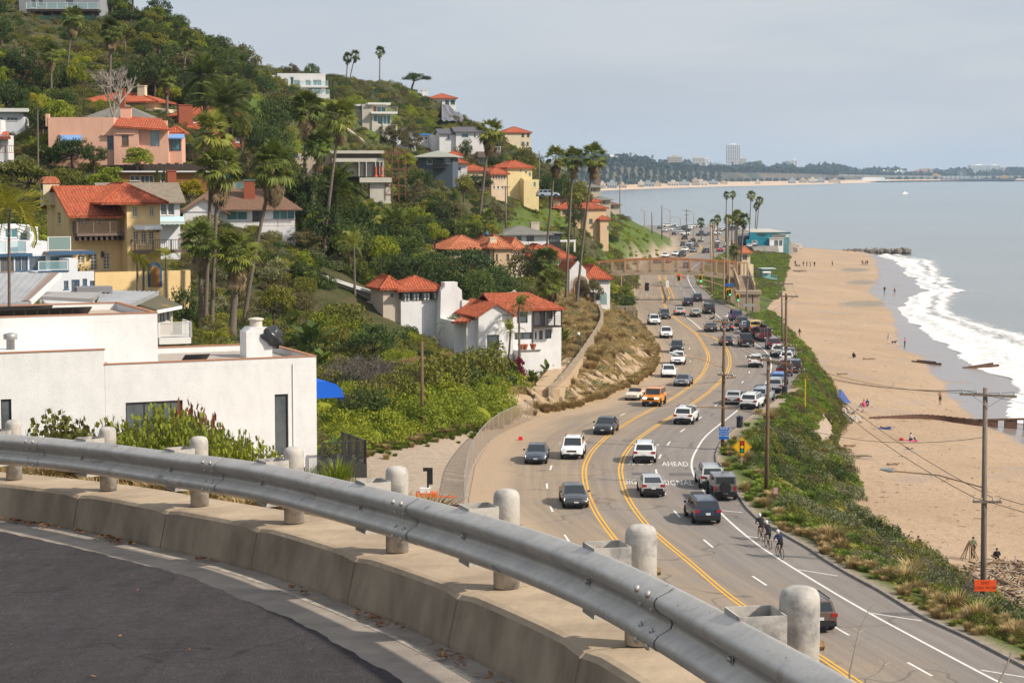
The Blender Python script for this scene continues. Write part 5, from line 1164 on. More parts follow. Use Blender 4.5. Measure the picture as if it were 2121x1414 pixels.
x0,z0=H.x(320,yw),H.z(594,H.x(320,yw),yw);g=MB();arc=[(x0-.75,z0),(x0+.75,z0)]+[(x0+.75*math.cos(t),z0+1.7+.85*math.sin(t))for t in np.linspace(0,math.pi,9)];g.prism(arc,1,yw-.05,yw+.1);gd=H.part('arched_gate',g,MFB);arc=[(x0-.5,z0),(x0+.5,z0)]+[(x0+.5*math.cos(t),z0+1.6+.6*math.sin(t))for t in np.linspace(0,math.pi,9)];H.part('gate_leaf',MB().prism(arc,1,yw-.08,yw-.052),MWD,gd)
xc,zc=H.x(107,6),b[5]+1.6;cc=H.part('chimney',MB().box(xc-.85,xc+.85,5.6,7,zc-1.5,zc+.75),MCR);H.part('chimney_hood',MB().prism([(xc-.95,zc+.76),(xc+.95,zc+.76),(xc+.8,zc+1.2),(xc+.4,zc+1.5),(xc-.4,zc+1.5),(xc-.8,zc+1.2)],1,5.5,7.1),MTILE2,cc);H.box('flue_opening',xc-.86,xc-.80,5.9,6.7,zc+.1,zc+.7,MFK,cc)
H=House('taupe_roof_house','white house with taupe shingle roof behind the yellow house',333,465,226,20)
b=H.pblock(220,374,414,470,0,8,MWB,[qA(1705,1790,250,410,ST(1,1)),qA(1800,1885,240,410,ST(1,1))]);H.gable(b,1.9,0,.6,MSHT,MWB,flat=True)
xa,xb,zb_=H.x(331,-1.6),H.x(383,-1.6),H.z(459,0,-1.6);H.box('deck',xa,xb,-1.8,-.004,zb_-.25,zb_,MCO);g=MB();n=5
H.awning(xa,xb,-1.0,H.z(449,0,-1.6),.7,.8,M('awning_pale_blue',(.42,.58,.64,1),.8),'canvas_panel');H.chimney(H.x(357,5),5,1.0,1.0,b[5],b[5]+3.2,MBRK)
H=House('brown_roof_house','low white house with brown shingle roof and brick chimney among palms',440,485,238,8)
b=H.pblock(392,612,434,476,0,11,MW,[q3(1425,1555,235,290,ST(2,1,MFW,MTEAL)),q3(1585,1650,230,295,ST(2,1,MFK)),q3(1712,1850,222,285,ST(3,1,MFW,MTEAL))]);H.hip(b,2.4,.9,MSHB,ridge=3.5,flat=True)
H.gable((H.x(378,-1),H.x(470,-1),-1.0,6,0,b[5]-.2),1.6,1,.5,MSHB,MW,flat=True);H.box('wall',H.x(380,-1),H.x(455,-1),-.9,0,-1,b[5]-.25,MW)
H.chimney(H.x(518,3),3,1.35,1.3,b[5]+.5,b[5]+3.4,MBRK,M('copper_cap',(.10,.20,.18,1),.6))
xa,xb,zb_=H.x(540,-1.8),H.x(612,-1.8),H.z(470,8,-1.8);H.box('terrace',xa,xb,-2.2,-.004,zb_-3,zb_,MW);H.rail((xa,-2.15,zb_),(xb,-2.15,zb_),.9,M('rail_redbrown',(.14,.05,.04,1),.8),30)
H=House('timber_house','flat roofed house of vertical brown timber above the yellow house',252,402,252,5)
b=H.pblock(252,486,357,402,0,8,MWD,[qC(935,1025,722,772,ST(2)),qC(1032,1150,722,812,ST(3)),qC(1215,1262,705,780,ST(1)),qC(1270,1335,705,780,ST(1)),qC(1780,1850,708,800,ST(1,1,MFW,MTEAL))]);H.flat(b,MFW,.5,.18)
H.rail((H.x(483,-1),-1,H.z(393,14,-1)),(H.x(525,-1),-1,H.z(393,14,-1)),1.1,MWD,glass=MRG);H.box('deck',H.x(440,-1),H.x(526,-1),-1.05,3,H.z(412,14,-1),H.z(393,14,-1),MWD);H.chimney(H.x(353,-4),-4,1.0,.9,0,2.6,MBRK)
g=thing('board_fence','dark weathered board fence below the pink house','fence',W(300,352,258));p0,p1=Vector((-5.5,0,-1)),Vector((9,2,-.6));n=27
for k in range(n):q=p0.lerp(p1,k/n);h_=1.6+.12*math.sin(k*3.1);part('board',MB().box(q.x,q.x+.53,q.y,q.y+.06,q.z-1.5,q.z+h_),MWDD,g)
H=House('pink_house','pink stucco house with red tile roof and blue awnings',291,325,264,4)
yq=0
b=H.pblock(105,240,247,328,.5,9,MPK,[qC(315,480,350,465,ST(3,1,MFW)),qC(735,790,362,482,ST(1,2,M('door_blue',(.10,.17,.38,1),.5),kind='door'))]);H.parapet(b,.25,.25,MPK)
b2=H.pblock(240,291,262,328,0,8,MPK,[qC(866,930,352,450,ST(4,5,M('stained_lead',(.2,.12,.05,1),.6)))]);c2=H.pblock(291.5,352,268,330,.8,8,MPK,[qC(1128,1210,312,446,ST(1,2,M('frame_greyblue',(.20,.26,.36,1),.5),MGPALE))])
H.part('roof',(lambda g:(tile_plane(g,(b2[0],-.5,b2[5]+.02),(c2[1]+.4,-.2,c2[5]-.1),(c2[1]-1.5,7,c2[5]+1.3),(b2[0],7,b2[5]+1.6)),g)[1])(MB()),MTILE)
d2=H.pblock(353,380,276,326,2.5,5,MPK,[qC(1312,1405,385,490,ST(2,1,MFB,MTEAL,kind='door'))]);H.hip(d2,.9,.4,MTILE)
H.awning(H.x(130),H.x(173),.45,H.z(278,b[0]),.75,.9,MAWB);H.awning(H.x(353,2.5),H.x(386,2.5),2.45,H.z(276,d2[0],2.5),.6,1.6,MAWB)
for a_,c_ in((130,280),(222,280.5),(254,278)):x_=H.x(a_+10);H.box('lintel',x_-1.2 if a_>200 else H.x(126),x_+1.2 if a_>200 else H.x(174),.3 if a_<240 else-.15,.5 if a_<240 else-.003,H.z(c_)-.02,H.z(c_)+.12,MPK)
H.chimney(H.x(266,6),6,1.4,1.2,b2[5],b2[5]+2.6,MPK,MBRK);H.pblock(100,107,236,262,.6,1,MPK,ground=False);H.pblock(310,350,250,268,8.6,1,MPK,ground=False)
H=House('brick_house','red brick house with tall chimney and white trimmed windows',386,312,300,26)
b=H.pblock(386,508,240,318,0,9,MBRK,[qC(1500,1546,182,240,ST(1,2)),qC(1822,1846,195,250,ST(1,2)),qC(1888,1915,190,262,ST(1,2)),qC(1930,1955,190,262,ST(1,2)),qC(1540,1590,300,350,ST(1)),qC(1905,1955,340,420,ST(1,2))],l=());H.hip(b,1.6,.4,MTILE);H.chimney(H.x(388,-.6),-.5,2.2,.9,-1,H.z(219,0,-.5),MBRK)
H.part('porch_roof',(lambda g:(tile_plane(g,(H.x(390,-2),-2,H.z(266,0,-2)),(H.x(425,-2),-2,H.z(266,0,-2)),(H.x(425),-.01,H.z(256)),(H.x(390),-.01,H.z(256))),g)[1])(MB()),MTILE)
H.box('cornice',b[0]-.2,b[1]+.2,-.25,-.004,b[5]-.35,b[5]-.05,MFW);H.box('band',b[1]*.62,b[1]+.1,-.12,-.004,H.z(274,9)-.15,H.z(274,9)+.35,MFW)
H=House('grey_hip_house','grey shingle hip roof showing behind the pale bare tree',215,262,296,0)
b=H.pblock(180,312,246,270,0,10,MBE);H.hip(b,2.4,.6,MSHG,flat=True);H.chimney(H.x(257,4),4,1.1,1,b[5],b[5]+4.4,MBRK)
H=House('red_roof_house','tan house with low red tile roof up behind the bare tree',240,225,318,-8)
b=H.pblock(175,325,212,245,0,8,MTAN);H.hip(b,1.5,.9,MTILE);H.pblock(300,350,226,245,-2,5,MCR);H.chimney(H.x(300,3),3,1.2,1.2,b[5],b[5]+2.6,MCR)
H=House('white_flat_house','white flat roofed house at the left edge above the banana plants',20,250,285,6)
b=H.pblock(-60,55,232,256,0,7,MWB,[q1(0,40,735,755,ST(2)),q1(60,130,735,757,ST(3))]);H.flat(b,MFW,.7,.5)
H=House('red_eave_house','white cottage with red tile eave and dark deck at left edge',0,312,258,6)
b=H.pblock(-40,22,280,318,0,5,MW,[q1(0,20,875,915,ST(1))]);H.part('roof',(lambda g:(tile_plane(g,(b[0],-1.0,b[5]-.4),(b[1]+.5,-1.0,b[5]-.4),(b[1]-.4,3,b[5]+.5),(b[0],3,b[5]+.5)),g)[1])(MB()),MTILE);H.pblock(-20,8,248,280,1,4,MW,ground=False);H.rail((b[0],-1.5,H.z(318,0)),(H.x(50),-1.5,H.z(318,0)),1.0,M('rail_redbrown',(.14,.05,.04,1),.8),20)
H=House('stilt_house','grey house with glass deck on red brown stilts at top left',60,17,372,0)
b=H.pblock(50,215,-25,17,3,8,M('boards_grey',(.26,.28,.30,1),.8),[q1(225,255,0,50,ST(1,1,MFW)),q1(270,300,0,40,ST(1)),q1(440,490,0,40,ST(1))]);x0,x1,zf=H.x(65),H.x(212),H.z(19);H.box('deck',x0,x1,0,3,zf-.45,zf,MWDD);H.rail((x0,.05,zf),(x1,.05,zf),1.2,MFW,glass=MRG);g=MB()
MRB=M('stilt_redbrown',(.15,.055,.04,1),.8)
for k in range(7):
 xx=x0+1+(x1-x0-2)*k/6;g.bar((xx,.4,zf-.5),(xx,.4,zf-5),.28)
 if k<6 and k%2==0:x2=x0+1+(x1-x0-2)*(k+1)/6;g.bar((xx,.4,zf-.6),(x2,.4,zf-2.6),.16);g.bar((x2,.4,zf-.6),(xx,.4,zf-2.6),.16)
g.bar((x0,.4,zf-2.8),(x1,.4,zf-2.8),.2);H.part('stilts',g,MRB)
g=MB();g.grid([[(H.x(92+k*12),-2+.2*math.sin(k),H.z(34+38*j))for k in range(11)]for j in(0,1)]);tag(part('netting',g,M('green_netting',(.035,.075,.05,1),.95,(.05,.095,.06,1),2),H.t),None,None)
H=House('white_modern_house','white cube shaped modern house with blue glass on the ridge',578,198,460,6)
TW=lambda nx=1:ST(nx,1,MFW,MTEAL,.12,fw=.1,dep=.35,sill=False)
b=H.pblock(578,677,155,200,0,12,MW,[qE(135,165,178,208,TW()),qE(232,270,155,245,TW()),qE(272,338,188,246,TW(2)),qE(398,456,188,248,TW(2)),qE(478,566,186,248,TW(2)),qE(300,342,272,320,TW()),qE(412,474,272,312,TW()),qE(482,568,268,338,TW(2))]);H.parapet(b,.3,.3,MW);H.pblock(564,578,156,190,1.5,8,MW)
zz=H.z(178.5,b[1]/2);H.box('terrace',H.x(610),b[1]+.6,-1.8,-.004,zz-.35,zz,MW);H.rail((H.x(612),-1.75,zz),(b[1]+.5,-1.75,zz),1.1,MFW,glass=MRG);zz=H.z(196,b[1]/2);H.box('terrace',H.x(612),b[1]+.9,-2.6,-.004,zz-1.6,zz,MW);H.rail((H.x(614),-2.55,zz),(b[1]+.8,-2.55,zz),1.0,MFW,glass=MRG)
H=House('glass_concrete_house','concrete and teal glass house set in the green slope',773,264,428,8)
b=H.pblock(772,812,236,262,0,7,MCC,[qE(1130,1170,570,640,TW()),qE(1172,1230,570,672,TW()),qE(1232,1312,570,672,TW(2))],r=[(.4,5,.6,3.4,TW(2))]);H.box('floor_slab',b[0]-.2,b[1]+1.3,-.9,7,b[5]+.003,b[5]+.45,MFW)
b2=H.pblock(772,802,217,233,.6,6,MCC,[qE(1128,1160,475,545,ST(1,1,MWD,MWD)),qE(1165,1262,475,540,TW(2))],ground=False);H.flat(b2,MFW,.9,.4);H.pblock(752,773,216,262,.3,8,MCO,[qE(1065,1098,475,488,TW())]);b3=H.pblock(728,753,220,234,3,6,MCO,[qE(895,930,485,520,ST(1,1,MRB,MRB)),qE(932,1000,482,522,TW(2))]);H.flat(b3,MFW,.9,.35)
H.pblock(794,824,258,272,-1.5,3,MCC);H.rail((b2[1],.5,b[5]+.5),(b[1]+1.2,-.7,b[5]+.5),1.0,MCC,10)
H=House('blue_gable_cottage','pale blue cottage with white gable and glass balcony',822,306,422,10)
b=H.pblock(822,862,279,308,0,7,MWB,[qE(1435,1490,798,858,TW(2)),qE(1510,1540,810,850,TW()),qE(1455,1525,890,922,TW(2)),qE(1540,1568,892,922,TW())]);H.gable(b,1.5,1,.5,MSHG,MWB,flat=True);zz=H.z(295);H.box('balcony_floor',H.x(832),b[1]+.2,-1.1,-.004,zz-.3,zz,MFW);H.rail((H.x(832),-1.05,zz),(b[1]+.2,-1.05,zz),1.0,MFW,glass=MRG)
H=House('blue_tarp_house','small white house with a blue tarp along its roof edge',860,300,438,5)
b=H.pblock(846,889,280,302,0,6,MW,[qE(1640,1660,808,838,ST(1,1,MFK)),qE(1680,1710,805,830,ST(1))]);H.flat(b,MSHT,.5,.25);H.box('tarp',H.x(851),b[1]+.3,-.62,-.52,b[5]-.05,b[5]+.32,M('tarp_blue',(.06,.22,.55,1),.6));zz=H.z(297);H.box('terrace',b[0],b[1]+1.5,-2.5,-.004,zz-1.2,zz,MW);H.rail((b[0],-2.45,zz),(b[1]+1.4,-2.45,zz),.9,MWDG,12)
H=House('plain_white_house','big plain white house with shallow grey roofs and few windows',945,318,430,8)
b=H.pblock(945,1003,272,316,0,9,MW,[q2(1380,1425,655,683,ST(1,1,MFW,MTEAL)),q2(1458,1470,650,683,ST(1,1,MFW,MTEAL))]);H.gable(b,1.0,0,.5,M('roof_slate',(.11,.105,.12,1),.8),MW,flat=True);b2=H.pblock(911,945,276,318,.6,8,MW,[q2(1293,1308,665,695,ST(1,1,MFW,MTEAL))]);H.gable(b2,1.0,0,.4,M('roof_slate',(.11,.105,.12,1),.8),MW,flat=True);H.pblock(895,912,280,305,3,6,MW);H.box('terrace',H.x(990,-3),H.x(1038,-3),-3,2,H.z(326,5,-3),H.z(314,5,-3),MWDG);H.rail((H.x(990,-3),-2.9,H.z(314,5,-3)),(H.x(1037,-3),-2.9,H.z(314,5,-3)),1.0,MFW,14)
H=House('skyline_villa','white villa with red roof stepping down the bare point of the skyline',898,240,518,10)
b=H.pblock(893,945,204,225,0,8,MW,[q2(1250,1262,450,475,ST(1)),q2(1280,1305,447,487,ST(2,1,MFK)),q2(1312,1342,446,478,ST(1,1,MFW,M('shutter_green',(.06,.13,.10,1),.6)))]);H.hip(b,1.3,.5,MTILE,pitch=.5);H.pblock(875,896,206,220,2,6,MW,[q2(1150,1160,450,465,ST(1)),q2(1195,1205,450,465,ST(1))]);H.pblock(920,945,225,245,0.4,6,MW,[q2(1320,1342,497,540,ST(1,1,MFW,LEAF['dark']))]);H.chimney(H.x(880,4),4,1.6,1.4,b[5],b[5]+2.2,MW)
g=MB()
for k in range(5):t=k/4;g.bar((H.x(930+22*t,-2),-2,H.z(238+8*t)),(H.x(930+22*t,-2),-2,H.z(230+10*t)),.35)
H.part('terrace_post',g,MW)
H=House('cream_villa','cream three storey villa with red roof at the ridge end',1050,306,540,14)
b=H.pblock(1046,1099,275,308,0,9,MCR,[q2(1756,1772,655,678,ST(1,1,MFK)),q2(1790,1805,655,678,ST(1,1,MFK)),q2(1756,1774,708,732,ST(1,1,MFK)),q2(1788,1800,708,732,ST(1,1,MFK))]);H.hip(b,1.6,.4,MTILE,pitch=.5)
H=House('blue_grey_house','dark blue grey board house with pale low roof and balcony',882,360,380,-6)
b=H.pblock(866,938,325,352,0,8,MGB,[q2(1165,1200,815,848,ST(1,1,MFW)),q2(1208,1262,812,862,ST(3,1,MFK)),q2(1278,1312,812,845,ST(2,1,MFW,MGPALE))]);H.hip(b,1.2,.9,M('roof_palegreen',(.30,.31,.27,1),.85),flat=True);b2=H.pblock(898,936,350,366,.5,7,MGB,[q2(1215,1245,880,910,ST(1,1,MFK))]);zz=H.z(346.5);H.box('balcony_floor',H.x(899),H.x(925),-1.3,-.004,zz-.2,zz,MWDD);H.rail((H.x(899),-1.25,zz),(H.x(925),-1.25,zz),1,MFK,12)
H=House('red_cottage','red walled cottage tucked behind the blue grey house',935,345,392,5)
b=H.pblock(930,955,322,345,0,6,M('stucco_red',(.36,.06,.05,1),.85),[q2(1345,1362,805,820,ST(1))]);H.hip(b,.8,.5,MTILE);b2=H.pblock(936,968,338,358,-3,6,MW,[q2(1335,1350,868,890,ST(1)),q2(1358,1378,868,890,ST(1))]);H.hip(b2,.8,.5,MTILE)
H=House('peach_villa','peach arcaded villa with red tile roof left of the yellow villa',1018,400,400,20)
b=H.pblock(1018,1050,361,402,0,8,MPE,[q2(1577+k*17,1587+k*17,915,945,ST(1,1,MFC))for k in range(5)]+[q2(1577+k*26,1590+k*26,985,1005,ST(1,1,MFW))for k in range(3)],l=[(1.2,2.4,1.0,3.0,ST(1,1,MFW,MTEAL)),(3.4,4.6,1.0,3.0,ST(1,1,MFW,MTEAL)),(5.5,6.8,3.2,4.4,ST(1,1,MFK))]);H.hip(b,1.4,.5,MTILE);b2=H.pblock(966,1012,354,372,3,7,MCR);H.hip(b2,1.2,.5,MTILE)
H=House('yellow_villa','pale yellow villa with turret, red roof and teal windows',1052,405,408,22)
MYV=stucco('stucco_pale_yellow',(.66,.54,.29,1));TY=lambda:ST(1,1,MFC,MTEAL)
b=H.pblock(1052,1102,348,406,0,9,MYV,[q2(1745,1757,875,895,TY()),q2(1777,1790,890,910,TY()),q2(1800,1815,900,925,TY()),q2(1745,1762,935,955,TY()),q2(1776,1786,945,975,TY()),q2(1745,1760,1020,1045,ST(1,1,MTEAL,MTEAL,kind='door')),q2(1770,1784,985,1000,TY())],l=[(1.5,3.2,H.z(375,0,3),H.z(362,0,3),TY()),(1.5,3.4,H.z(391,0,3),H.z(381,0,3),TY())]);H.hip(b,1.5,.5,MTILE);t_=H.pblock(1055,1070,340,352,3,2,MYV,ground=False);H.hip(t_,.6,.3,MTILE);H.pblock(1085,1116,372,412,-2.2,6,MYV,[q2(1830,1845,960,990,TY())])
H=House('concrete_frame_house','unfinished pale concrete house with open floors and scaffolding',745,398,328,6)
b=H.pblock(686,797,312,318,0,9,MCC,ground=False);b_=H.pblock(690,797,328,335.5,.2,9,MCC,ground=False)
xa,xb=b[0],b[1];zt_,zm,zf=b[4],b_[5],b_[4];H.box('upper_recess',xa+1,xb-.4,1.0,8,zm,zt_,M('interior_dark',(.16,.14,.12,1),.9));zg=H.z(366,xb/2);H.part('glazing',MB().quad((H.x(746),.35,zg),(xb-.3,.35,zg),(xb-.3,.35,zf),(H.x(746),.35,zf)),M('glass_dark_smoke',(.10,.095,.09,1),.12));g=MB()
for u in(745,760,779,788,796):g.bar((H.x(u),.2,zg),(H.x(u),.2,zf),.14)
H.part('mullion',g,MCC);H.block(H.x(690),H.x(744),1.5,8,zg,zf,MCO,ground=False);H.block(xb-2,xb,4,8.5,zg,zf,MCO,ground=False)
c=H.pblock(746,812,368,378,-1.0,8,MCC,ground=False);H.pblock(767,811,378,400,-.4,7,MCC);H.pblock(610,690,318,352,4,5,stucco('stucco_peachy',(.55,.44,.34,1)),[q2(335,362,788,803,ST(1,1,M('sign_blue',(.12,.18,.42,1),.6),M('sign_blue',(.12,.18,.42,1),.6),dep=.02))])
sc=MB();MSCAF=M('scaffold_rust',(.24,.085,.055,1),.8);x0=H.x(799)
for i in range(4):
 for j in(0,1):sc.tube([(x0+i*1.1,-.5+j*1.2,H.z(402)-1),(x0+i*1.1,-.5+j*1.2,H.z(309))],.05,5)
for k in range(6):
 z_=H.z(402)+k*1.35
 for j in(0,1):sc.bar((x0,-.5+j*1.2,z_),(x0+3.3,-.5+j*1.2,z_),.07);sc.bar((x0,-.5+j*1.2,z_),(x0+1.1*(1+k%3),-.5+j*1.2,z_+1.3),.06)
 if k%2:sc.box(x0,x0+3.3,-.5,.7,z_+.05,z_+.1)
H.part('scaffold',sc,MSCAF)
for u in(780,792):x_=H.x(u,-.3);H.part('safety_cone',MB().lathe([(.3,0),(.12,.3),(.12,1.5),(.03,1.7)],8,(x_,.1,zg)),M('cone_orange',(.75,.09,.02,1),.6))
H=House('tan_villa','tan villa with red tile roofs, turret chimney and arched windows',1212,487,428,24)
b=H.pblock(1212,1255,432,490,0,8,MTAN,[qF(1855,1892,430,485,ST(1,2,MFK)),qF(1740,1780,400,450,ST(1,2,MFK)),qF(1835,1885,540,590,ST(2,2,MWD))]);H.hip(b,1.2,.5,MTILE);b2=H.pblock(1160,1212,432,474,.8,8,MTAN,[qF(1440,1480,300,350,ST(1,1,MFK)),qF(1485,1530,300,350,ST(2,1,MFK)),qF(1640,1690,330,375,ST(1,2,MFK))]);H.hip(b2,1.2,.5,MTILE)
for u_,y_ in((1231,4),(1239,5)):t_=H.pblock(u_-4,u_+4,418,436,y_,.9,MTAN,ground=False);H.hip(t_,.55,.2,MTILE)
b3=H.pblock(1243,1260,455,490,-1.2,5,MTAN,[qF(1940,1960,480,530,ST(1))]);H.hip(b3,.8,.4,MTILE);t_=H.pblock(1146,1160,411,428,4,1.6,MTAN);H.hip(t_,1.2,.3,MTILE)
H=House('grey_roof_house','white bungalow with grey shingle roof and dark porch',1072,517,366,14)
b=H.pblock(1040,1137,486,520,0,9,MW,[qF(930,978,595,635,ST(1,1,MFK)),qF(1037,1120,590,645,ST(2,1,MFK))]);H.hip(b,1.6,.8,MSHG,flat=True);H.chimney(H.x(1107,5),5,1.6,1.2,b[5],b[5]+2.0,MBE);c=H.pblock(1138,1162,484,512,1,6,MFK,[qF(1300,1430,580,660,ST(4,1,MFK,MGLASS))]);H.flat(c,MSHG,.6,.2);g=MB();zz=H.z(498,10)
for u in(1175,1190):g.bar((H.x(u,-2),-2,zz-2),(H.x(u,-2),-2,zz),.3)
g.bar((H.x(1160,-2),-2,zz),(H.x(1192,-2),-2,zz),.35);H.part('pergola',g,MFW)
H=House('orange_roof_house','tan house with orange tile hip roof and tall chimney',1058,566,300,22)
b=H.pblock(1024,1058,514,570,0,8,MTAN,[qF(690,712,795,862,ST(1,1,MFK)),qF(810,840,795,862,ST(1,1,MFK))]);H.hip((b[0]-1,b[1],b[2],b[3],0,b[5]),1.9,.5,MTILE2);b2=H.pblock(932,1012,517,560,1.5,8,MCR,[qF(490,570,780,858,ST(2,1,MFK))]);H.hip(b2,2.0,.6,MTILE2);H.chimney(H.x(1019,1),.9,1.05,1.0,0,H.z(493,0,.9),MCR);b3=H.pblock(1059,1085,516,560,.6,7,MCR,[qF(940,965,770,820,ST(1)),qF(985,1005,770,820,ST(1))]);H.hip(b3,1.6,.5,MTILE2);x_=H.x(1018,1.5);H.part('blue_urn',MB().lathe([(.25,0),(.4,.3),(.15,.7),(.1,1.0)],10,(x_,3.5,H.z(489,0,3.5))),MFB)
H=House('clerestory_house','white house with row of clerestory windows and red roof behind the cafe',1150,560,330,14)
b=H.pblock(1143,1187,535,560,0,8,MW,[qF(1375+k*27,1393+k*27,865,920,ST(1))for k in range(4)]+[qF(1505,1518,860,912,ST(1)),qF(1525,1545,855,910,ST(1))]);H.hip((b[0]-3,b[1],b[2],b[3],0,b[5]),2.2,.4,MTILE)
b=H.pblock(1098,1145,530,560,1.5,8,MW);H.hip(b,1.8,.5,MTILE)
H=House('arched_cafe','white corner building with a tall carved arch and red tile roof',1213,632,314,12,'building')
b=H.pblock(1214,1264,578,634,0,9,MW,[qF(1715,1828,1060,1122,ST(2,1,MFW,MGPALE)),qF(1842,1970,1058,1115,ST(3,1,MFW,MGPALE))]);H.hip(b,2.0,.5,MTILE)
c=H.pblock(1180,1214,565,634,-.6,7,MW);xm=(c[0]+c[1])/2;H.part('gable_wall',MB().prism([(c[0],c[5]+.003),(c[1],c[5]+.003),(c[1],c[5]+.4),(xm,c[5]+1.9),(c[0],c[5]+.4)],1,-.6,-.2),MW);H.gable((c[0]+.2,c[1]-.2,-.1,9,0,c[5]+.3),1.4,1,.2,MTILE)
def arch(H,x,z0,w,h,y,mat,name,parent=None,dep=.06):
 n=12;pts=[(x-w/2,z0),(x+w/2,z0),(x+w/2,z0+h-w/2)]+[(x+w/2*math.cos(t),z0+h-w/2+w/2*math.sin(t))for t in np.linspace(0,math.pi,n)][1:-1]+[(x-w/2,z0+h-w/2)]
 return H.part(name,MB().prism(pts,1,y-dep,y+.05),mat,parent)
x_=H.x(1202,-.6);zz=H.z(628,x_,-.6);hh=H.z(568,x_,-.6)-zz
ao=arch(H,x_,zz,2.9,hh,-.6,MCC,'arch_surround',dep=.1);arch(H,x_,zz,2.4,hh-.3,-.7,M('carved_stone',(.22,.15,.10,1),.9),'arch_moulding',ao,.06);arch(H,x_,zz,1.7,hh-.8,-.76,M('arch_shade_brown',(.05,.035,.028,1),.9),'arch_shade_panel',ao,.03);g=MB()  # innermost arch is a flat proud panel, painted dark as the recess's shade
for dx in(-1.05,1.05):g.tube([(x_+dx,-.8,zz),(x_+dx,-.8,zz+hh*.55)],.16,10)
H.part('arch_column',g,M('column_wood',(.42,.19,.075,1),.8),ao)
for u,mt in((1224,MFK),(1250.5,MGPALE)):x_=H.x(u);w_=arch(H,x_,H.z(630,x_),1.25,H.z(603,x_)-H.z(630,x_),-.002,MFW,'arched_window',None,.05);arch(H,x_,H.z(630,x_)+.05,1.08,H.z(603,x_)-H.z(630,x_)-.12,-.054,mt,'pane',w_,.02)
H.box('plaque',H.x(1224),H.x(1250),-.05,-.004,H.z(598,3),H.z(592,3),MCR);x_=H.x(1238);H.part('cypress_in_pot',LEAF and bush_mesh('cypress_in_pot',77,'dark',300,.45,1.5,.1),None).location=(x_,-.5,H.z(620,x_))
H=House('mediterranean_house','white rambling house with red tile roofs, tower room and balcony',1075,790,217,20)
SDK=lambda nx=1,nz=1:ST(nx,nz,MFK,MGLASS,.07,fw=.07,dep=.15,sill=False)
b=H.pblock(991,1040,650,790,0,8,MW,[qD(1012,1118,565,700,SDK(1,2))]);H.gable((b[0]-.1,H.x(1064),0,8,0,b[5]-.1),1.25,1,.35,MTILE,MW);H.block(b[1],H.x(1064),.4,8,b[4],b[5]-.2,MW)
b1=H.pblock(966,991,663,760,.9,6,MW,top=True);H.pblock(940,966,665,740,2.4,6,MW);g=MB();tile_plane(g,(H.x(934,1.5),1.5,H.z(664,0,1.5)),(H.x(968,.3),.3,H.z(663,0,.3)),(H.x(1015,4),4,H.z(640,0,4)),(H.x(985,6),6,H.z(642,0,6)));H.part('roof',g,MTILE)
m=H.pblock(1062,1104,642,752,.8,7,MW,[qD(1275,1370,365,462,SDK(1)),qD(1255,1410,545,605,SDK(2))]);mb_=H.pblock(1104,1140,642,745,2.2,5.5,MW,[qD(1490,1525,345,480,SDK(1)),qD(1540,1590,350,420,SDK(1)),qD(1435,1450,540,605,SDK()),qD(1472,1503,528,605,SDK()),qD(1525,1580,520,598,SDK())]);H.block(mb_[1],H.x(1163,2.6),2.6,7.5,mb_[4],mb_[5],MW)
g=MB();zr0=m[5];xa,xb=H.x(968,4),H.x(1168,1.2);tile_plane(g,(xa+2,.3,zr0+.05),(xb,.5,zr0+.05),(xb-3,4.6,zr0+1.7),(xa+2,4.6,zr0+1.7));tile_plane(g,(xb,.5,zr0+.05),(xb,8.7,zr0+.05),(xb-3,4.6,zr0+1.7),(xb-3,4.6,zr0+1.7));tile_plane(g,(xb,8.7,zr0+.05),(xa+2,8.7,zr0+.05),(xa+2,4.6,zr0+1.7),(xb-3,4.6,zr0+1.7));H.part('roof',g,MTILE)
zz=H.z(676,mb_[0],.8);x0,x1=H.x(1104,.9),H.x(1164,.9);H.box('balcony_floor',x0,x1,.8,2.19,zz-.16,zz,MWDD);g=MB()
for k in range(5):x_=x0+.06+(x1-x0-.12)*k/4;g.bar((x_,.86,zz),(x_,.86,zr0),.13)
for z_ in(.3,.55,.8,1.05):g.bar((x0,.86,zz+z_),(x1,.86,zz+z_),.035)
g.bar((x0,.86,zr0-.15),(x1,.86,zr0-.15),.16);H.part('balcony_frame',g,MWDD)
zz=H.z(726,1.5,-1.2);H.box('terrace_wall',H.x(1078,-1.3),H.x(1117,-1.3),-1.5,.75,zz-5,zz,MW);H.box('terrace_coping',H.x(1078,-1.3)-.1,H.x(1117,-1.3)+.1,-1.6,-1.2,zz+.003,zz+.12,MSHG)
for u in(1080,1088,1105):x_=H.x(u,-1);H.part('plant_pot',MB().lathe([(.2,0),(.36,.5),(.4,.52),(.38,.6),(.3,.58)],12,(x_,-.9,zz+.12)),MTILE2)
ty=8.5;t1=H.pblock(830,873,620,720,ty,5,MW,top=True);t2=H.pblock(873,916,620,720,ty+.3,5,MW);tw=(t1[0],t2[1],ty,ty+5.3,0,t1[5]+.1);g=MB()
w_=[qD(268,345,185,258,SDK(1)),qD(350,425,188,255,SDK(1)),qD(440,520,185,255,SDK(1)),qD(530,610,180,248,SDK(1))]
tt=H.pblock(830,916,601,620,ty-.15,5.5,MFK,w_,ground=False);H.hip(tt,1.4,.55,MTILE);g=MB()
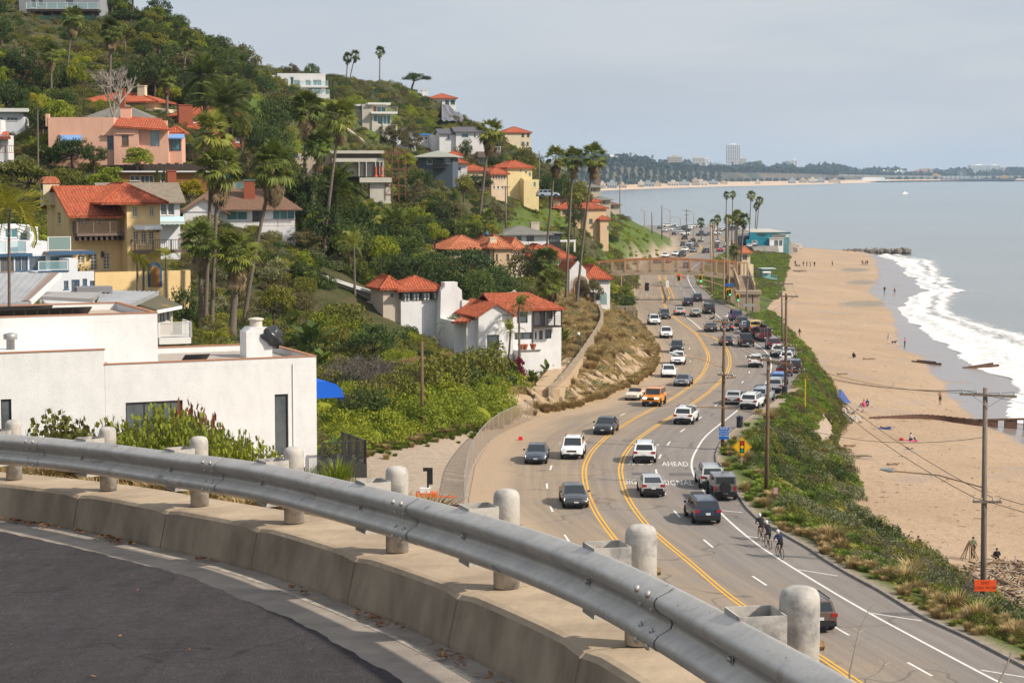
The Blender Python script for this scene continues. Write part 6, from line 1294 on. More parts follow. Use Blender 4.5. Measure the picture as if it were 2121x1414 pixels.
for q in w_:
 for k in(0,1):xx0,xx1=H.x(q[0]+2,ty),H.x(q[1]-2,ty);wd=(xx1-xx0)/2;xs0=xx0+k*wd+.06;za_,zc_=H.z(q[3]-1,0,ty),H.z(q[2]+1,0,ty);g.add([(xs0,ty-.06,zc_),(xs0+wd-.12,ty-.06,zc_),(xs0+wd*.62,ty-.06,(za_+zc_)/2),(xs0+wd-.12,ty-.06,za_),(xs0,ty-.06,za_),(xs0+wd*.28,ty-.06,(za_+zc_)/2)],[(0,1,2,5),(5,2,3,4)])
H.part('curtain',g,MAWW);tl=H.pblock(793,830,598,690,ty+.5,5,MBE,[qD(115,130,165,190,SDK()),qD(165,190,200,235,SDK())]);H.hip(tl,1.3,.5,MTILE)
cx=H.x(932,ty-1);g=MB();g.prism([(cx-1.35,H.z(700,cx,ty)),(cx+1.4,H.z(700,cx,ty)),(cx+1.25,H.z(600,cx,ty)),(cx+.75,H.z(592,cx,ty)),(cx+.75,H.z(583,cx,ty)),(cx-.75,H.z(583,cx,ty)),(cx-.75,H.z(592,cx,ty)),(cx-1.2,H.z(600,cx,ty))],1,ty-1.4,ty-.05);H.part('chimney',g,MW)
x0,x1=cx+1.2,H.x(978,ty-1);g=MB();g.prism([(x0,H.z(700,x0,ty)),(x1,H.z(700,x1,ty)),(x1,H.z(635,x1,ty)),(x1-1.3,H.z(634,x1,ty)),(x0+.9,H.z(622,x0,ty)),(x0,H.z(619,x0,ty))],1,ty-1.6,ty+1.5);H.part('curved_wall',g,MW)
t_=H.pblock(1059,1076,606,622,8,1.2,MW,ground=False,name='bell_chimney');arch(H,H.x(1065,8),t_[4],.5,1.2,7.99,MBE,'chimney_niche')
H.part('drain_pipe',MB().tube([(H.x(1104,.7),.72,zr0),(H.x(1104,.7),.72,H.z(760,0,.7))],.05,6),MFK)
H=House('beige_gable_house','beige house showing one long white barge board under trees',668,640,226,12)
zt_=[(668,576),(829,629)];x0,x1=H.x(668),H.x(826);za_,zc_=H.z(576,x0),H.z(631,x1);g=MB();g.prism([(x0,H.z(650,x0)),(x1,H.z(650,x1)),(x1,zc_),(x0,za_)],1,0,7);H.part('wall',g,MBE);g=MB();g.prism([(x0-.5,za_+.25),(x1+.3,zc_+.05),(x1+.3,zc_+.4),(x0-.5,za_+.6)],1,-.7,7.5);H.part('roof',g,MFW)
xs0,xs1=H.x(713),H.x(790);H.box('porch_roof',xs0,xs1,-2,-.004,H.z(629,xs0),H.z(623,xs0),MBE);H._win(lambda a,z,d=0:(a,-.06+d,z),H.x(728),H.x(752),H.z(642,x0),H.z(634,x0),ST(2));H._win(lambda a,z,d=0:(a,-.06+d,z),H.x(778),H.x(797),H.z(655,x0),H.z(635,x0),ST(1));EXCL.append((H.o.x+4,H.o.y+4,5))
for u in range(675,815,20):
 for Y in(213,217,221,225):p=W(u,640,Y);EXCL.append((p.x,p.y,2.2))
for u,v,Y,w1,lab,rf in((1225,392,585,20,'grey house with square chimney on the ridge end above the villa',MSHG),(1245,418,560,22,'small grey house stepping down beside the tan villa',MSHG),(1262,428,600,26,'low brown roofed house at the tip of the ridge',MSHB)):
 H=House('ridge_house',lab,u,v+6,Y,10);b=H.pblock(u-w1/2,u+w1/2+8,v-4,v+8,0,7,MBE,[(u-4,u,v-1,v+3,ST(1,1,MFK)),(u+4,u+8,v-1,v+3,ST(1,1,MFK))]);H.hip(b,1.0,.8,rf,flat=True)
 if u==1225:H.chimney(H.x(1236,3),3,1.6,1.4,b[5],b[5]+3.0,MWDG)
H=House('tower_house','narrow tan house with red hip roof behind the bridge stairs',1530,580,470,8)
b=H.pblock(1534,1554,524,575,0,5,MCR,[qG(1525,1577,570,622,ST(1,1,MWDG,MGLASS))]);H.hip(b,1.5,.6,MTILE2);c=H.pblock(1512,1561,548,580,1.0,5,MCR,[qG(1580,1600,690,730,ST(1)),qG(1420,1460,700,740,ST(1))]);H.hip((c[0],c[0]+3.5,1,6,0,c[5]-.6),.7,.3,MTILE2)
H=House('beach_restaurant','low white beach restaurant with a teal wave shaped wall on the point',1595,512,688,10,'restaurant')
MTL=M('teal_paint',(.005,.17,.24,1),.7);b=H.pblock(1556,1632,486,510,2,16,MW,top=True);g=MB();x0,x1=H.x(1553,1),H.x(1636,1);z0,z1=H.z(475,0,6),H.z(480,0,2);tile_plane(g,(x0,.5,z1),(x1,.5,z1-.3),(x1-3,16,z0),(x0+2,16,z0),flat=True);H.part('roof',g,M('roof_tan_flat',(.45,.42,.38,1),.9));H.box('fascia',x0,x1,.3,.5,z1-.75,z1-.1,M('fascia_teal',(.03,.10,.12,1),.7))
us_=np.linspace(1552,1600,26);tv_=[np.interp(u,[1552,1556,1562,1570,1578,1586,1592,1597,1600],[483,481,482,488,491,487,484,487,494])for u in us_]
g=MB();g.add([(H.x(u),0,H.z(v,0))for u,v in zip(us_,tv_)]+[(H.x(u),0,H.z(495,0))for u in us_],[(i,i+1,26+i+1,26+i)for i in range(25)]);g.add([(H.x(u),.4,H.z(v,0))for u,v in zip(us_,tv_)]+[(H.x(u),.4,H.z(495,0))for u in us_],[(i,i+1,26+i+1,26+i)for i in range(25)]);g.add([(H.x(u),0,H.z(v,0))for u,v in zip(us_,tv_)]+[(H.x(u),.4,H.z(v,0))for u,v in zip(us_,tv_)],[(i,i+1,26+i+1,26+i)for i in range(25)]);H.part('wave_wall',g,MTL)
H.box('lower_wall',H.x(1545),H.x(1594),-.1,.6,H.z(508,0),H.z(495.5,0),MTL);c=H.pblock(1594,1622,494,512,-1,5,MW,[qG(1872,1915,412,468,ST(1,1,MWDG)),qG(1925,1962,412,468,ST(1,1,MWDG))]);H.flat(c,MCC,.3,.2);d=H.pblock(1622,1634,491,512,1,6,MTEAL,top=True);H.pblock(1531,1556,489,506,1.5,4,M('wall_indigo',(.03,.05,.10,1),.8))
H=House('lifeguard_hut','pale turquoise lifeguard hut on stilts at the edge of the sand',1580,582,520,8,'hut')
MLG=M('hut_turquoise',(.20,.40,.42,1),.8);b=H.pblock(1580,1597,561,577,0,3,MLG,[qG(1745,1780,745,778,ST(1,1,MFW)),qG(1792,1838,743,778,ST(1,1,MFW))],ground=False);H.box('roof',b[0]-.4,b[1]+1.3,-.6,3.6,b[5]+.5,b[5]+.68,M('hut_roof',(.45,.55,.55,1),.7));H.box('upper_wall',b[0]+.05,b[1]-.05,.05,2.95,b[5]+.003,b[5]+.5,MLG);H.box('deck',b[0]-.3,b[1]+1.6,-.8,3.4,b[4]-.2,b[4],MLG);H.rail((b[1]+.1,-.75,b[4]),(b[1]+1.5,-.75,b[4]),1,MLG,6);g=MB()
for x_ in(b[0],(b[0]+b[1])/2,b[1]+1.4):g.bar((x_,-.3,b[4]-.2),(x_,-.3,-1.5),.2);g.bar((x_,-.3,b[4]-.3),(x_+1.0,-.3,-1.5),.1)
g.bar((b[1]+1.5,0,b[4]-.2),(b[1]+4,0,-2.0),.25,.1);H.part('stilts',g,MLG)
for u in(1583.5,1592):x_=H.x(u);H.awning(x_-.55,x_+.55,-.02,b[5]-.05,.3,.5,MAWW,'shutter')
# ================================================================== vehicles
M_PAINT=M('car_paint',(1,1,1,1),.28,objcol=True,spec=.5,coat=.6);M_BLK=M('car_black_trim',(.018,.018,.02,1),.6);M_TYRE=M('tyre_rubber',(.02,.02,.02,1),.85);M_RIM=M('wheel_rim',(.34,.34,.35,1),.35,metal=.8);M_CGL=M('car_glass',(.018,.024,.028,1),.05,spec=.8);M_HL=M('headlamp',(.72,.74,.76,1),.15,spec=.6);M_HLON=M('headlamp_lit',(.95,.95,.88,1),.2,emit=2.2);M_TL=M('tail_lamp',(.32,.012,.014,1),.25,spec=.6);M_TLON=M('brake_lamp_lit',(.9,.03,.02,1),.3,emit=1.6);M_PLATE=M('number_plate',(.62,.62,.64,1),.5);M_CHR=M('car_chrome',(.5,.5,.52,1),.25,metal=.9)
SPEC={
 'sedan':dict(L=4.7,W=1.82,H=1.44,r=.33,st=[(-.5,.62,.64,.80),(-.488,.90,.94,.90),(-.42,.97,1.04,.96),(-.27,.96,1.0,1),(0,.94,.97,1),(.2,.92,.96,1),(.33,.86,.93,.98),(.44,.74,.81,.93),(.488,.60,.66,.85),(.5,.46,.48,.80)],cab=(.25,-.41,.07,-.25,.74)),
 'hatch':dict(L=4.4,W=1.76,H=1.48,r=.32,st=[(-.5,.70,.72,.84),(-.49,1.0,1.04,.91),(-.40,1.02,1.06,.97),(0,.96,1.0,1),(.22,.93,.98,1),(.34,.86,.94,.98),(.44,.74,.82,.93),(.488,.60,.66,.85),(.5,.46,.48,.80)],cab=(.29,-.475,.06,-.22,.74)),
 'suv':dict(L=4.65,W=1.90,H=1.68,r=.37,st=[(-.5,.66,.68,.86),(-.49,1.02,1.06,.93),(-.40,1.07,1.1,.98),(0,1.05,1.08,1),(.22,1.03,1.07,1),(.34,.99,1.06,.98),(.45,.88,.96,.93),(.49,.72,.78,.87),(.5,.5,.52,.82)],cab=(.27,-.485,.11,-.40,.77)),
 'bigsuv':dict(L=5.2,W=2.02,H=1.88,r=.40,st=[(-.5,.66,.68,.90),(-.495,1.12,1.16,.95),(-.42,1.17,1.2,.98),(0,1.15,1.18,1),(.22,1.13,1.17,1),(.36,1.1,1.16,.98),(.46,1.0,1.06,.95),(.495,.8,.85,.91),(.5,.5,.52,.88)],cab=(.25,-.49,.14,-.455,.82)),
 'jeep':dict(L=4.2,W=1.86,H=1.84,r=.42,st=[(-.5,.7,.72,.90),(-.495,1.16,1.17,.92),(0,1.16,1.17,.92),(.18,1.15,1.18,.90),(.40,1.10,1.16,.84),(.47,1.06,1.1,.82),(.475,.62,.64,.82)],cab=(.18,-.49,.13,-.48,.84)),
 'offroad':dict(L=4.4,W=1.92,H=1.85,r=.42,st=[(-.5,.7,.72,.92),(-.495,1.18,1.2,.95),(0,1.17,1.2,.97),(.2,1.16,1.2,.96),(.44,1.12,1.17,.94),(.485,1.05,1.08,.93),(.49,.6,.62,.92)],cab=(.20,-.485,.14,-.475,.84)),
 'pickup':dict(L=5.7,W=2.02,H=1.88,r=.41,st=[(-.5,.66,.68,.93),(-.497,1.12,1.13,.96),(-.1,1.13,1.14,1),(.2,1.12,1.15,1),(.36,1.1,1.16,.98),(.46,1.0,1.06,.95),(.495,.8,.85,.92),(.5,.5,.52,.9)],cab=(.24,-.09,.13,-.06,.80)),
 'van':dict(L=5.4,W=2.0,H=2.15,r=.37,st=[(-.5,.6,.62,.93),(-.497,1.2,1.22,.96),(0,1.2,1.22,1),(.3,1.16,1.2,1),(.42,1.0,1.06,.97),(.49,.8,.86,.93),(.5,.5,.52,.9)],cab=(.36,-.49,.22,-.475,.86)),
 'sports':dict(L=4.5,W=1.88,H=1.30,r=.34,st=[(-.5,.52,.54,.84),(-.485,.80,.82,.93),(-.36,.90,.93,1),(-.2,.90,.93,1),(0,.86,.88,.98),(.2,.86,.86,.98),(.34,.84,.82,1),(.44,.72,.72,.96),(.49,.54,.56,.88),(.5,.42,.44,.82)],cab=(.24,-.42,.06,-.12,.68)),
 'classic':dict(L=4.7,W=1.78,H=1.38,r=.33,st=[(-.5,.62,.64,.92),(-.495,.86,.87,.95),(-.3,.92,.93,.98),(0,.92,.94,1),(.2,.90,.93,1),(.46,.86,.89,.97),(.495,.8,.82,.95),(.5,.48,.5,.93)],cab=(.17,-.30,.09,-.23,.78)),
 'roadster':dict(L=4.2,W=1.62,H=1.28,r=.31,st=[(-.5,.56,.58,.86),(-.49,.78,.79,.92),(-.3,.84,.86,.97),(0,.84,.80,1),(.16,.84,.87,1),(.44,.76,.8,.95),(.49,.66,.68,.88),(.5,.44,.46,.84)],cab=None)}
def weld(me):
 bm=bmesh.new();bm.from_mesh(me);bmesh.ops.remove_doubles(bm,verts=bm.verts,dist=.002);bm.to_mesh(me);bm.free();me.polygons.foreach_set('use_smooth',[True]*len(me.polygons));me.set_sharp_from_angle(angle=R(38))
def lerp3(a,b,t):return tuple(a[i]+(b[i]-a[i])*t for i in range(3))
def car_proto(kind,lit=False,brake=False):
 S=SPEC[kind];Lc,Wc,Hc,r=S['L'],S['W'],S['H'],S['r'];P=Proto();g=MB();rings=[];zb=.24 if kind in('sports','sedan','hatch','classic','roadster')else .32
 for x,zs,zt,wf in S['st']:
  w=Wc/2*wf;X=x*Lc;half=[(w*.90,zb),(w*.995,zb+.14),(w,(zb+zs)*.5),(w*.985,zs-.06),(w*.93,zs),(w*.5,zt),(0,zt+.012)]
  rings.append([(X,-a,b)for a,b in half]+[(X,a,b)for a,b in half[-2::-1]])
 m=len(rings[0])
 for i in range(len(rings)-1):
  for j in range(m-1):
   g.cur=1 if j in(0,m-2)else 0;g.quad(rings[i][j],rings[i][j+1],rings[i+1][j+1],rings[i+1][j])
 g.cur=1;g.add(rings[0],[tuple(range(m))]);g.add(rings[-1],[tuple(range(m))[::-1]])
 for i in range(len(rings)-1):g.quad(rings[i][0],rings[i+1][0],rings[i+1][-1],rings[i][-1])
 for xw in(.305*Lc,-.30*Lc):
  for sgn in(-1,1):
   n=12;c=[(xw+(r+.07)*math.cos(t),sgn*(Wc/2+.004),r+(r+.07)*math.sin(t))for t in np.linspace(-.25,math.pi+.25,n)];g.add(c,[tuple(range(n))])
 zsh=lambda x:float(np.interp(x,[s[0]for s in S['st']],[s[1]for s in S['st']]))
 glass=[]
 if S['cab']:
  bf,br,rf,rr,wr=S['cab'];zf,zr_=zsh(bf)-.01,zsh(br)-.01;wb=.93;Zr=Hc-.03
  fb=[(bf*Lc,s*Wc/2*wb*.93,zf+.02)for s in(-1,1)];rb=[(br*Lc,s*Wc/2*wb*.95,zr_+.02)for s in(-1,1)];ft=[(rf*Lc,s*Wc/2*wr,Zr)for s in(-1,1)];rt=[(rr*Lc,s*Wc/2*wr,Zr-(.05 if kind in('suv','hatch')else .0))for s in(-1,1)]
  g.cur=0;mid=lambda a,b,dz:((a[0]+b[0])/2,(a[1]+b[1])/2,(a[2]+b[2])/2+dz)
  g.quad(fb[0],fb[1],ft[1],ft[0]);g.quad(rb[1],rb[0],rt[0],rt[1]);g.quad(fb[0],ft[0],rt[0],rb[0]);g.quad(fb[1],rb[1],rt[1],ft[1]);cf,cr_=mid(ft[0],ft[1],.035),mid(rt[0],rt[1],.03);cf=(cf[0]-.1,0,cf[2]);cr_=(cr_[0]+.1,0,cr_[2]);g.add([ft[0],ft[1],rt[1],rt[0],cf,cr_],[(0,1,4),(1,2,5,4),(2,3,5),(3,0,4,5)])
  def panel(A,B,C,D,a0,a1,b0,b1,off):
   q=[]
   for s_,t_ in((a0,b0),(a1,b0),(a1,b1),(a0,b1)):p=lerp3(lerp3(A,B,s_),lerp3(D,C,s_),t_);q.append((p[0]+off[0],p[1]+off[1],p[2]+off[2]))
   return MB().quad(*q)
  glass.append(('windshield',panel(fb[0],fb[1],ft[1],ft[0],.05,.95,.06,.94,(.008,0,.006))));glass.append(('rear_window',panel(rb[0],rb[1],rt[1],rt[0],.08,.92,.16 if kind!='van' else .4,.9,(-.008,0,.006))))
  spl=(.04,.47,.52,.95)if kind in('pickup','jeep','roadster','sports','classic','sedan','hatch')else(.04,.36,.40,.70,.74,.96)
  for s_,A,B,C,D in((-1,fb[0],rb[0],rt[0],ft[0]),(1,fb[1],rb[1],rt[1],ft[1])):
   for k in range(0,len(spl),2):glass.append(('side_window',panel(A,B,C,D,spl[k],spl[k+1],.10,.90,(0,s_*.008,.003))))
 bme=g.mesh('body',[M_PAINT,M_BLK],True);weld(bme);P.add('body',bme)
 for n_,mb in glass:P.add(n_,mb,M_CGL)
 tw=.23
 wm=MB();n=16
 for sgn_ in(1,):
  pr=[(r*.60,tw/2),(r*.93,tw/2),(r,tw/2-.04),(r,-tw/2+.04),(r*.93,-tw/2),(r*.60,-tw/2)];V=[]
  for rr_,yy in pr:
   for k in range(n):t=2*math.pi*k/n;V.append((rr_*math.cos(t),yy,rr_*math.sin(t)))
  wm.add(V,[(i*n+k,i*n+(k+1)%n,(i+1)*n+(k+1)%n,(i+1)*n+k)for i in range(len(pr)-1)for k in range(n)])
 rim=MB();V=[(r*.62*math.cos(2*math.pi*k/n),tw/2-.02,r*.62*math.sin(2*math.pi*k/n))for k in range(n)]+[(r*.62*math.cos(2*math.pi*k/n),-tw/2+.02,r*.62*math.sin(2*math.pi*k/n))for k in range(n)]+[(0,tw/2-.03,0),(0,-tw/2+.03,0)]
 rim.add(V,[(k,(k+1)%n,2*n)for k in range(n)]+[(n+(k+1)%n,n+k,2*n+1)for k in range(n)])
 tm,rm=wm.mesh('wheel',M_TYRE,True),rim.mesh('rim',M_RIM)
 for xw in(.305*Lc,-.30*Lc):
  for sgn in(-1,1):k=P.add('wheel',tm,loc=(xw,sgn*(Wc/2-tw/2+.025),r));P.add('rim',rm,parent=k)
 xf,xb=.5*Lc,-.5*Lc;hw=Wc/2;front=S['st'][-2];zl={'sedan':.66,'hatch':.68,'suv':.80,'bigsuv':.92,'jeep':.92,'offroad':.95,'pickup':.92,'van':.85,'sports':.68,'classic':.70,'roadster':.62}[kind]
 ztl={'sedan':.82,'hatch':.90,'suv':.95,'bigsuv':1.0,'jeep':.95,'offroad':1.0,'pickup':.98,'van':1.1,'sports':.72,'classic':.72,'roadster':.66}[kind]
 fx=lambda z:float(np.interp(-z,[-s[1]for s in S['st']if s[0]>.3],[s[0]for s in S['st']if s[0]>.3]))*Lc
 for sgn in(-1,1):
  y0=sgn*hw*(.68 if kind not in('jeep','offroad','classic','roadster')else .62)
  if kind in('jeep','roadster','classic'):hm=MB();c=(fx(zl)+.0,y0,zl);hm.tube([(c[0]-.1,c[1],c[2]),(c[0]+.03,c[1],c[2])],.11,10)
  else:x0=fx(zl+.08);hm=MB();hm.add([(x0+.03,y0-.23,zl-.08),(x0+.03,y0+.23,zl-.08),(x0+.01,y0+.23,zl+.08),(x0+.01,y0-.23,zl+.08),(x0-.25,y0-.2,zl-.05),(x0-.25,y0+.2,zl-.05),(x0-.28,y0+.2,zl+.06),(x0-.28,y0-.2,zl+.06)],[(0,1,2,3),(0,4,5,1),(1,5,6,2),(2,6,7,3),(3,7,4,0)])
  P.add('headlight',hm,M_HLON if lit else M_HL)
  y1=sgn*hw*.78;xb_=xb+(.02 if kind not in('sedan','hatch','suv')else .05);w_=(.09,.17)if kind in('jeep','pickup','van','bigsuv','offroad')else(.17,.09)
  P.add('taillight',MB().box(xb_-.045,xb_+.22,y1-w_[0],y1+w_[0],ztl-w_[1],ztl+w_[1]),M_TLON if brake else M_TL)
  if kind not in('roadster','classic'):zm=zsh(.16)+.06;P.add('mirror',MB().box(.15*Lc,.15*Lc+.1,sgn*(hw+.02)-.0,sgn*(hw+.2),zm,zm+.14),M_PAINT if kind!='jeep' else M_BLK)
 P.add('license_plate',MB().box(xb-.03,xb+.03,-.16,.16,ztl-.25 if kind in('sedan','hatch','suv','sports')else .56,(ztl-.25 if kind in('sedan','hatch','suv','sports')else .56)+.15),M_PLATE);P.add('license_plate',MB().box(xf-.05,xf+.03,-.16,.16,.42,.55),M_PLATE)
 gz=zl-(.02 if kind in('sedan','hatch','sports')else .08);P.add('grille',MB().box(fx(gz)-.2,fx(gz)+.025,-hw*.42,hw*.42,gz-.12,gz+.08),M_CHR if kind in('classic','roadster')else M_BLK);P.add('bumper',MB().box(xb-.05,xb+.1,-hw*.9,hw*.9,.38,.52),M_CHR if kind in('classic','roadster','pickup')else M_BLK);P.add('bumper',MB().box(xf-.12,xf+.05,-hw*.86,hw*.86,.34,.46),M_CHR if kind in('classic','roadster')else M_BLK)
 if kind=='pickup':P.add('cargo_bed',MB().box(-.487*Lc,-.115*Lc,-hw*.84,hw*.84,1.1,1.165),M_BLK)
 if kind in('suv','bigsuv'):
  for sgn in(-1,1):P.add('roof_rail',MB().bar((rf*Lc-.2,sgn*hw*wr*.92,Hc+.02),(rr*Lc+.2,sgn*hw*wr*.92,Hc+.0),.05),M_BLK)
 if kind in('jeep',):
  sp=MB();c=xb-.16
  n2=16;V=[(c-.1,.40*math.cos(2*math.pi*k/n2),1.02+.40*math.sin(2*math.pi*k/n2))for k in range(n2)]+[(c+.14,.40*math.cos(2*math.pi*k/n2),1.02+.40*math.sin(2*math.pi*k/n2))for k in range(n2)];sp.add(V,[tuple(range(n2)),tuple(range(n2,2*n2))[::-1]]+[(k,(k+1)%n2,n2+(k+1)%n2,n2+k)for k in range(n2)]);k=P.add('spare_wheel',sp,M_TYRE);V=[(c-.105,.22*math.cos(2*math.pi*q/n2),1.02+.22*math.sin(2*math.pi*q/n2))for q in range(n2)];P.add('rim',MB().add(V,[tuple(range(n2))]),M_BLK,k)
  for sgn in(-1,1):P.add('fender',MB().box(.2*Lc,.42*Lc,sgn*hw*.82,sgn*(hw+.03),.92,1.0).box(-.41*Lc,-.19*Lc,sgn*hw*.9,sgn*(hw+.03),.92,1.0),M_BLK)
 if kind=='roadster':
  w=MB();w.add([(.12*Lc,-.62,.86),(.12*Lc,.62,.86),(.06*Lc,.55,1.22),(.06*Lc,-.55,1.22)],[(0,1,2,3)]);P.add('windshield',w,M_CGL);P.add('cockpit',MB().box(-.22*Lc,.1*Lc,-.6,.6,.83,.875),M('red_leather',(.25,.03,.02,1),.6));P.add('seat',MB().box(-.16*Lc,-.1*Lc,-.55,.55,.87,1.12),M('red_leather',(.25,.03,.02,1),.6))
 return P
_pc={}
def carp(kind,lit=False,brake=False):
 k=(kind,lit,brake)
 if k not in _pc:_pc[k]=car_proto(*k)
 return _pc[k]
_rwx=np.array([p[0]for p in rwl]);_rwy=np.array([p[1]for p in rwl]);_o=np.argsort(_rwy);_rwx,_rwy=_rwx[_o],_rwy[_o]
_lyx=np.array([p[0]for p in lyl]);_lyy=np.array([p[1]for p in lyl]);_o=np.argsort(_lyy);_lyx,_lyy=_lyx[_o],_lyy[_o]
def heading(x,y):
 """unit direction of travel away from the camera"""
 f=lambda q,X,Y:(np.interp(q+6,Y,X)-np.interp(q-6,Y,X))/12.0
 a,b=np.interp(y,_lyy,_lyx),np.interp(y,_rwy,_rwx);t=min(1.3,max(-.5,(x-a)/max(b-a,1)));s=f(y,_lyx,_lyy)*(1-t)+f(y,_rwx,_rwy)*t
 v=Vector((float(s),1.0,0)).normalized();return v
COL=dict(white=(.78,.78,.77,1),black=(.016,.016,.018,1),navy=(.012,.022,.05,1),dgrey=(.045,.048,.055,1),grey=(.13,.135,.145,1),silver=(.42,.43,.44,1),bluegrey=(.05,.062,.085,1),sage=(.36,.40,.34,1),orange=(.72,.25,.012,1),cream=(.70,.64,.50,1),maroon=(.11,.012,.016,1),red=(.33,.02,.02,1),blue=(.012,.12,.48,1),purple=(.05,.03,.14,1),yellow=(.75,.48,.03,1),silvblue=(.30,.36,.42,1),brown=(.10,.06,.04,1))
def car(u,v,kind,col,away,label,lit=None,brake=False,turn=0.0,group='cars on the coast road',z=None,hd=None,full=True):
 p=G(u,v,z if z is not None else HR);h=hd if hd is not None else heading(p.x,p.y);h=Vector((h[0],h[1],0)).normalized();L_=SPEC[kind]['L'];c=p+h*(L_/2);f=h if away else-h
 lit=(not away)if lit is None else lit
 o=place(carp(kind,lit,brake),'car' if kind not in('van','pickup')else kind,label,{'van':'van','pickup':'pickup truck'}.get(kind,'car'),(c.x,c.y,(z if z is not None else HR(c.y))+.012),math.atan2(f.y,f.x)+turn,1.0,group,COL[col],only=None if full else('body','windshield','rear_window','side_window','wheel'))
 return o
def c6(x,y):return 1200+x/3.535,600+y/3.535
def cr(x,y):return 1000+x/3.535,880+y/3.535
def c5(x,y):return 1100+x/3.535,280+y/3.535
for xy,kind,col,aw,lab,kw in[
 (cr(385,292),'sedan','bluegrey',0,'dark blue grey sedan oncoming in the kerb lane beside the wire fence',{}),(cr(650,255),'suv','white',0,'white smooth nosed crossover oncoming beside the blue grey sedan',{}),(cr(685,618),'sedan','dgrey',0,'dark grey sedan oncoming, nearest car in the left lanes',{}),(cr(1250,535),'hatch','silver',1,'silver hatchback driving over the word SIGNAL',{}),(cr(1650,735),'suv','navy',1,'dark navy wagon in the right lane beside the parked off roader',{}),(cr(1685,475),'suv','silver',1,'silver boxy SUV parked just ahead of the dark grey off roader',{}),(cr(1775,560),'jeep','grey',1,'dark grey off roader with spare wheel parked at the kerb',{}),
 (c6(475,1275),'suv','white',1,'white SUV driving over the word AHEAD',{}),(c6(168,1065),'sedan','black',0,'black sedan oncoming ahead of the white crossover',{}),(c6(755,990),'suv','white',1,'white SUV in the inner lane below the utility pole',{}),(c6(520,858),'offroad','orange',0,'bright orange square off road car oncoming',{}),(c6(380,812),'roadster','cream',0,'cream open classic roadster beside the orange off road car',dict(lit=False)),(c6(745,710),'sports','grey',0,'low grey sports coupe oncoming ahead of the orange off road car',{}),(c6(640,645),'sedan','white',0,'white sedan oncoming along the foot of the brush slope',dict(turn=.12)),(c6(718,552),'suv','white',0,'white SUV oncoming right behind the black SUV',{}),(c6(714,465),'suv','black',0,'black SUV with bright headlamps oncoming on the bend',{}),(c6(638,357),'suv','white',0,'white SUV oncoming, middle of the left lanes above the black one',{}),(c6(555,260),'suv','white',0,'white SUV oncoming nearest the retaining wall top',{}),(c6(631,217),'suv','dgrey',0,'dark grey SUV oncoming left of the silver braking sedan',{}),
 (c6(740,190),'sedan','silver',1,'silver sedan braking in the turn lane',dict(brake=True)),(c6(856,203),'hatch','sage',1,'pale sage hatchback right of the silver sedan',{}),(c6(955,180),'bigsuv','black',1,'big black SUV near the kerb before the crossing',{}),(c6(798,122),'suv','navy',1,'dark SUV with red lamps below the yellow median rail',{}),(c6(865,90),'suv','navy',1,'navy SUV closest to the bridge in the right lanes',{}),(c6(970,312),'sedan','dgrey',1,'dark grey sedan above the widening yellow lines',{}),(c6(1090,308),'sedan','black',1,'black sedan braking behind the utility pole',dict(brake=True)),(c6(1080,413),'sedan','navy',1,'dark blue sedan right beside the utility pole',{}),(c6(1233,423),'pickup','black',1,'black pickup truck in the right lane',{}),(c6(1290,572),'suv','white',1,'small white SUV under the crossarm of the near pole',{}),(c6(1118,845),'classic','silver',1,'grey classic saloon with flat tail right of the utility pole',{}),(c6(1250,880),'suv','white',1,'white crossover parked at the inside of the bend',dict(turn=-.1)),(c6(1328,835),'suv','silvblue',1,'silver blue SUV parked ahead of the white crossover',dict(turn=-.1))]:
 car(xy[0],xy[1],kind,col,aw,lab,**kw)
PK='cars parked along the beach side'
for xy,kind,col,lab in[(c6(1155,232),'bigsuv','purple','dark purple SUV first in the parked row'),(c6(1197,272),'suv','black','black SUV second in the parked row'),(c6(1228,300),'sedan','silvblue','silver blue sedan third in the parked row'),(c6(1240,322),'hatch','maroon','dark red hatchback before the yellow van'),(c6(1290,330),'van','yellow','yellow and blue van in the parked row'),(c6(1305,362),'jeep','black','black off roader between the yellow and maroon vans'),(c6(1362,384),'van','maroon','maroon van with gear on its roof'),(c6(1428,440),'suv','maroon','dark maroon SUV behind the pole in the parked row'),(c6(1455,495),'suv','white','white SUV with bicycles behind the tall pole'),(c6(1538,508),'sedan','grey','grey sedan on the verge beside the white SUV'),(c6(1517,545),'suv','white','white hatch SUV beside the brown pole'),(c6(1498,638),'pickup','maroon','dark maroon pickup beside the brown pole'),(c6(1572,612),'suv','black','black car on the verge right of the brown pole'),(c6(1450,716),'suv','blue','bright blue SUV parked left of the brown pole'),(c6(1428,760),'suv','silver','silver SUV parked behind the bright blue one')]:
 o=car(xy[0],xy[1],kind,col,True,lab,group=PK,turn=0.0)
 if 'yellow and blue' in lab:part('blue_side',MB().box(-2.68,2.0,-1.015,-1.006,.5,2.0).box(-2.68,2.0,1.006,1.015,.5,2.0),M('van_blue',(.02,.16,.36,1),.5),o)
 if 'maroon van' in lab:part('roof_bag',MB().lathe([(.55,0),(.62,.2),(.4,.42)],12,(-.6,0,2.2)),M_BLK,o,True);part('roof_rack',MB().bar((-2.3,-.8,2.25),(1.0,-.8,2.25),.06).bar((-2.3,.8,2.25),(1.0,.8,2.25),.06).bar((-2,-.8,2.24),(-2,.8,2.24),.06).bar((.7,-.8,2.24),(.7,.8,2.24),.06),M_BLK,o);part('rear_ladder',MB().bar((-2.74,-.25,.7),(-2.74,-.25,2.1),.04).bar((-2.74,.15,.7),(-2.74,.15,2.1),.04),M_CHR,o)
 if 'bicycles' in lab:part('bike_rack',MB().bar((-2.45,-.7,.9),(-2.45,.7,.9),.05).bar((-2.45,0,.9),(-2.35,0,1.5),.05),M_BLK,o)
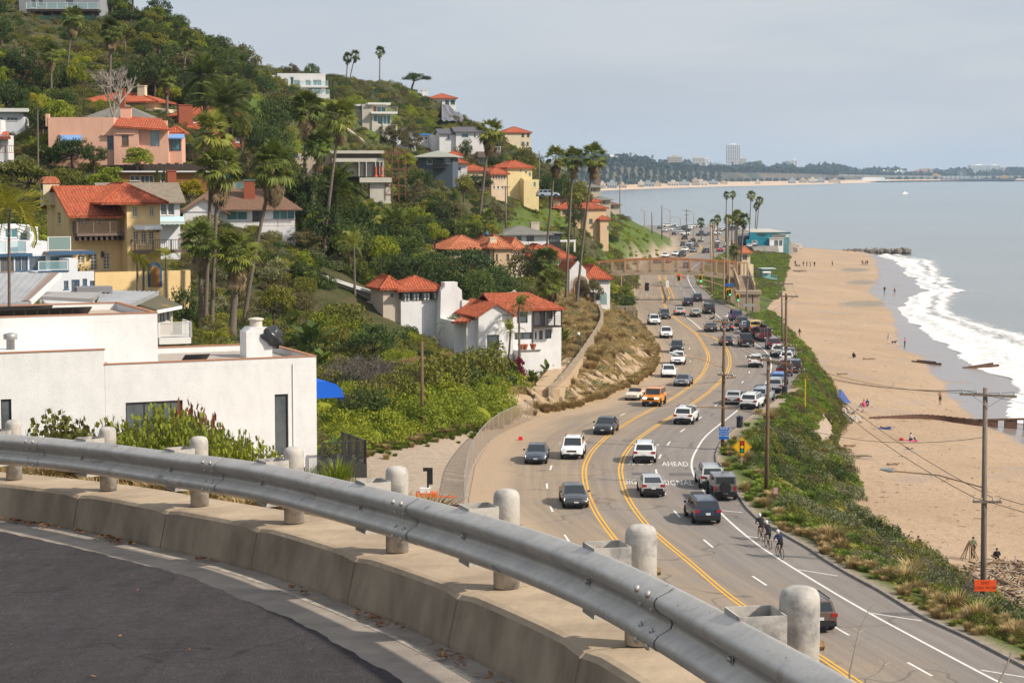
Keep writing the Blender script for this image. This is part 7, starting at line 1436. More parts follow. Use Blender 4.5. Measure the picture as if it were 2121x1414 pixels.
FR='cars beyond the footbridge'
for xy,kind,col,aw,lab in[(c5(973,897),'sedan','white',0,'white sedan at the foot of the green point, first beyond the bridge'),(c5(1050,883),'sedan','white',0,'white sedan left of the black SUV beyond the bridge'),(c5(1095,893),'suv','black',0,'black SUV oncoming just beyond the bridge'),(c5(1178,860),'sedan','grey',0,'grey sedan oncoming beyond the black SUV'),(c5(1119,852),'sedan','white',0,'white sedan behind the two beyond the bridge'),(c5(1150,835),'suv','dgrey',0,'dark car in the middle of the queue beyond the bridge'),(c5(1287,865),'suv','navy',1,'dark SUV driving away alone in the right lanes beyond the bridge'),(c5(1207,820),'sedan','dgrey',0,'dark grey sedan rounding the far bend'),(c5(1161,808),'suv','silver',0,'silver SUV rounding the far bend'),(c5(1110,815),'suv','dgrey',0,'dark SUV against the green point on the far bend'),(c5(1390,855),'hatch','red',1,'red lamped hatchback braking in the far right lane'),(c5(1357,830),'suv','black',1,'black SUV ahead of the red lamped hatchback'),(c5(1365,795),'bigsuv','white',1,'white SUV highest of the far right lane'),(c5(1245,783),'sedan','white',1,'white sedan crossing the far bend'),(c5(1187,782),'sedan','maroon',1,'maroon sedan on the far bend'),(c5(1127,767),'bigsuv','black',1,'big black SUV at the far junction'),(c5(1440,822),'suv','white',1,'white SUV behind the palm trunk beyond the bridge'),(c5(915,940),'sedan','maroon',0,'maroon sedan seen through the bridge railing at left'),(c5(995,938),'sedan','red',0,'red sedan seen through the bridge railing'),(c5(1137,975),'suv','brown',1,'brown car seen through the bridge railing at centre')]:
 car(xy[0],xy[1],kind,col,aw,lab,group=FR,brake='lamped' in lab and kind=='hatch')
rs_=random.Random(9);far_cols=['white','white','silver','dgrey','black','grey','white','bluegrey']
for i,(u,v)in enumerate([(1376,481),(1384,478),(1393,482),(1400,477),(1407,480),(1386,473),(1398,472),(1410,473),(1420,472),(1429,476),(1437,471),(1442,489),(1452,486),(1460,488),(1470,486),(1395,487),(1406,487),(1480,478),(1490,480),(1500,478),(1510,476),(1365,474),(1372,470)]):
 p=G(u,v,6.0);car(u,v,('suv','sedan','suv','hatch')[i%4],far_cols[i%8],True,'small parked car in the crowded car park on the point',z=6.0,hd=(1,.15)if i%3 else(.2,1),lit=False,group='cars in the far car park',full=False)
for u,v,k_,c_,lab in((1553,514,'sedan','white','white sedan by the restaurant entrance'),(1563,510,'pickup','white','white pickup by the restaurant entrance'),(1568,506,'suv','dgrey','grey SUV nearest the teal wave wall')):car(u,v,k_,c_,True,lab,z=6.0,hd=(.1,1),group='cars by the restaurant')
car(1700,1312,'suv','brown',True,'dark brown SUV half hidden behind the nearest guard rail post',turn=0)
p=W(1085,404,404);car(1112,410,'suv','silvblue',True,'silver blue car parked beside the yellow villa',z=W(1112,410,404).z,hd=(1,.2),lit=False)
# ================================================================== street furniture, bridge, stairs
M_POLE=M('pole_wood',(.20,.125,.075,1),.95,(.12,.075,.05,1),2,stretch=(8,8,.5),bump=.01);M_POLEG=M('pole_wood_grey',(.24,.195,.16,1),.95,(.15,.12,.10,1),2,stretch=(8,8,.5));M_WIRE=M('wire_black',(.02,.02,.022,1),.6);M_INS=M('insulator',(.45,.47,.46,1),.3);M_GST=M('steel_grey',(.36,.36,.35,1),.5,metal=.3);M_YLW=M('signal_yellow',(.72,.42,.02,1),.5);M_SBLK=M('signal_black',(.02,.02,.02,1),.6)
M_BCON=M('bridge_concrete',(.40,.31,.22,1),.9,(.30,.23,.17,1),.6,bump=.02,world_co=True);M_BRAIL=M('bridge_rail_rust',(.42,.17,.065,1),.8,(.33,.14,.06,1),2);M_BPOST=M('bridge_post',(.44,.28,.17,1),.9)
def mat_mesh(name,col,s,thick):
 """wire netting: crossed wires, open between"""
 m=bpy.data.materials.new(name);m.use_nodes=True;t=m.node_tree;p=t.nodes['Principled BSDF'];p.inputs['Base Color'].default_value=col;p.inputs['Roughness'].default_value=.6
 tc=t.nodes.new('ShaderNodeTexCoord');out=[]
 for ax in((1,1),(1,-1)):
  d=t.nodes.new('ShaderNodeVectorMath');d.operation='DOT_PRODUCT';d.inputs[1].default_value=(ax[0]*s,0,ax[1]*s);t.links.new(tc.outputs['Object'],d.inputs[0]);f=t.nodes.new('ShaderNodeMath');f.operation='FRACT';t.links.new(d.outputs['Value'],f.inputs[0]);l=t.nodes.new('ShaderNodeMath');l.operation='LESS_THAN';l.inputs[1].default_value=thick;t.links.new(f.outputs[0],l.inputs[0]);out.append(l.outputs[0])
 mx=t.nodes.new('ShaderNodeMath');mx.operation='MAXIMUM';t.links.new(out[0],mx.inputs[0]);t.links.new(out[1],mx.inputs[1]);t.links.new(mx.outputs[0],p.inputs['Alpha']);return m
M_NET=mat_mesh('chain_link',(.34,.25,.18,1),11,.27);M_NETB=mat_mesh('bridge_mesh',(.34,.22,.14,1),9,.16)
POLES={}
def pole(key,ub,vb,ut,vt,Y,label,r=.16,mat=None,arms=(),group='utility poles'):
 b,t=W(ub,vb,Y),W(ut,vt,Y);z0=min(b.z,TZ(b.x,b.y))-.4;o=thing('utility_pole',label,'utility pole',(b.x,b.y,z0),0,group);rel=Vector((t.x-b.x,0,t.z-z0))
 part('shaft',MB().tube([(0,0,0),rel*.5,rel],[r*1.15,r,r*.8],10),mat or M_POLE,o,True);tops=[]
 for(u0,v0,u1,v1,dy)in arms:
  a,c=W(u0,v0,Y),W(u1,v1,Y);a,c=a-Vector((b.x,b.y,z0))+Vector((0,-r-.06-dy,0)),c-Vector((b.x,b.y,z0))+Vector((0,-r-.06+dy,0));ar=part('crossarm',MB().bar(a,c,.11,.14),mat or M_POLE,o)
  L_=(c-a).length;ins=[.05,.3,.7,.95];g=MB()
  for q in ins:pt=a.lerp(c,q);g.lathe([(.05,.06),(.06,.14),(.03,.24)],8,tuple(pt));tops.append(pt+Vector((b.x,b.y,z0+.24)))
  part('insulator',g,M_INS,ar)
  if L_>2:mid=a.lerp(c,.5);g=MB();g.bar(a.lerp(c,.2),(mid.x,mid.y,mid.z-.7),.04);g.bar(a.lerp(c,.8),(mid.x,mid.y,mid.z-.7),.04);part('brace',g,M_GST,o)
 POLES[key]=(o,tops,Vector((b.x,b.y,z0)),rel);EXCL.append((b.x,b.y,.5));return o
YA,YB,YC,YD,YE=171,149,222,300,118
pole('A',1496.5,935,1500.5,662,YA,'utility pole with two birds on its top arm above the blue sign',.15,None,[(1476,664,1523,669,.6),(1486,775,1517,777,0),(1504,781,1524,782,.5)])
pole('B',1587,1034,1592,741,YB,'utility pole with a long tilted crossarm beside the diamond sign',.15,None,[(1546,738,1642,755,.2)])
pole('C',1627,816,1628.5,608,YC,'brown utility pole beside the bright blue parked car',.16,None,[(1606,613,1653,614,0),(1605,716,1651,717,0),(1628,766,1668,767,.3)])
pole('D',1621,712,1619,584,YD,'grey utility pole just left behind the brown one',.14,M_POLEG,[(1605,587,1642,588,0)])
pole('E',2036,1300,2041,803,YE,'tall near utility pole with orange sign at the right edge',.17,M_POLEG,[(1986,815,2104,820,0),(2013,1037,2073,1038,0)])
pole('F',874,900,874,707,172,'dark brown pole standing in front of the green thicket',.15,None);pole('G',1474,610,1473,462,420,'pale wood pole of the pair rising through the bridge',.2,M('pole_pale',(.42,.30,.20,1),.9),[(1464,466,1482,466,0)]);pole('H',1478,610,1477.5,464,424,'darker wood pole of the pair rising through the bridge',.2,M_POLEG);pole('I',1544,662,1550,560,372,'grey pole right of the bridge stairs with small crossarm',.16,M_POLEG,[(1536,572,1560,573,0)])
pole('J',1505,640,1506,450,400,'thick grey pole at the end of the footbridge',.26,M_POLEG);pole('K',1371,480,1371,426,680,'far pole at the tip of the green point',.2,M_POLEG);pole('L',1351,468,1350,440,660,'short far pole on the green slope',.2,M_POLEG);pole('M',1422,490,1422,434,760,'far pole with three crossarms above the car park',.2,M_POLEG,[(1414,436,1430,436,0),(1417,445,1428,445,0),(1417,454,1428,454,0)]);pole('N',861,438,861,392,345,'pole in the gardens right of the scaffolding',.14,M_POLEG,[(855,397,866,397,0)]);pole('O',1048,480,1047,385,372,'pole left of the peach villa',.15,M_POLEG,[(1041,387,1056,388,0)]);pole('P',1116,360,1117,312,480,'thin pole on the ridge left of three palms',.14,M_POLEG,[(1111,322,1122,322,0)]);pole('Q',1284,420,1284,375,610,'pole standing against the sea at the ridge tip',.16,M_POLEG)
def wire(a,b,sag,label,r=.014,grp='overhead wires'):
 P=[]
 for i in range(17):t=i/16;p=Vector(a).lerp(Vector(b),t);p.z-=sag*4*t*(1-t);P.append(p)
 tag(obj('overhead_wire',MB().tube(P,r,5).mesh('overhead_wire',M_WIRE)),label,'wire',grp)
A_,B_,C_,D_,E_=(POLES[k]for k in 'ABCDE')
def shaft(P,v,Y):return P[2]+P[3]*((W(CU,v,Y).z-P[2].z)/P[3].z)
for i in(0,1,3):wire(B_[1][i],E_[1][i],.8,'overhead wire from the tilted crossarm to the tall near pole')
wire(C_[1][4],E_[1][4],1.4,'heavy cable from the lower arm of the brown pole to the near pole',.022);wire(C_[1][5],E_[1][6],1.2,'second heavy cable between brown pole and near pole',.022);wire(shaft(B_,862,YB),shaft(E_,905,YE),1.0,'service cable from the tilted arm pole to the near pole',.016)
for i in(0,3):wire(E_[1][i],E_[1][i]+Vector((40,-70,-2)),.6,'overhead wire running from the near pole out of the picture');wire(E_[1][4+i],E_[1][4+i]+Vector((40,-70,-2)),.8,'lower cable running from the near pole out of the picture',.02)
for i in(0,1,3):wire(A_[1][i],B_[1][i],.5,'overhead wire between the bird pole and the tilted arm pole');wire(A_[1][i],C_[1][i],.6,'overhead wire between the bird pole and the brown pole');wire(C_[1][i],D_[1][i],.5,'overhead wire between the brown and grey poles')
wire(shaft(A_,790,YA),(-16,176,15),1.2,'thin wire crossing the road from the bird pole to the thicket',.012);wire(shaft(POLES['F'],715,172),(-40,165,18),.5,'thin wire from the brown pole towards the white house',.012)
def streetlight(P,v0,u1,v1,Y,dy,label):
 a=shaft(P,v0,Y);b=W(u1,v1,Y+dy);o=thing('street_light',label,'street light',a,0,'street lights');r_=b-a;part('arm',MB().tube([(0,0,0),r_*.5+Vector((0,0,.25)),r_],.045,6),M_BPOST,o);d=r_.normalized();part('lamp_head',MB().tube([r_-d*.1,r_+d*.25,r_+d*.75],[.06,.14,.1],8),M_INS,o)
streetlight(A_,762,1403,735,YA,0,'street light arm reaching left over the road from the bird pole');streetlight(B_,861,1441,842,YB,2,'street light arm reaching left from the tilted arm pole');streetlight(E_,1010,1850,975,YE,2,'street light arm reaching left from the tall near pole')
for u,v,lab,mt in((1474,660,'dark crow perched at the left end of the pole arm',M_SBLK),(1502,657,'white gull perched near the pole top',M('gull_white',(.7,.7,.7,1),.8))):
 p=W(u,v,YA-.25);o=thing('bird',lab,'bird',p);bm=MB();bm.tube([(-.22,0,-.05),(-.1,0,0),(.05,0,.04),(.16,0,.09),(.2,0,.17),(.22,0,.23),(.27,0,.24)],[.015,.06,.09,.08,.05,.05,.01],8);part('body',bm,mt,o,True);part('wing',MB().tube([(-.25,-.06,-.06),(-.05,-.08,.02),(.1,-.06,.07)],[.01,.05,.03],6),M_SBLK if 'crow' in lab else M_GST,o);part('leg',MB().bar((.02,.02,-.03),(.02,.02,-.12),.012).bar((.04,-.02,-.03),(.04,-.02,-.12),.012),M_YLW,o)
def sign_board(name,label,u,v,Y,w,h,mat,post=None,poly=None,texts=(),back=M_GST):
 p=W(u,v,Y);o=thing(name,label,'sign',p);pl=poly or[(-w/2,-h/2),(w/2,-h/2),(w/2,h/2),(-w/2,h/2)];b=part('board',MB().prism(pl,1,-.02,.02),mat,o)
 for body,x,z,hh,m_ in texts:
  me=text_mesh(body,'lettering',m_);xs=[q.co.x for q in me.vertices];ys=[q.co.y for q in me.vertices];t=obj('lettering',me,b,(x,-.024,z));s=hh/(max(ys)-min(ys));t.scale=(s,s,1);t.rotation_euler=(R(90),0,0)
 if post:gz=TZ(p.x,p.y);part('post',MB().bar((0,.05,-h/2 if not poly else-h/2),(0,.05,gz-p.z-.3),.08),post,o)
 return o
M_BLUE=M('sign_blue_paint',(.005,.13,.48,1),.5);M_SW=M('sign_white_paint',(.75,.75,.75,1),.5);M_SY=M('sign_yellow_paint',(.80,.42,.01,1),.5);M_SO=M('sign_orange_paint',(.85,.10,.02,1),.5);M_SP=M('sign_faded_red',(.55,.30,.32,1),.6)
s_=sign_board('roadside_sign','blue sign reading PLEASE on the utility pole',1499.5,893,YA-.4,.85,.78,M_BLUE,None,None,[('PLEASE',0,.22,.15,M_SW),("DON'T DRINK",0,-.02,.10,M_SW),('AND DRIVE',0,-.22,.10,M_SW)]);part('lower_plate',MB().prism([(-.43,-.68),(.43,-.68),(.43,-.43),(-.43,-.43)],1,-.02,.02),M_BLUE,s_);part('border',MB().box(-.44,.44,-.028,-.022,.36,.385).box(-.44,.44,-.028,-.022,-.4,-.375),M_SW,s_)
s_=sign_board('warning_sign','yellow diamond sign with traffic light symbol beside the road',1537,925,160,1.6,1.6,M_SY,M_GST,[(0,-.82),(.82,0),(0,.82),(-.82,0)]);part('border',MB().prism([(0,-.76),(.76,0),(0,.76),(-.76,0)],1,-.026,-.022),M_SBLK,s_);part('face',MB().prism([(0,-.71),(.71,0),(0,.71),(-.71,0)],1,-.032,-.027),M_SY,s_);bb=part('symbol',MB().box(-.19,.19,-.042,-.033,-.5,.5),M_SBLK,s_)
for z_,c_ in((.31,(.6,.01,.02,1)),(0,(.8,.45,.02,1)),(-.31,(.0,.25,.16,1))):part('symbol_disc',MB().tube([(0,-.043,z_),(0,-.05,z_)],.135,14),M('disc_%d'%int(z_*100),c_,.5),s_)
sign_board('parking_sign','small faded red and white parking sign on a brown post',1606.5,1016,143,.30,.46,M_SP,M_POLE)
sign_board('road_work_sign','orange sign reading END ROAD WORK on the near pole',2040.5,1212,YE-.5,1.3,.68,M_SO,None,None,[('END',0,.16,.17,M_SBLK),('ROAD WORK',0,-.14,.17,M_SBLK)])
sign_board('street_sign','blue street name sign hanging at the traffic signals',1511,589.5,384,1.55,.42,M_BLUE);sign_board('arrow_sign','yellow curve sign beyond the bridge',1523.5,502,470,.9,.9,M_SY,M_GST,[(0,-.55),(.55,0),(0,.55),(-.55,0)]);sign_board('grey_sign','blank grey sign seen from behind beside the stairs',1552,632,345,2.0,.5,M_GST,M_GST);sign_board('grey_sign','blank grey sign back left of the signal pole',1286,607,372,2.0,.45,M_GST,M_GST)
o=thing('stop_sign','red octagonal stop sign behind the white house roof','sign',W(1003,619,262));oc=[(.38*math.cos(R(22.5+45*k)),.38*math.sin(R(22.5+45*k)))for k in range(8)];part('board',MB().prism(oc,1,-.02,.02),M('sign_red',(.55,.015,.02,1),.5),o);part('post',MB().bar((0,.04,-.3),(0,.04,-3),.07),M_GST,o);me=text_mesh('STOP','lettering',M_SW);t_=obj('lettering',me,o,(0,-.025,0));t_.scale=(.26,.26,1);t_.rotation_euler=(R(90),0,0)
def lens(c):return M('lens_'+c,{'red':(.9,.02,.02,1),'green':(.01,.9,.45,1),'off':(.03,.02,.02,1)}[c],.3,emit={'red':3,'green':3,'off':0}[c])
def signal(u,v,Y,lit,label,back=False,rz=0.0):
 o=thing('traffic_signal',label,'traffic signal',W(u,v,Y),rz,'traffic signals');part('backplate',MB().box(-.38,.38,.0,.04,-.75,.75),M_YLW if not back else M_SBLK,o);part('housing',MB().box(-.2,.2,-.22,-.002,-.62,.62),M_SBLK,o)
 if not back:
  for k,(z_,c)in enumerate(((.4,'red'),(0,'amber'),(-.4,'green'))):l=part('lens',MB().tube([(0,-.225,z_),(0,-.24,z_)],.145,12),lens(c if c==lit else 'off'),o);part('visor',MB().prism([(-.17,z_+.15),(.17,z_+.15),(.17,z_+.18),(-.17,z_+.18)],1,-.42,-.222),M_SBLK,l)
YS_=384
for a in[(1406.5,574,YS_,'red','traffic signal showing red over the middle lanes'),(1451,577.5,YS_,'green','traffic signal showing green over the right lanes'),(1512,606,YS_-.5,'green','traffic signal showing green on the right mast'),(1528.5,617,378,'green','low traffic signal showing green on its own post')]:signal(*a)
signal(1506.5,606,YS_,'off','unlit side signal next to the green one on the right mast',rz=.9);signal(1272.5,601,372,'off','traffic signal left of the road, left one of the side pair',rz=-.7);signal(1278,599.5,373,'off','traffic signal left of the road, right one of the side pair',rz=.6);signal(1340,594,372,'off','traffic signal seen from behind on the left mast arm',True);signal(1285.5,626,366,'off','pedestrian signal low on the left mast',rz=.4)
def mast(label,ub,vb,vt,Y,arms,nm='signal_mast'):
 b,t=W(ub,vb,Y),W(ub,vt,Y);z0=min(b.z,TZ(b.x,b.y));o=thing(nm,label,'mast',(b.x,b.y,z0));part('pole',MB().tube([(0,0,-.2),(0,0,t.z-z0)],[.16,.1],8),M_BPOST,o)
 for pts in arms:part('arm',MB().tube([W(u,v,Y)-Vector((b.x,b.y,z0))for u,v in pts],[.1]+[.07]*(len(pts)-1),6),M_BPOST,o)
mast('tan mast with long arm holding the right hand signals',1510,637,536,YS_+.3,[[(1510,597),(1480,586),(1452,578),(1425,573),(1398,573)],[(1510,540),(1490,530),(1468,527)]]);mast('tan mast with curved arm left of the road',1286.5,638,572,372,[[(1287,614),(1310,603),(1340,593),(1376,590)],[(1287,573),(1300,563),(1324,559.5)]]);mast('thin post carrying the low green signal',1528,645,610,378.3,[]);mast('thin post left of the right mast',1499,637,533,386,[]);mast('post of the side signals left of the road',1275,640,596,372.5,[])
for u0,v0,u1,v1,Y,lab in((1388,475,1375,433,720,'far yellow based street light beside the point'),(1437,480,1425,438,740,'far street light with yellow base above the car park'),(1335,466,1325,434,650,'far street light against the sea at the slope'),(1409,482,1390,449,730,'far street light arm reaching left over the junction'),(1488,470,1472,437,750,'far street light left of the slender palms')):
 mast(lab,u0,v0+8,v1+4,Y,[[(u0,v1+4),(u0-3,v1+1),(u1,v1)]],'street_light')
for u,vb,vt,Y,lab in((1198,738,690,236,'globe lamp on a green post at the foot of the stairs'),(1303,635,613,360,'globe lamp beside the retaining wall')):
 b,t=W(u,vb,Y),W(u,vt,Y);z0=b.z if Y<300 else TZ(b.x,b.y);o=thing('globe_lamp',lab,'lamp',(b.x,b.y,z0));h=t.z-z0;part('post',MB().lathe([(.12,0),(.1,.3),(.05,.4),(.045,h-.3),(.09,h-.25)],10),M('lamp_green',(.06,.13,.11,1),.6),o);bm=bmesh.new();bmesh.ops.create_uvsphere(bm,u_segments=12,v_segments=8,radius=.2);bmesh.ops.translate(bm,verts=bm.verts,vec=(0,0,h-.08));me=bpy.data.meshes.new('globe');bm.to_mesh(me);bm.free();me.materials.append(M('globe_white',(.78,.76,.70,1),.4));obj('globe',me,o)
o=thing('footbridge','concrete footbridge with rust coloured railing arching over the road','bridge',W(1225,570,396));base=Vector(o.location);YB_=396
top=[(1215,566),(1250,563),(1320,560),(1375,559.5),(1430,560.5),(1484,566),(1524,571)];bot=[(1215,577),(1265,572),(1335,569),(1405,569),(1457,571),(1514,580),(1524,582)]
def bw(u,v,dy=0):return W(u,v,YB_+dy)-base
ti=lambda tab,u:float(np.interp(u,[a for a,b in tab],[b for a,b in tab]))
us=np.linspace(1215,1526,40);g=MB()
R0=[[bw(u,ti(top,u))for u in us],[bw(u,ti(bot,u))for u in us]];R1=[[p+Vector((0,2.6,0))for p in r]for r in R0];g.grid([R0[0],R0[1],R1[1],R1[0],R0[0]]);part('deck',g,M_BCON,o)
rt=[(1215,546),(1250,542.5),(1325,537.5),(1390,536),(1457,539),(1508,542.5),(1548,544)]
for side in(0,2.5):
 g=MB();pts_=[bw(u,ti(rt,u))+Vector((0,side,0))for u in us]
 for i in range(len(pts_)-1):g.bar(pts_[i],pts_[i+1],.22,.34)
 part('handrail',g,M_BRAIL,o)
 for u in(1225,1241,1268,1295,1322,1349,1376,1403,1430,1457,1484,1510):p0,p1=bw(u,ti(top,u))+Vector((0,side,0)),bw(u,ti(rt,u))+Vector((0,side,0));part('post',MB().bar(p0,p1,.34,.3),M_BPOST,o)
 g=MB();g.grid([[bw(u,ti(top,u))+Vector((0,side+.02,0))for u in us],[p+Vector((0,.02,0))for p in pts_]]);part('mesh_panel',g,M_NETB,o)
for u in(1522,1266):c=bw(u,ti(bot,u));part('pier',MB().box(c.x-.8,c.x+.8,.4,2.2,-12,c.z),M_BCON,o)
n=16;x0,x1=bw(1521,570).x,bw(1549,570).x
for k in range(n):t=k/n;a=W(1535,571+32*t,YB_-1-9*t)-base;part('stair_step',MB().box(x0,x1,a.y-.6,a.y,a.z-.5,a.z),M_BCON,o)
for x_ in(x0-.25,x1):a,b=W(1535,571,YB_-1)-base,W(1535,603,YB_-10)-base;g=MB();g.add([(x_,a.y,a.z-.6),(x_+.25,a.y,a.z-.6),(x_+.25,a.y,a.z+1.5),(x_,a.y,a.z+1.5),(x_,b.y-.6,b.z-.6),(x_+.25,b.y-.6,b.z-.6),(x_+.25,b.y-.6,b.z+1.3),(x_,b.y-.6,b.z+1.3)],BF);part('stair_wall',g,M_BCON,o)
a,b=W(1524,610,YB_-13)-base,W(1578,602,YB_-13)-base;part('landing',MB().box(a.x,b.x,a.y,a.y+3,a.z,a.z+.7),M_BCON,o);part('landing_wall',MB().box(a.x,a.x+3.2,a.y+.3,a.y+.7,a.z-4,a.z),M_BCON,o);part('landing_wall',MB().box(b.x-1.6,b.x-.3,a.y+.3,a.y+2.5,a.z-4.5,a.z),M_BCON,o);g=MB();a2=W(1549,566,YB_)-base;g.bar(bw(1510,543),bw(1548,544),.2,.3);g.bar(bw(1548,544),bw(1548,571),.3)
for u in(1520,1527,1534,1541):g.bar(bw(u,544,2.5),bw(u,571,2.5),.3)
part('landing_rail',g,M_BPOST,o);part('upper_landing',MB().box(bw(1508,571).x,x1,-.5,2.6,bw(1520,575).z,bw(1520,571).z),M_BCON,o)
o=thing('median_rail','yellow steel rail down the median under the bridge','rail',G(1388,628,HR));b0=Vector(o.location);P=[G(u,v,HR)-b0 for u,v in((1375,582),(1378,592),(1382,604),(1386,614),(1387,620),(1384,629))];g=MB()
for i in range(len(P)-1):g.bar(P[i]+Vector((0,0,.75)),P[i+1]+Vector((0,0,.75)),.16,.34)
part('beam',g,M_YLW,o);g=MB()
for p in P:g.bar(p,p+Vector((0,0,.7)),.14)
part('post',g,M_GST,o);q=P[2];part('marker_panel',MB().box(q.x-.35,q.x+.35,q.y-.3,q.y-.25,.9,2.4),M_SW,o)
M_STONE=M('wall_stone',(.36,.285,.20,1),.9,(.23,.18,.13,1),2.5,bump=.05,bscale=6);M_PATH=M('path_sand',(.48,.35,.22,1),.9,(.40,.29,.19,1),1)
PW=[(1140,812,205),(1165,790,211),(1198,748,229),(1222,712,244),(1240,684,258),(1247,660,268),(1240,638,284)]
pw=[W(u,v,y)for u,v,y in PW];o=thing('parapet_wall','curving rubble stone parapet beside the stairs and path','wall',pw[0]);sl=smooth_line([(p.x,p.y)for p in pw],1.4);zz=np.interp([p[1]for p in sl],[p.y for p in pw],[p.z for p in pw])
for i in range(len(sl)-1):
 a,b=Vector((sl[i][0],sl[i][1],zz[i]))-pw[0],Vector((sl[i+1][0],sl[i+1][1],zz[i+1]))-pw[0];h_=.7+.05*math.sin(i*2.1);part('stone_block',MB().add([a+Vector((-.2,-.1,-3.2)),b+Vector((-.2,-.1,-3.2)),b+Vector((.2,.1,-3.2)),a+Vector((.2,.1,-3.2)),a+Vector((-.2,-.1,h_)),b+Vector((-.2,-.1,h_)),b+Vector((.2,.1,h_)),a+Vector((.2,.1,h_))],BF),M_STONE,o)
o=thing('garden_stairs','long flight of worn steps climbing beside the white house','stairs',W(1185,742,232));b0=Vector(o.location);n=30
for k in range(n):
 t=k/(n-1);p=W(1180+34*t,742-90*t,232+40*t**1.0)-b0;w_=2.0+.0*t;q=p.y;part('step',MB().box(p.x-1.7,p.x+1.9,q-.1,q+1.5,p.z-.8,p.z),M_BCON,o)
for s_ in(-1.9,):a,b=W(1180,742,232)-b0,W(1214,652,272)-b0;g=MB();g.add([(a.x+s_-.25,a.y,a.z-1),(a.x+s_,a.y,a.z-1),(a.x+s_,a.y,a.z+.9),(a.x+s_-.25,a.y,a.z+.9),(b.x+s_-.25,b.y,b.z-1),(b.x+s_,b.y,b.z-1),(b.x+s_,b.y,b.z+.9),(b.x+s_-.25,b.y,b.z+.9)],BF);part('side_wall',g,MW,o)
pl=[W(u,v,y)for u,v,y in((1142,808,205.5),(1150,798,208),(1178,762,223),(1192,745,231))];g=MB();g.grid([[p+Vector((-2.2,-.8,-3))for p in pl],[p+Vector((-2.2,-.8,.1))for p in pl],[p+Vector((.9,.4,.1))for p in pl],[p+Vector((.9,.4,-3))for p in pl]]);g.quad(pl[0]+Vector((-2.2,-.8,.1)),pl[0]+Vector((.9,.4,.1)),pl[0]+Vector((.9,.4,-3)),pl[0]+Vector((-2.2,-.8,-3)));struct('path',g.mesh('path',M_PATH),'sandy path leading up to the stairs')
for p in pl:EXCL.append((p.x-.7,p.y,2.2))
o=thing('turn_sign','small round white sign with red ring on the signal arm','sign',W(1416.5,574.5,YS_));part('board',MB().tube([(0,0,0),(0,.03,0)],.36,16),M_SW,o);rg=[(.3*math.cos(t_),-.02,.3*math.sin(t_))for t_ in np.linspace(0,6.283,17)];part('ring',MB().tube(rg,.05,5,cap=False).bar((-.2,-.02,.2),(.2,-.02,-.2),.07),M('sign_red',(.55,.015,.02,1),.5),o)
o=thing('retaining_wall','short rubble retaining wall below the cafe corner','wall',W(1300,660,326));b0=Vector(o.location);c0,c1=W(1268,637,322)-b0,W(1313,637,330)-b0;rr=random.Random(4)
for j in range(4):
 for i in range(9):x_=c0.x+(c1.x-c0.x)*i/9;w_=(c1.x-c0.x)/9;z_=-1.2+j*.82;part('stone',MB().box(x_+.015+(.15 if j%2 else 0),x_+w_-.015+(.15 if j%2 else 0),-.3-rr.random()*.12,.6,z_+.012,z_+.8),M_STONE,o)
FN=[(970,1042),(978,990),(990,955),(1012,922),(1050,892),(1110,866)];fp=[G(u,v,lambda y:HR(y)+.1)for u,v in FN];fl=smooth_line([(p.x,p.y)for p in fp],2.6);o=thing('chain_link_fence','rusty chain link fence along the inner edge of the road','fence',(fl[0][0],fl[0][1],HR(fl[0][1])));b0=Vector(o.location);P=[Vector((p[0]-.3,p[1],HR(p[1])))-b0 for p in fl]
for p in P:part('post',MB().tube([p+Vector((0,0,-.2)),p+Vector((0,0,2.0))],.035,6),M_GST,o)
g=MB()
for i in range(len(P)-1):g.bar(P[i]+Vector((0,0,1.95)),P[i+1]+Vector((0,0,1.95)),.04)
part('top_rail',g,M_GST,o)
for i in range(len(P)-1):part('mesh_panel',MB().quad(P[i]+Vector((0,0,.05)),P[i+1]+Vector((0,0,.05)),P[i+1]+Vector((0,0,1.93)),P[i]+Vector((0,0,1.93))),M_NET,o)
p=G(1078,911,HR);tag(part('crate',MB().box(p.x-.19,p.x+.19,p.y-.15,p.y+.15,HR(p.y),HR(p.y)+.26).box(p.x-.12,p.x+.12,p.y-.1,p.y+.1,HR(p.y)+.26,HR(p.y)+.32),M('crate_red',(.75,.02,.015,1),.5),None),'small red box by the chain link fence','box')
o=thing('light_trailer','orange work trailer with folded dark mast on the drive','trailer',G(884,1040,8.7));MOR=M('trailer_orange',(.72,.11,.02,1),.5);o.scale=(.85,.85,.85);part('body',MB().box(-.9,.9,-.5,.5,.45,.85),MOR,o);part('engine_cover',MB().box(-.55,.3,-.45,.45,.853,1.25),MFW,o);part('mast',MB().bar((.1,0,1.0),(.1,0,2.9),.16),M_SBLK,o);part('lamp_frame',MB().box(-.3,.5,-.06,.06,2.6,2.9).box(.15,.5,-.05,.05,1.5,2.6),M_SBLK,o)
for s_ in(-.55,.55):part('wheel',MB().tube([(-.1,s_-.1,.3),(-.1,s_+.1,.3)],.3,12),M_TYRE,o)
part('tow_bar',MB().bar((.9,0,.5),(2.4,0,.45),.1),MOR,o);o=thing('equipment_frame','low orange equipment frame beside the work trailer','equipment',G(938,1056,8.6));o.scale=(.6,.6,.6);part('frame',MB().bar((-.9,0,.3),(.9,0,.3),.14).bar((-.9,.8,.3),(.9,.8,.3),.14).bar((-.9,0,.3),(-.9,.8,.3),.14).bar((.9,0,.3),(.9,.8,.3),.14),MOR,o);part('tray',MB().box(-.7,.7,.1,.7,.38,.55),M_SBLK,o)
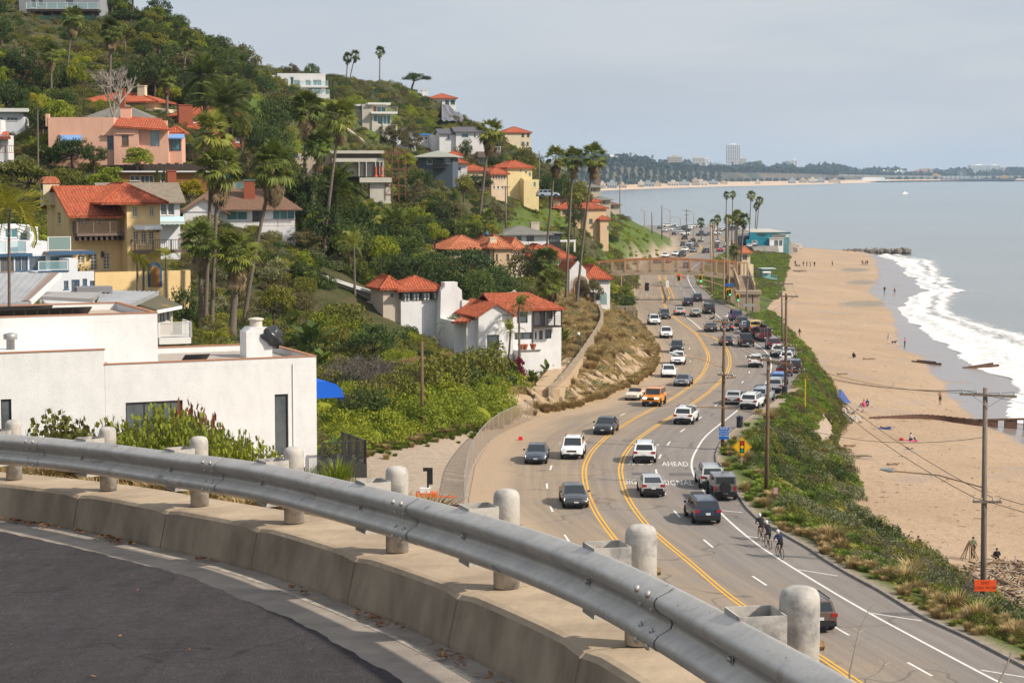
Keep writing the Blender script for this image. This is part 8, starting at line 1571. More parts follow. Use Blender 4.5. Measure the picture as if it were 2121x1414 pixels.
for u,v,lab in((1532,884,'dark litter bin on the verge near the blue sign'),(1625,818,'dark litter bin at the foot of the brown pole'),(1523,652,'dark litter bin before the purple parked SUV')):
 p=G(u,v,lambda y:HR(y)+.1);o=thing('litter_bin',lab,'bin',p);part('drum',MB().lathe([(.28,0),(.3,.1),(.3,.85),(.33,.87)],12),M('bin_dark',(.02,.022,.035,1),.5),o);part('lid',MB().lathe([(.34,.88),(.34,.95),(.1,1.08)],12),M('bin_dark',(.02,.022,.035,1),.5),o)
p=W(1668,815,214);tag(obj('marker_post',MB().bar((p.x,p.y,TZ(p.x,p.y)-.2),(p.x,p.y,W(1668,784,214).z),.1).mesh('marker_post',M_YLW)),'thin yellow marker post on the bluff','post')
P=[HIT(u,v,250,520)+Vector((0,0,.6))for u,v in((655,256),(672,260),(690,264),(705,270),(720,275),(738,288),(755,302))]
for p in P:EXCL.append((p.x,p.y,3.5));EXCL.append((p.x,p.y-4,3));EXCL.append((p.x+1.5,p.y-8,2.5))
P=P;tag(obj('drain_pipe_line',MB().tube(P,.35,8).mesh('drain_pipe_line',MCR)),'long pale pipe running down the slope above the unfinished house','pipe')
P=[[HIT(u,v+dv,300,560)+Vector((0,0,1.8+.3*math.sin(u*.7+v)))for u in range(915,965,5)]for dv,v in((0,232),(0,240),(0,248),(0,258),(0,266))];tag(obj('slope_tarp',MB().grid(P).mesh('slope_tarp',M('tarp_dark',(.07,.07,.085,1),.35,(.2,.2,.22,1),.8,bump=.3,bscale=1.2))),'dark plastic tarp covering the slope under the skyline villa','tarp')
# ================================================================== palms
FP='tall fan palms on the hillside'
for a in[
 ('fan',131,250,150,38,330,'tall shaggy fan palm left of the bare tree, second from left',48,.22,2),('fan',226,245,230,66,322,'thick skirted fan palm rising right behind the pale bare tree',52,.26,2),('fan',107,245,105,112,312,'brownish fan palm at far left above the pink house',44,.22,2),
 ('fan',374,222,388,84,340,'slender fan palm against the skyline left of the eucalyptus',38,.2,3),('fan',346,238,345,165,312,'short skirted fan palm behind the brick house',40,.25,2),('fan',494,205,498,134,380,'fan palm in front of the dark eucalyptus clump',38,.2,0),
 ('fan',425,690,441,278,204,'tallest near fan palm, left one of the crossing pair',92,.24,1),('fan',438,692,452,352,202,'near fan palm, right one of the crossing pair with lower crown',96,.24,2),('fan',503,655,566,345,205,'leaning fan palm curving right from behind the white house',100,.24,1),
 ('fan',624,490,637,228,256,'ivy clad fan palm right of the brown roofed house',76,.24,0),('fan',641,492,662,302,250,'slim fan palm between the ivy clad palm and the date palm',68,.2,0),('fan',671,525,704,243,240,'long leaning fan palm crossing in front of the big date palm',76,.22,0),
 ('fan',765,525,764,446,266,'low fan palm between the two big date palms',62,.28,1),('fan',990,492,1014,276,330,'solitary tall fan palm in the middle of the slope',58,.26,2),('fan',1008,496,1010,452,330,'short shaggy fan palm at the foot of the solitary tall palm',40,.4,2),
 ('fan',1126,560,1151,328,300,'tall fan palm beside the bridge, leftmost of three',50,.2,1),('fan',1172,634,1187,330,290,'tall fan palm beside the bridge, middle one of three',50,.2,1),('fan',1194,634,1230,326,290,'tall fan palm beside the bridge, rightmost of three',58,.2,1),
 ('fan',1124,612,1130,542,278,'stout fan palm between the orange roof and the cafe',62,.36,0),('fan',1133,757,1138,590,226,'slim fan palm standing before the balcony of the white house',62,.2,0),('fan',416,690,414,500,200,'dark skirted fan palm by the yellow garden wall',84,.27,2),('fan',480,690,492,528,198,'fan palm with a thick hanging skirt of straw leaves',96,.42,2),
 ('fan',717,178,720,120,500,'skyline fan palm, left one of the close pair',22,.16,3),('fan',722,178,736,115,500,'skyline fan palm leaning right in the close pair',22,.16,3),('fan',786,180,787,107,500,'lone slender fan palm on the skyline knoll',22,.16,3)]:
 palm(*a[:7],width=a[7]*1.12,rad=a[8],crown=a[9],group=FP,ivy='ivy clad' in a[6])
for a in[(1503,480,1505,404,700,'far palm by the point, leftmost of four slender ones',17),(1516,480,1518,403,705,'far palm by the point, second of four slender ones',17),(1551,500,1556,405,690,'far palm by the point, third of four slender ones',22),(1565,480,1573,416,700,'far palm by the point, rightmost of the slender ones',20),(1563,480,1567,427,705,'shorter far palm just left of the rightmost slender one',17),
          (1507,545,1509,456,440,'palm behind the bridge stairs, left one of the group',26),(1527,545,1527,449,445,'palm behind the bridge stairs, tallest of the group',32),(1531,540,1541,456,440,'palm behind the bridge stairs, right one with orange trunk',32),(1522,545,1524,452,452,'palm hidden behind the tallest bridge stair palm',24),(1520,545,1521,520,436,'squat palm under the bridge stair palms',26),
          (1453,494,1452,460,720,'small palm in the car park, leftmost of three',20),(1476,494,1477,462,720,'small palm in the car park, middle of three',20),(1486,494,1486,454,715,'small palm in the car park, rightmost of three',20)]:
 palm('fan',a[0],a[1],a[2],a[3],a[4],a[5],width=a[6],rad=.25 if a[4]<500 else .2,crown=3,group='palms near the point')
for a in[('date',424,290,425,158,285,'feathery date palm with thick trunk right of the pink house',118,.42,0),('date',464,335,466,222,276,'shorter date palm before the brick house',130,.4,0),('date',690,525,697,392,256,'huge dark date palm below the unfinished house',132,.5,1),('date',825,530,824,478,268,'golden low date palm in the middle of the gardens',112,.5,0)]:
 palm(*a[:7],width=a[7],rad=a[8],crown=a[9],group='date palms')
for a in[(888,695,890,646,226,'small queen palm before the tower room',58,0),(1076,790,1075,634,214,'queen palm in front of the white house, tallest of three',64,0),(1050,800,1058,686,208,'queen palm at the corner of the white house',60,0),(988,625,986,572,262,'yellowish queen palm in the garden behind the white house',46,1),(735,595,733,510,226,'drooping queen palm above the beige house',84,0),(284,612,284,540,194,'yellow green king palm, left one by the garden gate',62,1),(346,614,343,532,194,'yellow green king palm, right one by the garden gate',62,1),(296,612,297,548,195,'king palm close behind the left gate palm',50,1),(78,335,77,206,256,'slim king palm before the pink house',44,1),(935,720,932,676,220,'low queen palm under the curved chimney wall',60,0),(440,740,450,700,172,'yellow young palm just behind the white parapet',74,1),(12,520,18,432,150,'drooping palm at the left edge before the yellow house',200,1),(1012,800,1020,735,205,'drooping palm above the bushes near the white house',70,0)]:
 palm('queen',*a[:6],width=a[6],rad=.14,crown=a[7],group='small feather palms')
# ================================================================== single trees and shrubs
TR={'dark':clump_tree(500,'dark',7,3.4,2.6),'olive':clump_tree(501,'olive',6.5,3.2,2.4),'euc':clump_tree(502,'grey',11,4.2,4.0,clumps=30,size=.2),'brown':clump_tree(503,'brown',7,3.4,2.6),'bright':clump_tree(504,'bright',6,3.0,2.3),'yellow':clump_tree(505,'yellow',4.2,2.4,1.9,clumps=24,base=.3),'pinetree':clump_tree(506,'pine',7,4.6,2.4,clumps=34,spread=.95)}
def tree(kind,u,v,label,wpx=None,hpx=None,Y=None,group=None,name='tree',proto=None,nat=None,rz=None):
 """foot at pixel (u,v); width and height in pixels"""
 p=W(u,v,Y)if Y else HIT(u,v);z=TZ(p.x,p.y);b=Vector((p.x,p.y,min(p.z,z)if Y else z));pr=proto or TR[kind]
 nw,nh=nat or{'dark':(7,7),'olive':(6.6,6.5),'euc':(9,11),'brown':(7,7),'bright':(6.2,6),'yellow':(5,4.2),'pinetree':(9.5,7)}[kind]
 s=ppm(p.y);sx=(wpx/s/nw)if wpx else 1;sz=((hpx/s+(p.z-b.z))/nh)if hpx else sx
 o=place(pr,name,label,'tree' if name.endswith('tree')else 'shrub',b,rz if rz is not None else random.uniform(0,6.28),(sx,sx,sz),group);EXCL.append((b.x,b.y,1.2));return o
BT=bare_tree(520)
tree('',235,246,'pale leafless tree spreading above the pink house',120,122,285,name='bare_tree',proto=BT,nat=(9.0,9.0),rz=.6)
tree('',275,14,'flat topped pine on the skyline at top left',62,52,385,name='pine_tree',proto=umbrella_pine(530,7,4,2.2),nat=(8,7),rz=0)
tree('',240,2,'dark pine crown behind the flat topped pine',60,40,395,name='pine_tree',proto=umbrella_pine(531,7,4,2.6),nat=(8,7),rz=1)
tree('',850,192,'wind blown flat pine leaning right on the skyline',62,40,510,name='pine_tree',proto=umbrella_pine(532,7,4.4,2.0,1.6),nat=(9,7),rz=0)
for a in[('euc',470,190,'dark eucalyptus clump on the skyline, left half',62,115,405),('euc',510,195,'dark eucalyptus clump on the skyline, right half',66,104,410),('euc',445,170,'low eucalyptus below the white rooftop on the skyline',50,65,415),('pinetree',545,215,'spreading pine on the shoulder left of the white modern house',90,55,400),('pinetree',585,225,'pine with bare trunks beside the white modern house',60,45,420),
          ('pinetree',645,152,'round dark tree behind the white modern house',44,20,475),('brown',605,156,'ragged brown tree behind the white modern house roof',36,28,475),('dark',560,280,'dark oak on slope left of the ivy palm',90,80,330),('brown',590,250,'brownish tree in the gully below the white modern house',90,70,360),('olive',500,300,'grey trunked tree beside the brick house',60,80,290),('brown',505,395,'open branched tree right of the crossing palms',80,90,262),('dark',560,410,'dark tree behind the leaning palm',70,70,270),
          ('yellow',397,412,'round bush covered with yellow blossom',66,42,244),('dark',150,345,'spreading dark tree below the pink house',90,60,262),('bright',285,345,'bright clipped hedge tree below the pink house door',88,40,258),('dark',195,350,'dark pittosporum right of the spreading tree',70,48,260),('olive',50,400,'rounded olive tree with red berries at left',140,80,240),('bright',225,390,'bright green shrub tree above the yellow house',100,45,244),('olive',130,385,'olive bush above the chimney of the yellow house',90,45,242),
          ('brown',70,170,'brown scrub tree on the upper left slope',80,60,320),('dark',320,190,'dark trees right of the bare tree',90,80,325),('brown',400,180,'brown tree mass below the skyline palm',110,80,350),('brown',300,120,'brown tree high on the left slope',90,60,365),('dark',270,60,'dark bush below the flat topped pine',80,40,375),('bright',155,190,'tall yellow green bamboo by the bare tree',34,70,318),('bright',172,192,'second yellow green bamboo by the bare tree',26,62,318),
          ('dark',1140,405,'dense dark tree below the cream villa',70,45,420),('olive',1195,415,'grey green round tree behind the tan villa',90,50,470),('dark',1190,470,'dark tree left of the tan villa',40,60,400),('olive',1085,345,'scrubby tree below the cream villa',70,50,470),('dark',965,315,'round dark tree before the big plain white house',28,28,420),('brown',1020,320,'brown leafless tree between white house and cream villa',60,50,470),('dark',1165,400,'round dark tree right of the yellow villa',60,50,430),
          ('brown',850,300,'tall brown tree before the blue cottages',50,45,405),('brown',815,300,'brown tree left of the blue gable cottage',56,50,400),('dark',870,405,'dark shrubby tree right of the scaffolding',70,55,350),('brown',865,430,'grey leafless bush tree right of the scaffolding',60,60,330),('dark',990,400,'dark umbrella shaped tree left of the peach villa',70,40,385),('olive',960,400,'olive tree below the blue grey house',60,45,370),
          ('pinetree',960,600,'broad grey green pine canopy below the orange roof',170,85,268),('pinetree',1030,620,'dark gnarled pine behind the white house roof',110,70,262),('pinetree',890,580,'left end of the broad pine canopy',90,55,272),('bright',850,600,'yellow green bush above the tower room',80,60,258),('brown',1095,620,'rusty tree left of the cafe palms',90,120,282),('olive',1160,620,'shaggy olive tree beside the cafe arch',60,70,296),('bright',900,500,'yellow green bushes right of the golden palm',60,40,300),('brown',930,460,'thorny brown thicket above the orange roof',80,50,320),('bright',985,485,'yellowish shrub left of the solitary palm',50,40,325),
          ('dark',630,610,'dense dark tree right of the leaning palm',90,60,226),('dark',385,660,'dark shrub tree behind the white deck',70,70,186),('olive',570,640,'olive tree behind the chimney',90,60,205),('brown',640,520,'flowering reddish shrub below the brown roofed house',90,50,235),('olive',790,590,'olive tree with orange flowers below the golden palm',90,70,252),('dark',720,590,'dark tree behind the beige gable',60,60,245),
          ('dark',760,900,'dark rounded tree beside the black balcony',110,100,170),('pinetree',775,730,'windswept green top of the big thicket',130,60,195),('brown',1230,600,'brown bush right of the cafe arch',40,30,312)]:
 tree(a[0],a[1],a[2],a[3],a[4],a[5],a[6],group='trees on the hillside')
CY=cypress_proto(540)
for i,u in enumerate((326,340,352)):tree('',u,402,'narrow dark cypress before the timber house, %s of three'%('left','middle','right')[i],12,52-4*i,247,proto=CY,nat=(1.1,5),name='cypress_tree',group='cypresses by the timber house')
for i,u in enumerate((677,683,689)):tree('',u,182,'tiny cypress in the row right of the white modern house',5,26-3*i,470,proto=CY,nat=(1.1,5),name='cypress_tree',group='cypresses on the ridge')
for i,(u,v,Y,w)in enumerate([(640,690,196,90),(610,650,205,70),(665,690,190,60),(690,860,158,60),(672,930,152,46),(700,900,156,40),(110,330,262,60),(90,330,264,50),(1105,790,212,40),(1130,760,219,46),(1150,720,226,50),(1145,745,222,40),(1165,690,240,46),(745,575,235,40),(515,655,196,46)]):
 b=W(u,v,Y);z=TZ(b.x,b.y);s=w/ppm(Y)/3.6;place(PADDLE[i%2],'banana_plant','big leaved banana like plant %s'%(('behind the chimney of the white house, %s of three'%('left','middle','right')[(1,0,2)[i]])if i<3 else(('beside the blue awning, %s of three'%('topmost','lowest','middle')[i-3])if i<6 else(('left of the pink house, %s one'%('right','left')[i-6])if i<8 else 'along the stairs of the white house'))),'plant',(b.x,b.y,min(z,b.z)),i*1.3,s,'banana plants')
BG=clump_tree(550,'magenta',2.6,1.3,1.2,clumps=22,per=80,size=.09,trunk=.08,base=.2);tree('',1075,800,'magenta bougainvillea at the corner of the white house',38,72,207,proto=BG,nat=(2.8,2.6),name='bougainvillea')
# ================================================================== countable shrubs
def treemesh(k):
 a,b=TR[k].p[0][1],TR[k].p[1][1];ps=[]
 for i,m in enumerate((a,b)):
  bm=bmesh.new();bm.from_mesh(m);bmesh.ops.triangulate(bm,faces=bm.faces);v=np.array([q.co[:]for q in bm.verts]);f=np.array([[q.index for q in g_.verts]for g_ in bm.faces]);bm.free();ps.append((v/6.5,f,i))
 return merged('small_tree',ps,[a.materials[0],b.materials[0]])
TREEM=[treemesh('dark'),treemesh('olive'),treemesh('bright')]
KINDS=['dark','olive','bright','brown','grey']
SH={k:[bush_mesh('foliage',600+10*i+j,k,1900,1,.8+.15*j,.058,.5,.42)for j in range(2)]for i,k in enumerate(KINDS)}
SHP={}
for k in KINDS:
 p=Proto();p.add('stem',stems_mesh(hash(k)%97));p.add('foliage',SH[k][0]);SHP[k]=p
for i in range(13):
 t=i/12;u,v=450+215*t,470+75*t;p=W(u,v,231-6*t);place(SHP['bright' if i%3 else 'dark'],'hedge_bush','bush of the long clipped hedge below the brown roofed house','hedge',(p.x,p.y,min(TZ(p.x,p.y),p.z+.5)-.2),i,(1.6,1.6,2.6),'clipped hedge')
for i in range(64):
 t,q=(i*.618)%1,(i*.381+.13)%1;u=690+350*t;v=700+60*max(0,(t-.5))*2+(195-45*t)*q;Y=214-44*q-4*t
 if 700<u<830 and 750<v<830 and i%3:continue
 p=W(u,v,Y);k=('olive','bright','dark','bright','olive')[i%5]if q<.55 else('bright','bright','olive')[i%3];s=1.9+1.5*((i*.277)%1);place(SHP[k],'bush','tall rounded %s bush in the thicket below the white houses'%{'olive':'olive','bright':'yellow green','dark':'dark green'}[k],'bush',(p.x,p.y,TZ(p.x,p.y)-.3),i,(s,s,s*1.4),'bushes of the thicket')
def kept(x,y):return not any((x-a)**2+(y-b)**2<r*r for a,b,r in EXCL)
pts=[];rots=[];scl=[];idx=[];rs=np.random.default_rng(21)
ex=np.array(EXCL)
def zone(u,v,x,y):
 n=float(noise2(x,y,.09,7));n2=float(noise2(x,y,.25,11));n3=rs.random()
 if 660<u<1065 and 640<v<960 and y<216:
  if 700<u<800 and 765<v<822 and n2>-.3:return 5 if n3<.55 else(1 if n3<.8 else 0)
  return 2 if v>830-40*n or n+n2*.5>.1 else(1 if n3<.7 else 0)
 if n>.55:return 3 if n3<.45 else 1
 if n2>.5:return 2
 return(0,1,4,1,3,0,1)[int(n3*7)]
SCM=[SH['dark'][0],SH['olive'][0],SH['bright'][0],SH['brown'][0],SH['grey'][0],bush_mesh('twig_bush',690,'twig',1500,1,.8,.11,.06,.3,core=.35),SH['dark'][1],SH['olive'][1],SH['bright'][1],SH['brown'][1],TREEM[0],TREEM[1],TREEM[2]]
hs=ex[ex[:,2]>3.0];BD=np.arange(3,48,4.0)
y=120.0
while y<600:
 sp=1.4 if y<235 else(1.8 if y<330 else 2.6)
 xs=np.arange(XL(y)-.8,-150,-sp);xs=xs+rs.uniform(-.45,.45,len(xs))*sp;ys=y+rs.uniform(-.5,.5,len(xs))*sp;zs=hillz(xs,ys)
 for x_,y_,z_ in zip(xs,ys,zs):
  u,v=PIX(x_,y_,z_)
  if not(-60<u<1480 and-40<v<1010):continue
  d=XL(y_)-x_
  if d<1.0:continue
  if 195<y_<334 and d<16:continue
  if y_<197 and z_<10.3 and d<23 and not(v<925-(u-740)*.2 and u<1060):continue
  if((ex[:,0]-x_)**2+(ex[:,1]-y_)**2<ex[:,2]**2).any():continue
  gr=max([max(0,1-(((u-b_[0])/b_[2])**2+((v-b_[1])/b_[3])**2))for b_ in((660,300,60,45),(545,230,40,40),(370,503,90,22),(1340,500,70,60),(1120,455,90,25),(1060,470,60,20),(790,255,40,40),(970,490,30,30))])
  if gr>.12 and rs.random()<.3:continue
  s=((rs.uniform(1.2,2.3)if(u>655 and v>640)else rs.uniform(.9,1.65))if y_<235 else rs.uniform(1.1,2.1))*(1.0 if y_>340 else 1)*(.5 if gr>.12 else 1)
  k=zone(u,v,x_,y_)
  if gr>.12:k=2
  if k<4 and rs.random()<.5:k+=6
  if gr<=.12:
   bd=np.array((3,6,10,15,20));bx_,by_=x_*(1+bd/y_),y_+bd;near=(((hs[:,0][:,None]-bx_)**2+(hs[:,1][:,None]-by_)**2)<12).any()
   if near:s=min(s,rs.uniform(.75,1.15))
   elif 200<y_<(420 if u>420 else 440)and rs.random()<(.2 if u>560 or v>330 else .26)and not(((hs[:,0][:,None]-x_*(1+BD/y_))**2+(hs[:,1][:,None]-y_-BD)**2)<30).any():k=10+int(rs.integers(3))if rs.random()<.55 else 10;s=rs.uniform(3.4,5.8)
  pts.append((x_,y_,z_-.15));rots.append(rs.uniform(0,6.28));scl.append((s,s,s*(rs.uniform(.75,1.3)if k!=5 else 1.7)));idx.append(k)
 y+=sp
scatter('hillside_scrub','dense green and olive scrub covering the hillside','scrub',pts,rots,scl,idx,SCM)
print('scrub',len(pts))
for i in range(60):
 u,v=rs.uniform(0,1100),rs.uniform(60,640);p=HIT(u,v,200,560)
 if p.y>555 or not kept(p.x,p.y)or XL(p.y)-p.x<8:continue
 k=KINDS[int(rs.integers(5))];s=rs.uniform(1.6,2.6)*(1 if p.y<300 else 1.4);place(SHP[k],'shrub','large rounded %s shrub standing out of the hillside scrub'%{'dark':'dark green','olive':'olive','bright':'yellow green','brown':'brown','grey':'grey green'}[k],'shrub',p-Vector((0,0,.3)),rs.uniform(0,6),s,'larger shrubs on the hillside')
GM=[grass_mesh('bunch',700+i,'straw',240,1.3,.9,.03)for i in range(2)]+[bush_mesh('sage',710,'straw',800,1,.75,.085,.22,.3),bush_mesh('sage',711,'grey',700,1,.75,.085,.3,.3)]
pts=[];rots=[];scl=[];idx=[]
for i in range(3600):
 y_=rs.uniform(196,332);d=rs.uniform(.6,15.5);x_=XL(y_)-d;z_=float(hillz([x_],[y_])[0])
 if((ex[:,0]-x_)**2+(ex[:,1]-y_)**2<ex[:,2]**2).any():continue
 u,v=PIX(x_,y_,z_);nn=float(noise2(x_,y_,.5,9))
 if 1.6<d<5.0 and nn<.28 and y_<300:continue
 if d>4.2 and nn<-.5:continue
 low=d<2.2;k=int(rs.integers(0,2))if low else(2 if rs.random()<.8 else(3 if rs.random()<.4 else 0));s=rs.uniform(.6,.9)if low else rs.uniform(.7,1.25)
 pts.append((x_,y_,z_-.1));rots.append(rs.uniform(0,6.28));scl.append((s,s,s));idx.append(k)
scatter('dry_brush','straw coloured bunch grass and sage on the pale cut slope','brush',pts,rots,scl,idx,GM)
pts=[];rots=[];scl=[];idx=[]
BM=[bush_mesh('mat',720,'ice',620,1,.34,.075,.45,.25,core=.8),bush_mesh('mat',721,'ice',620,1,.5,.075,.3,.3),bush_mesh('coast_bush',722,'dark',1300,1,.8,.055,.45,.4),bush_mesh('coast_bush',723,'olive',1300,1,.8,.055,.45,.4),bush_mesh('coast_bush',724,'brown',800,1,.7,.08,.3,.3),grass_mesh('tuft',725,'straw',200,1.1,.8,.025),grass_mesh('tuft',726,'ice',200,.8,.7,.03),bush_mesh('coast_twig',727,'twig',1300,1,.7,.1,.07,.3,core=.4),bush_mesh('coast_bush',728,'grey',900,1,.7,.07,.4,.3)]
y=92.0
while y<690:
 k0,t0=XK(y),XT(y);sp=.75 if y<150 else(.95 if y<260 else 1.5)
 for x_ in np.arange(k0+.9,t0+.3,sp):
  xx,yy=x_+rs.uniform(-.4,.4),y+rs.uniform(-.4,.4);s=(xx-k0)/max(t0-k0,1);z_=bluffz(xx,yy);u,v=PIX(xx,yy,z_)
  if not(1380<u<2160 and 440<v<1460):continue
  if any(((u-a)/c)**2+((v-b)/d)**2<1 for a,b,c,d in((1702,892,20,30),(1748,1022,16,12),(1735,985,8,10),(1628,790,22,34),(1600,832,26,12),(1545,630,60,22))):continue
  if y>178 and s<.18 and rs.random()<.7:continue
  n=float(noise2(xx,yy,.22,3));n2_=float(noise2(xx,yy,.4,13));r_=rs.random()
  if y<200:
   edge=xx-k0
   if edge<2.6:k=5 if(n>-.3 and y<132)else(6 if r_<.8 else 5)
   elif 118<y<140 and s>.45:k=7 if r_<.45 else(4 if r_<.7 else 3)
   elif n>.3:k=6 if r_<.5 else 0
   elif n<-.35:k=1 if r_<.5 else 8
   else:k=(2 if n2_>0 else 3)if r_<.7 else(8 if r_<.85 else(4 if r_<.93 else 5))
   sc_=rs.uniform(.45,.8)if edge<2.4 else(rs.uniform(.6,1.05)if rs.random()<.8 else rs.uniform(1.2,1.8))
   if edge<2.0 and n2_>.25:continue
   if y<118 and edge<6:sc_*=.8;k=5 if r_<.5 else(6 if r_<.85 else 3)
  elif y<300:k=(0 if n>-.15 else(4 if r_<.5 else 3))if s<.8 else(3 if r_<.6 else 4);sc_=rs.uniform(.6,1.2)
  else:k=0 if r_<.6 else(1 if r_<.85 else 4);sc_=rs.uniform(.9,1.6)
  pts.append((xx,yy,z_-.08));rots.append(rs.uniform(0,6.28));scl.append((sc_,sc_,sc_*rs.uniform(.8,1.2)));idx.append(k)
 y+=sp
scatter('bluff_plants','ice plant, coastal scrub and grasses covering the bluff','ground cover',pts,rots,scl,idx,BM)
print('bluff',len(pts))
pts=[];rots=[];scl=[];idx=[]
for i in range(700):
 u=rs.uniform(740,1060);v=925-(u-740)*.22+rs.normal()*7+12;p=HIT(u,v,120,230);pts.append((p.x,p.y,p.z-.05));rots.append(rs.uniform(0,6));s=rs.uniform(.3,.7);scl.append((s,s,s));idx.append(6 if rs.random()<.75 else 5)
for i in range(260):
 s_=rs.uniform(6,11);q=rp(s_,-.5-rs.random()*.9,-.25-rs.random()*.2);pts.append(q);rots.append(rs.uniform(0,6));s=rs.uniform(.25,.45);scl.append((s,s,s));idx.append(5)
scatter('weeds','weeds and dry grass along the drive and behind the kerb','weeds',pts,rots,scl,idx,BM)
# ================================================================== near shrubs behind the guard rail
def sprig_shrub(seed,leaf,n=40,h=1.2,r=.8,ll=.06,lw=.017,per=34):
 """upright leafy sprigs, each leaf its own face"""
 rs=random.Random(seed);V=[];F=[];g=MB()
 for i in range(n):
  a=rs.uniform(0,6.28);e=rs.random()**.7*r;top=Vector((math.cos(a)*e,math.sin(a)*e,h*(1-.16*(e/r)**2)*rs.uniform(.84,1.05)));base=Vector((math.cos(a)*e*.25,math.sin(a)*e*.25,0));mid=base.lerp(top,.55)+Vector((math.cos(a),math.sin(a),0))*.06
  g.tube([base,mid,top],[.012,.007,.002],4,cap=False)
  for k in range(per):
   t=.28+.72*k/per;p=base.lerp(mid,t/.55)if t<.55 else mid.lerp(top,(t-.55)/.45);b=k*2.4+i;d=(Vector((math.cos(b),math.sin(b),0))*1.0+(top-mid).normalized()*.4).normalized();s=d.cross(Vector((math.sin(b*1.7),math.cos(b),.5))).normalized()*lw;l=ll*rs.uniform(.7,1.2)*(1.15-.5*t)
   q=len(V);V+=[p,p+d*l*.5+s,p+d*l,p+d*l*.5-s];F.append((q,q+1,q+2,q+3))
 p=Proto();p.add('stem',g,M_BARK);me=bpy.data.meshes.new('foliage');me.from_pydata([tuple(v)for v in V],[],F);me.materials.append(LEAF[leaf]);p.add('foliage',me);return p
NS=[sprig_shrub(801,'bright',330,1.3,1.0,.085,.022,26),sprig_shrub(802,'bright',300,1.2,.9,.085,.022,26),sprig_shrub(803,'rust',170,1.1,.7,.08,.032,24),sprig_shrub(804,'olive',90,1.2,.5,.09,.028,22)]
for i,(k,u,vt,wpx,Y,lab)in enumerate([(0,330,848,170,27,'yellow green shrub with upright sprigs before the dark window, largest one'),(1,425,880,150,27,'yellow green shrub right of the reddish one'),(2,392,838,100,29,'reddish leaved shrub between yellow green ones'),(1,490,905,140,25,'yellow green shrub behind the fourth post from left'),(0,555,935,130,25,'low yellow green shrub behind the fifth post'),(3,118,846,110,27,'sparse leafy shrub at left before the white wall'),(3,222,862,90,27,'sparse leafy shrub left of the yellow green ones'),(0,265,905,120,26,'yellow green shrub low behind the rail at left'),(1,650,985,90,24,'small yellow green shrub behind the sixth post'),(0,380,872,150,26,'yellow green shrub under the reddish one'),(1,600,968,110,25,'yellow green shrub at the corner of the white wall'),(3,160,890,120,26,'reddish tipped sparse shrub behind the second post')]):
 s=wpx*1.75/ppm(Y)/(2.0 if k<2 else(1.5 if k==2 else 1.1));h=(1.3,1.2,1.1,1.2)[k];t=W(u,vt,Y);zb=min(TZ(t.x,t.y),t.z-.9*h*s)-.1;place(NS[k],'shrub',lab,'shrub',(t.x,t.y,zb),i*1.7,(s,s,(t.z-zb)/h),'shrubs behind the guard rail')
GRS=Proto();GRS.add('blades',grass_mesh('blades',810,'bright',260,1.2,.9,.014));p=W(700,1000,24);place(GRS,'flax_plant','spiky yellow green flax before the black balcony','plant',(p.x,p.y,p.z-.2),0,(.42,.42,.5))
for(u,v,pts_)in((1760,1392,[(1760,1392),(1772,1340),(1778,1310),(1800,1262),(1806,1255)]),(1793,1405,[(1793,1405),(1820,1392),(1831,1378),(1833,1366)]),(2070,1414,[(2068,1414),(2085,1380),(2095,1350)])):
 P=[W(a,b,9.0)for a,b in pts_];g=MB();g.tube([P[0]+Vector((0,0,-.5))]+P,[.006]+[.005-.0007*i for i in range(len(P))],5)
 for j in range(1,len(P)-1):g.tube([P[j],P[j]+Vector((.03 if j%2 else-.025,0,.03))],[.002,.0008],4);g.tube([P[j],P[j]+Vector((-.02 if j%2 else .035,.02,.015))],[.002,.0008],4)
 o=obj('bare_twig',g.mesh('bare_twig',M_PALEBARK));tag(o,'thin pale leafless twig poking up %s'%('beside the nearest post' if u==1760 else('low near the nearest post' if u==1793 else 'at the lower right corner')),'twig','bare twigs behind the rail')
# ================================================================== people
def skin_mesh(V,E,Rr,name):
 me=bpy.data.meshes.new(name);me.from_pydata(V,E,[]);o=bpy.data.objects.new(name,me);SC.collection.objects.link(o);sm=o.modifiers.new('s','SKIN');sm.use_smooth_shade=True
 for i,r in enumerate(Rr):me.skin_vertices[0].data[i].radius=(r,r)if not isinstance(r,tuple)else r
 me.skin_vertices[0].data[0].use_root=True;o.modifiers.new('d','SUBSURF').levels=1
 dg=bpy.context.evaluated_depsgraph_get();out=bpy.data.meshes.new_from_object(o.evaluated_get(dg));SC.collection.objects.unlink(o);bpy.data.objects.remove(o);return out
M_SKIN=M('skin',(.46,.26,.17,1),.6);M_HAIR=M('hair_dark',(.03,.02,.015,1),.7);M_HAIRB=M('hair_fair',(.35,.22,.10,1),.7)
CLO={k:M('cloth_'+k,c,.85)for k,c in dict(black=(.015,.015,.018,1),navy=(.02,.03,.07,1),white=(.65,.64,.62,1),tan=(.32,.22,.12,1),red=(.45,.03,.03,1),pink=(.6,.08,.2,1),blue=(.03,.10,.35,1),green=(.12,.16,.08,1),grey=(.18,.18,.18,1),brown=(.14,.09,.05,1)).items()}
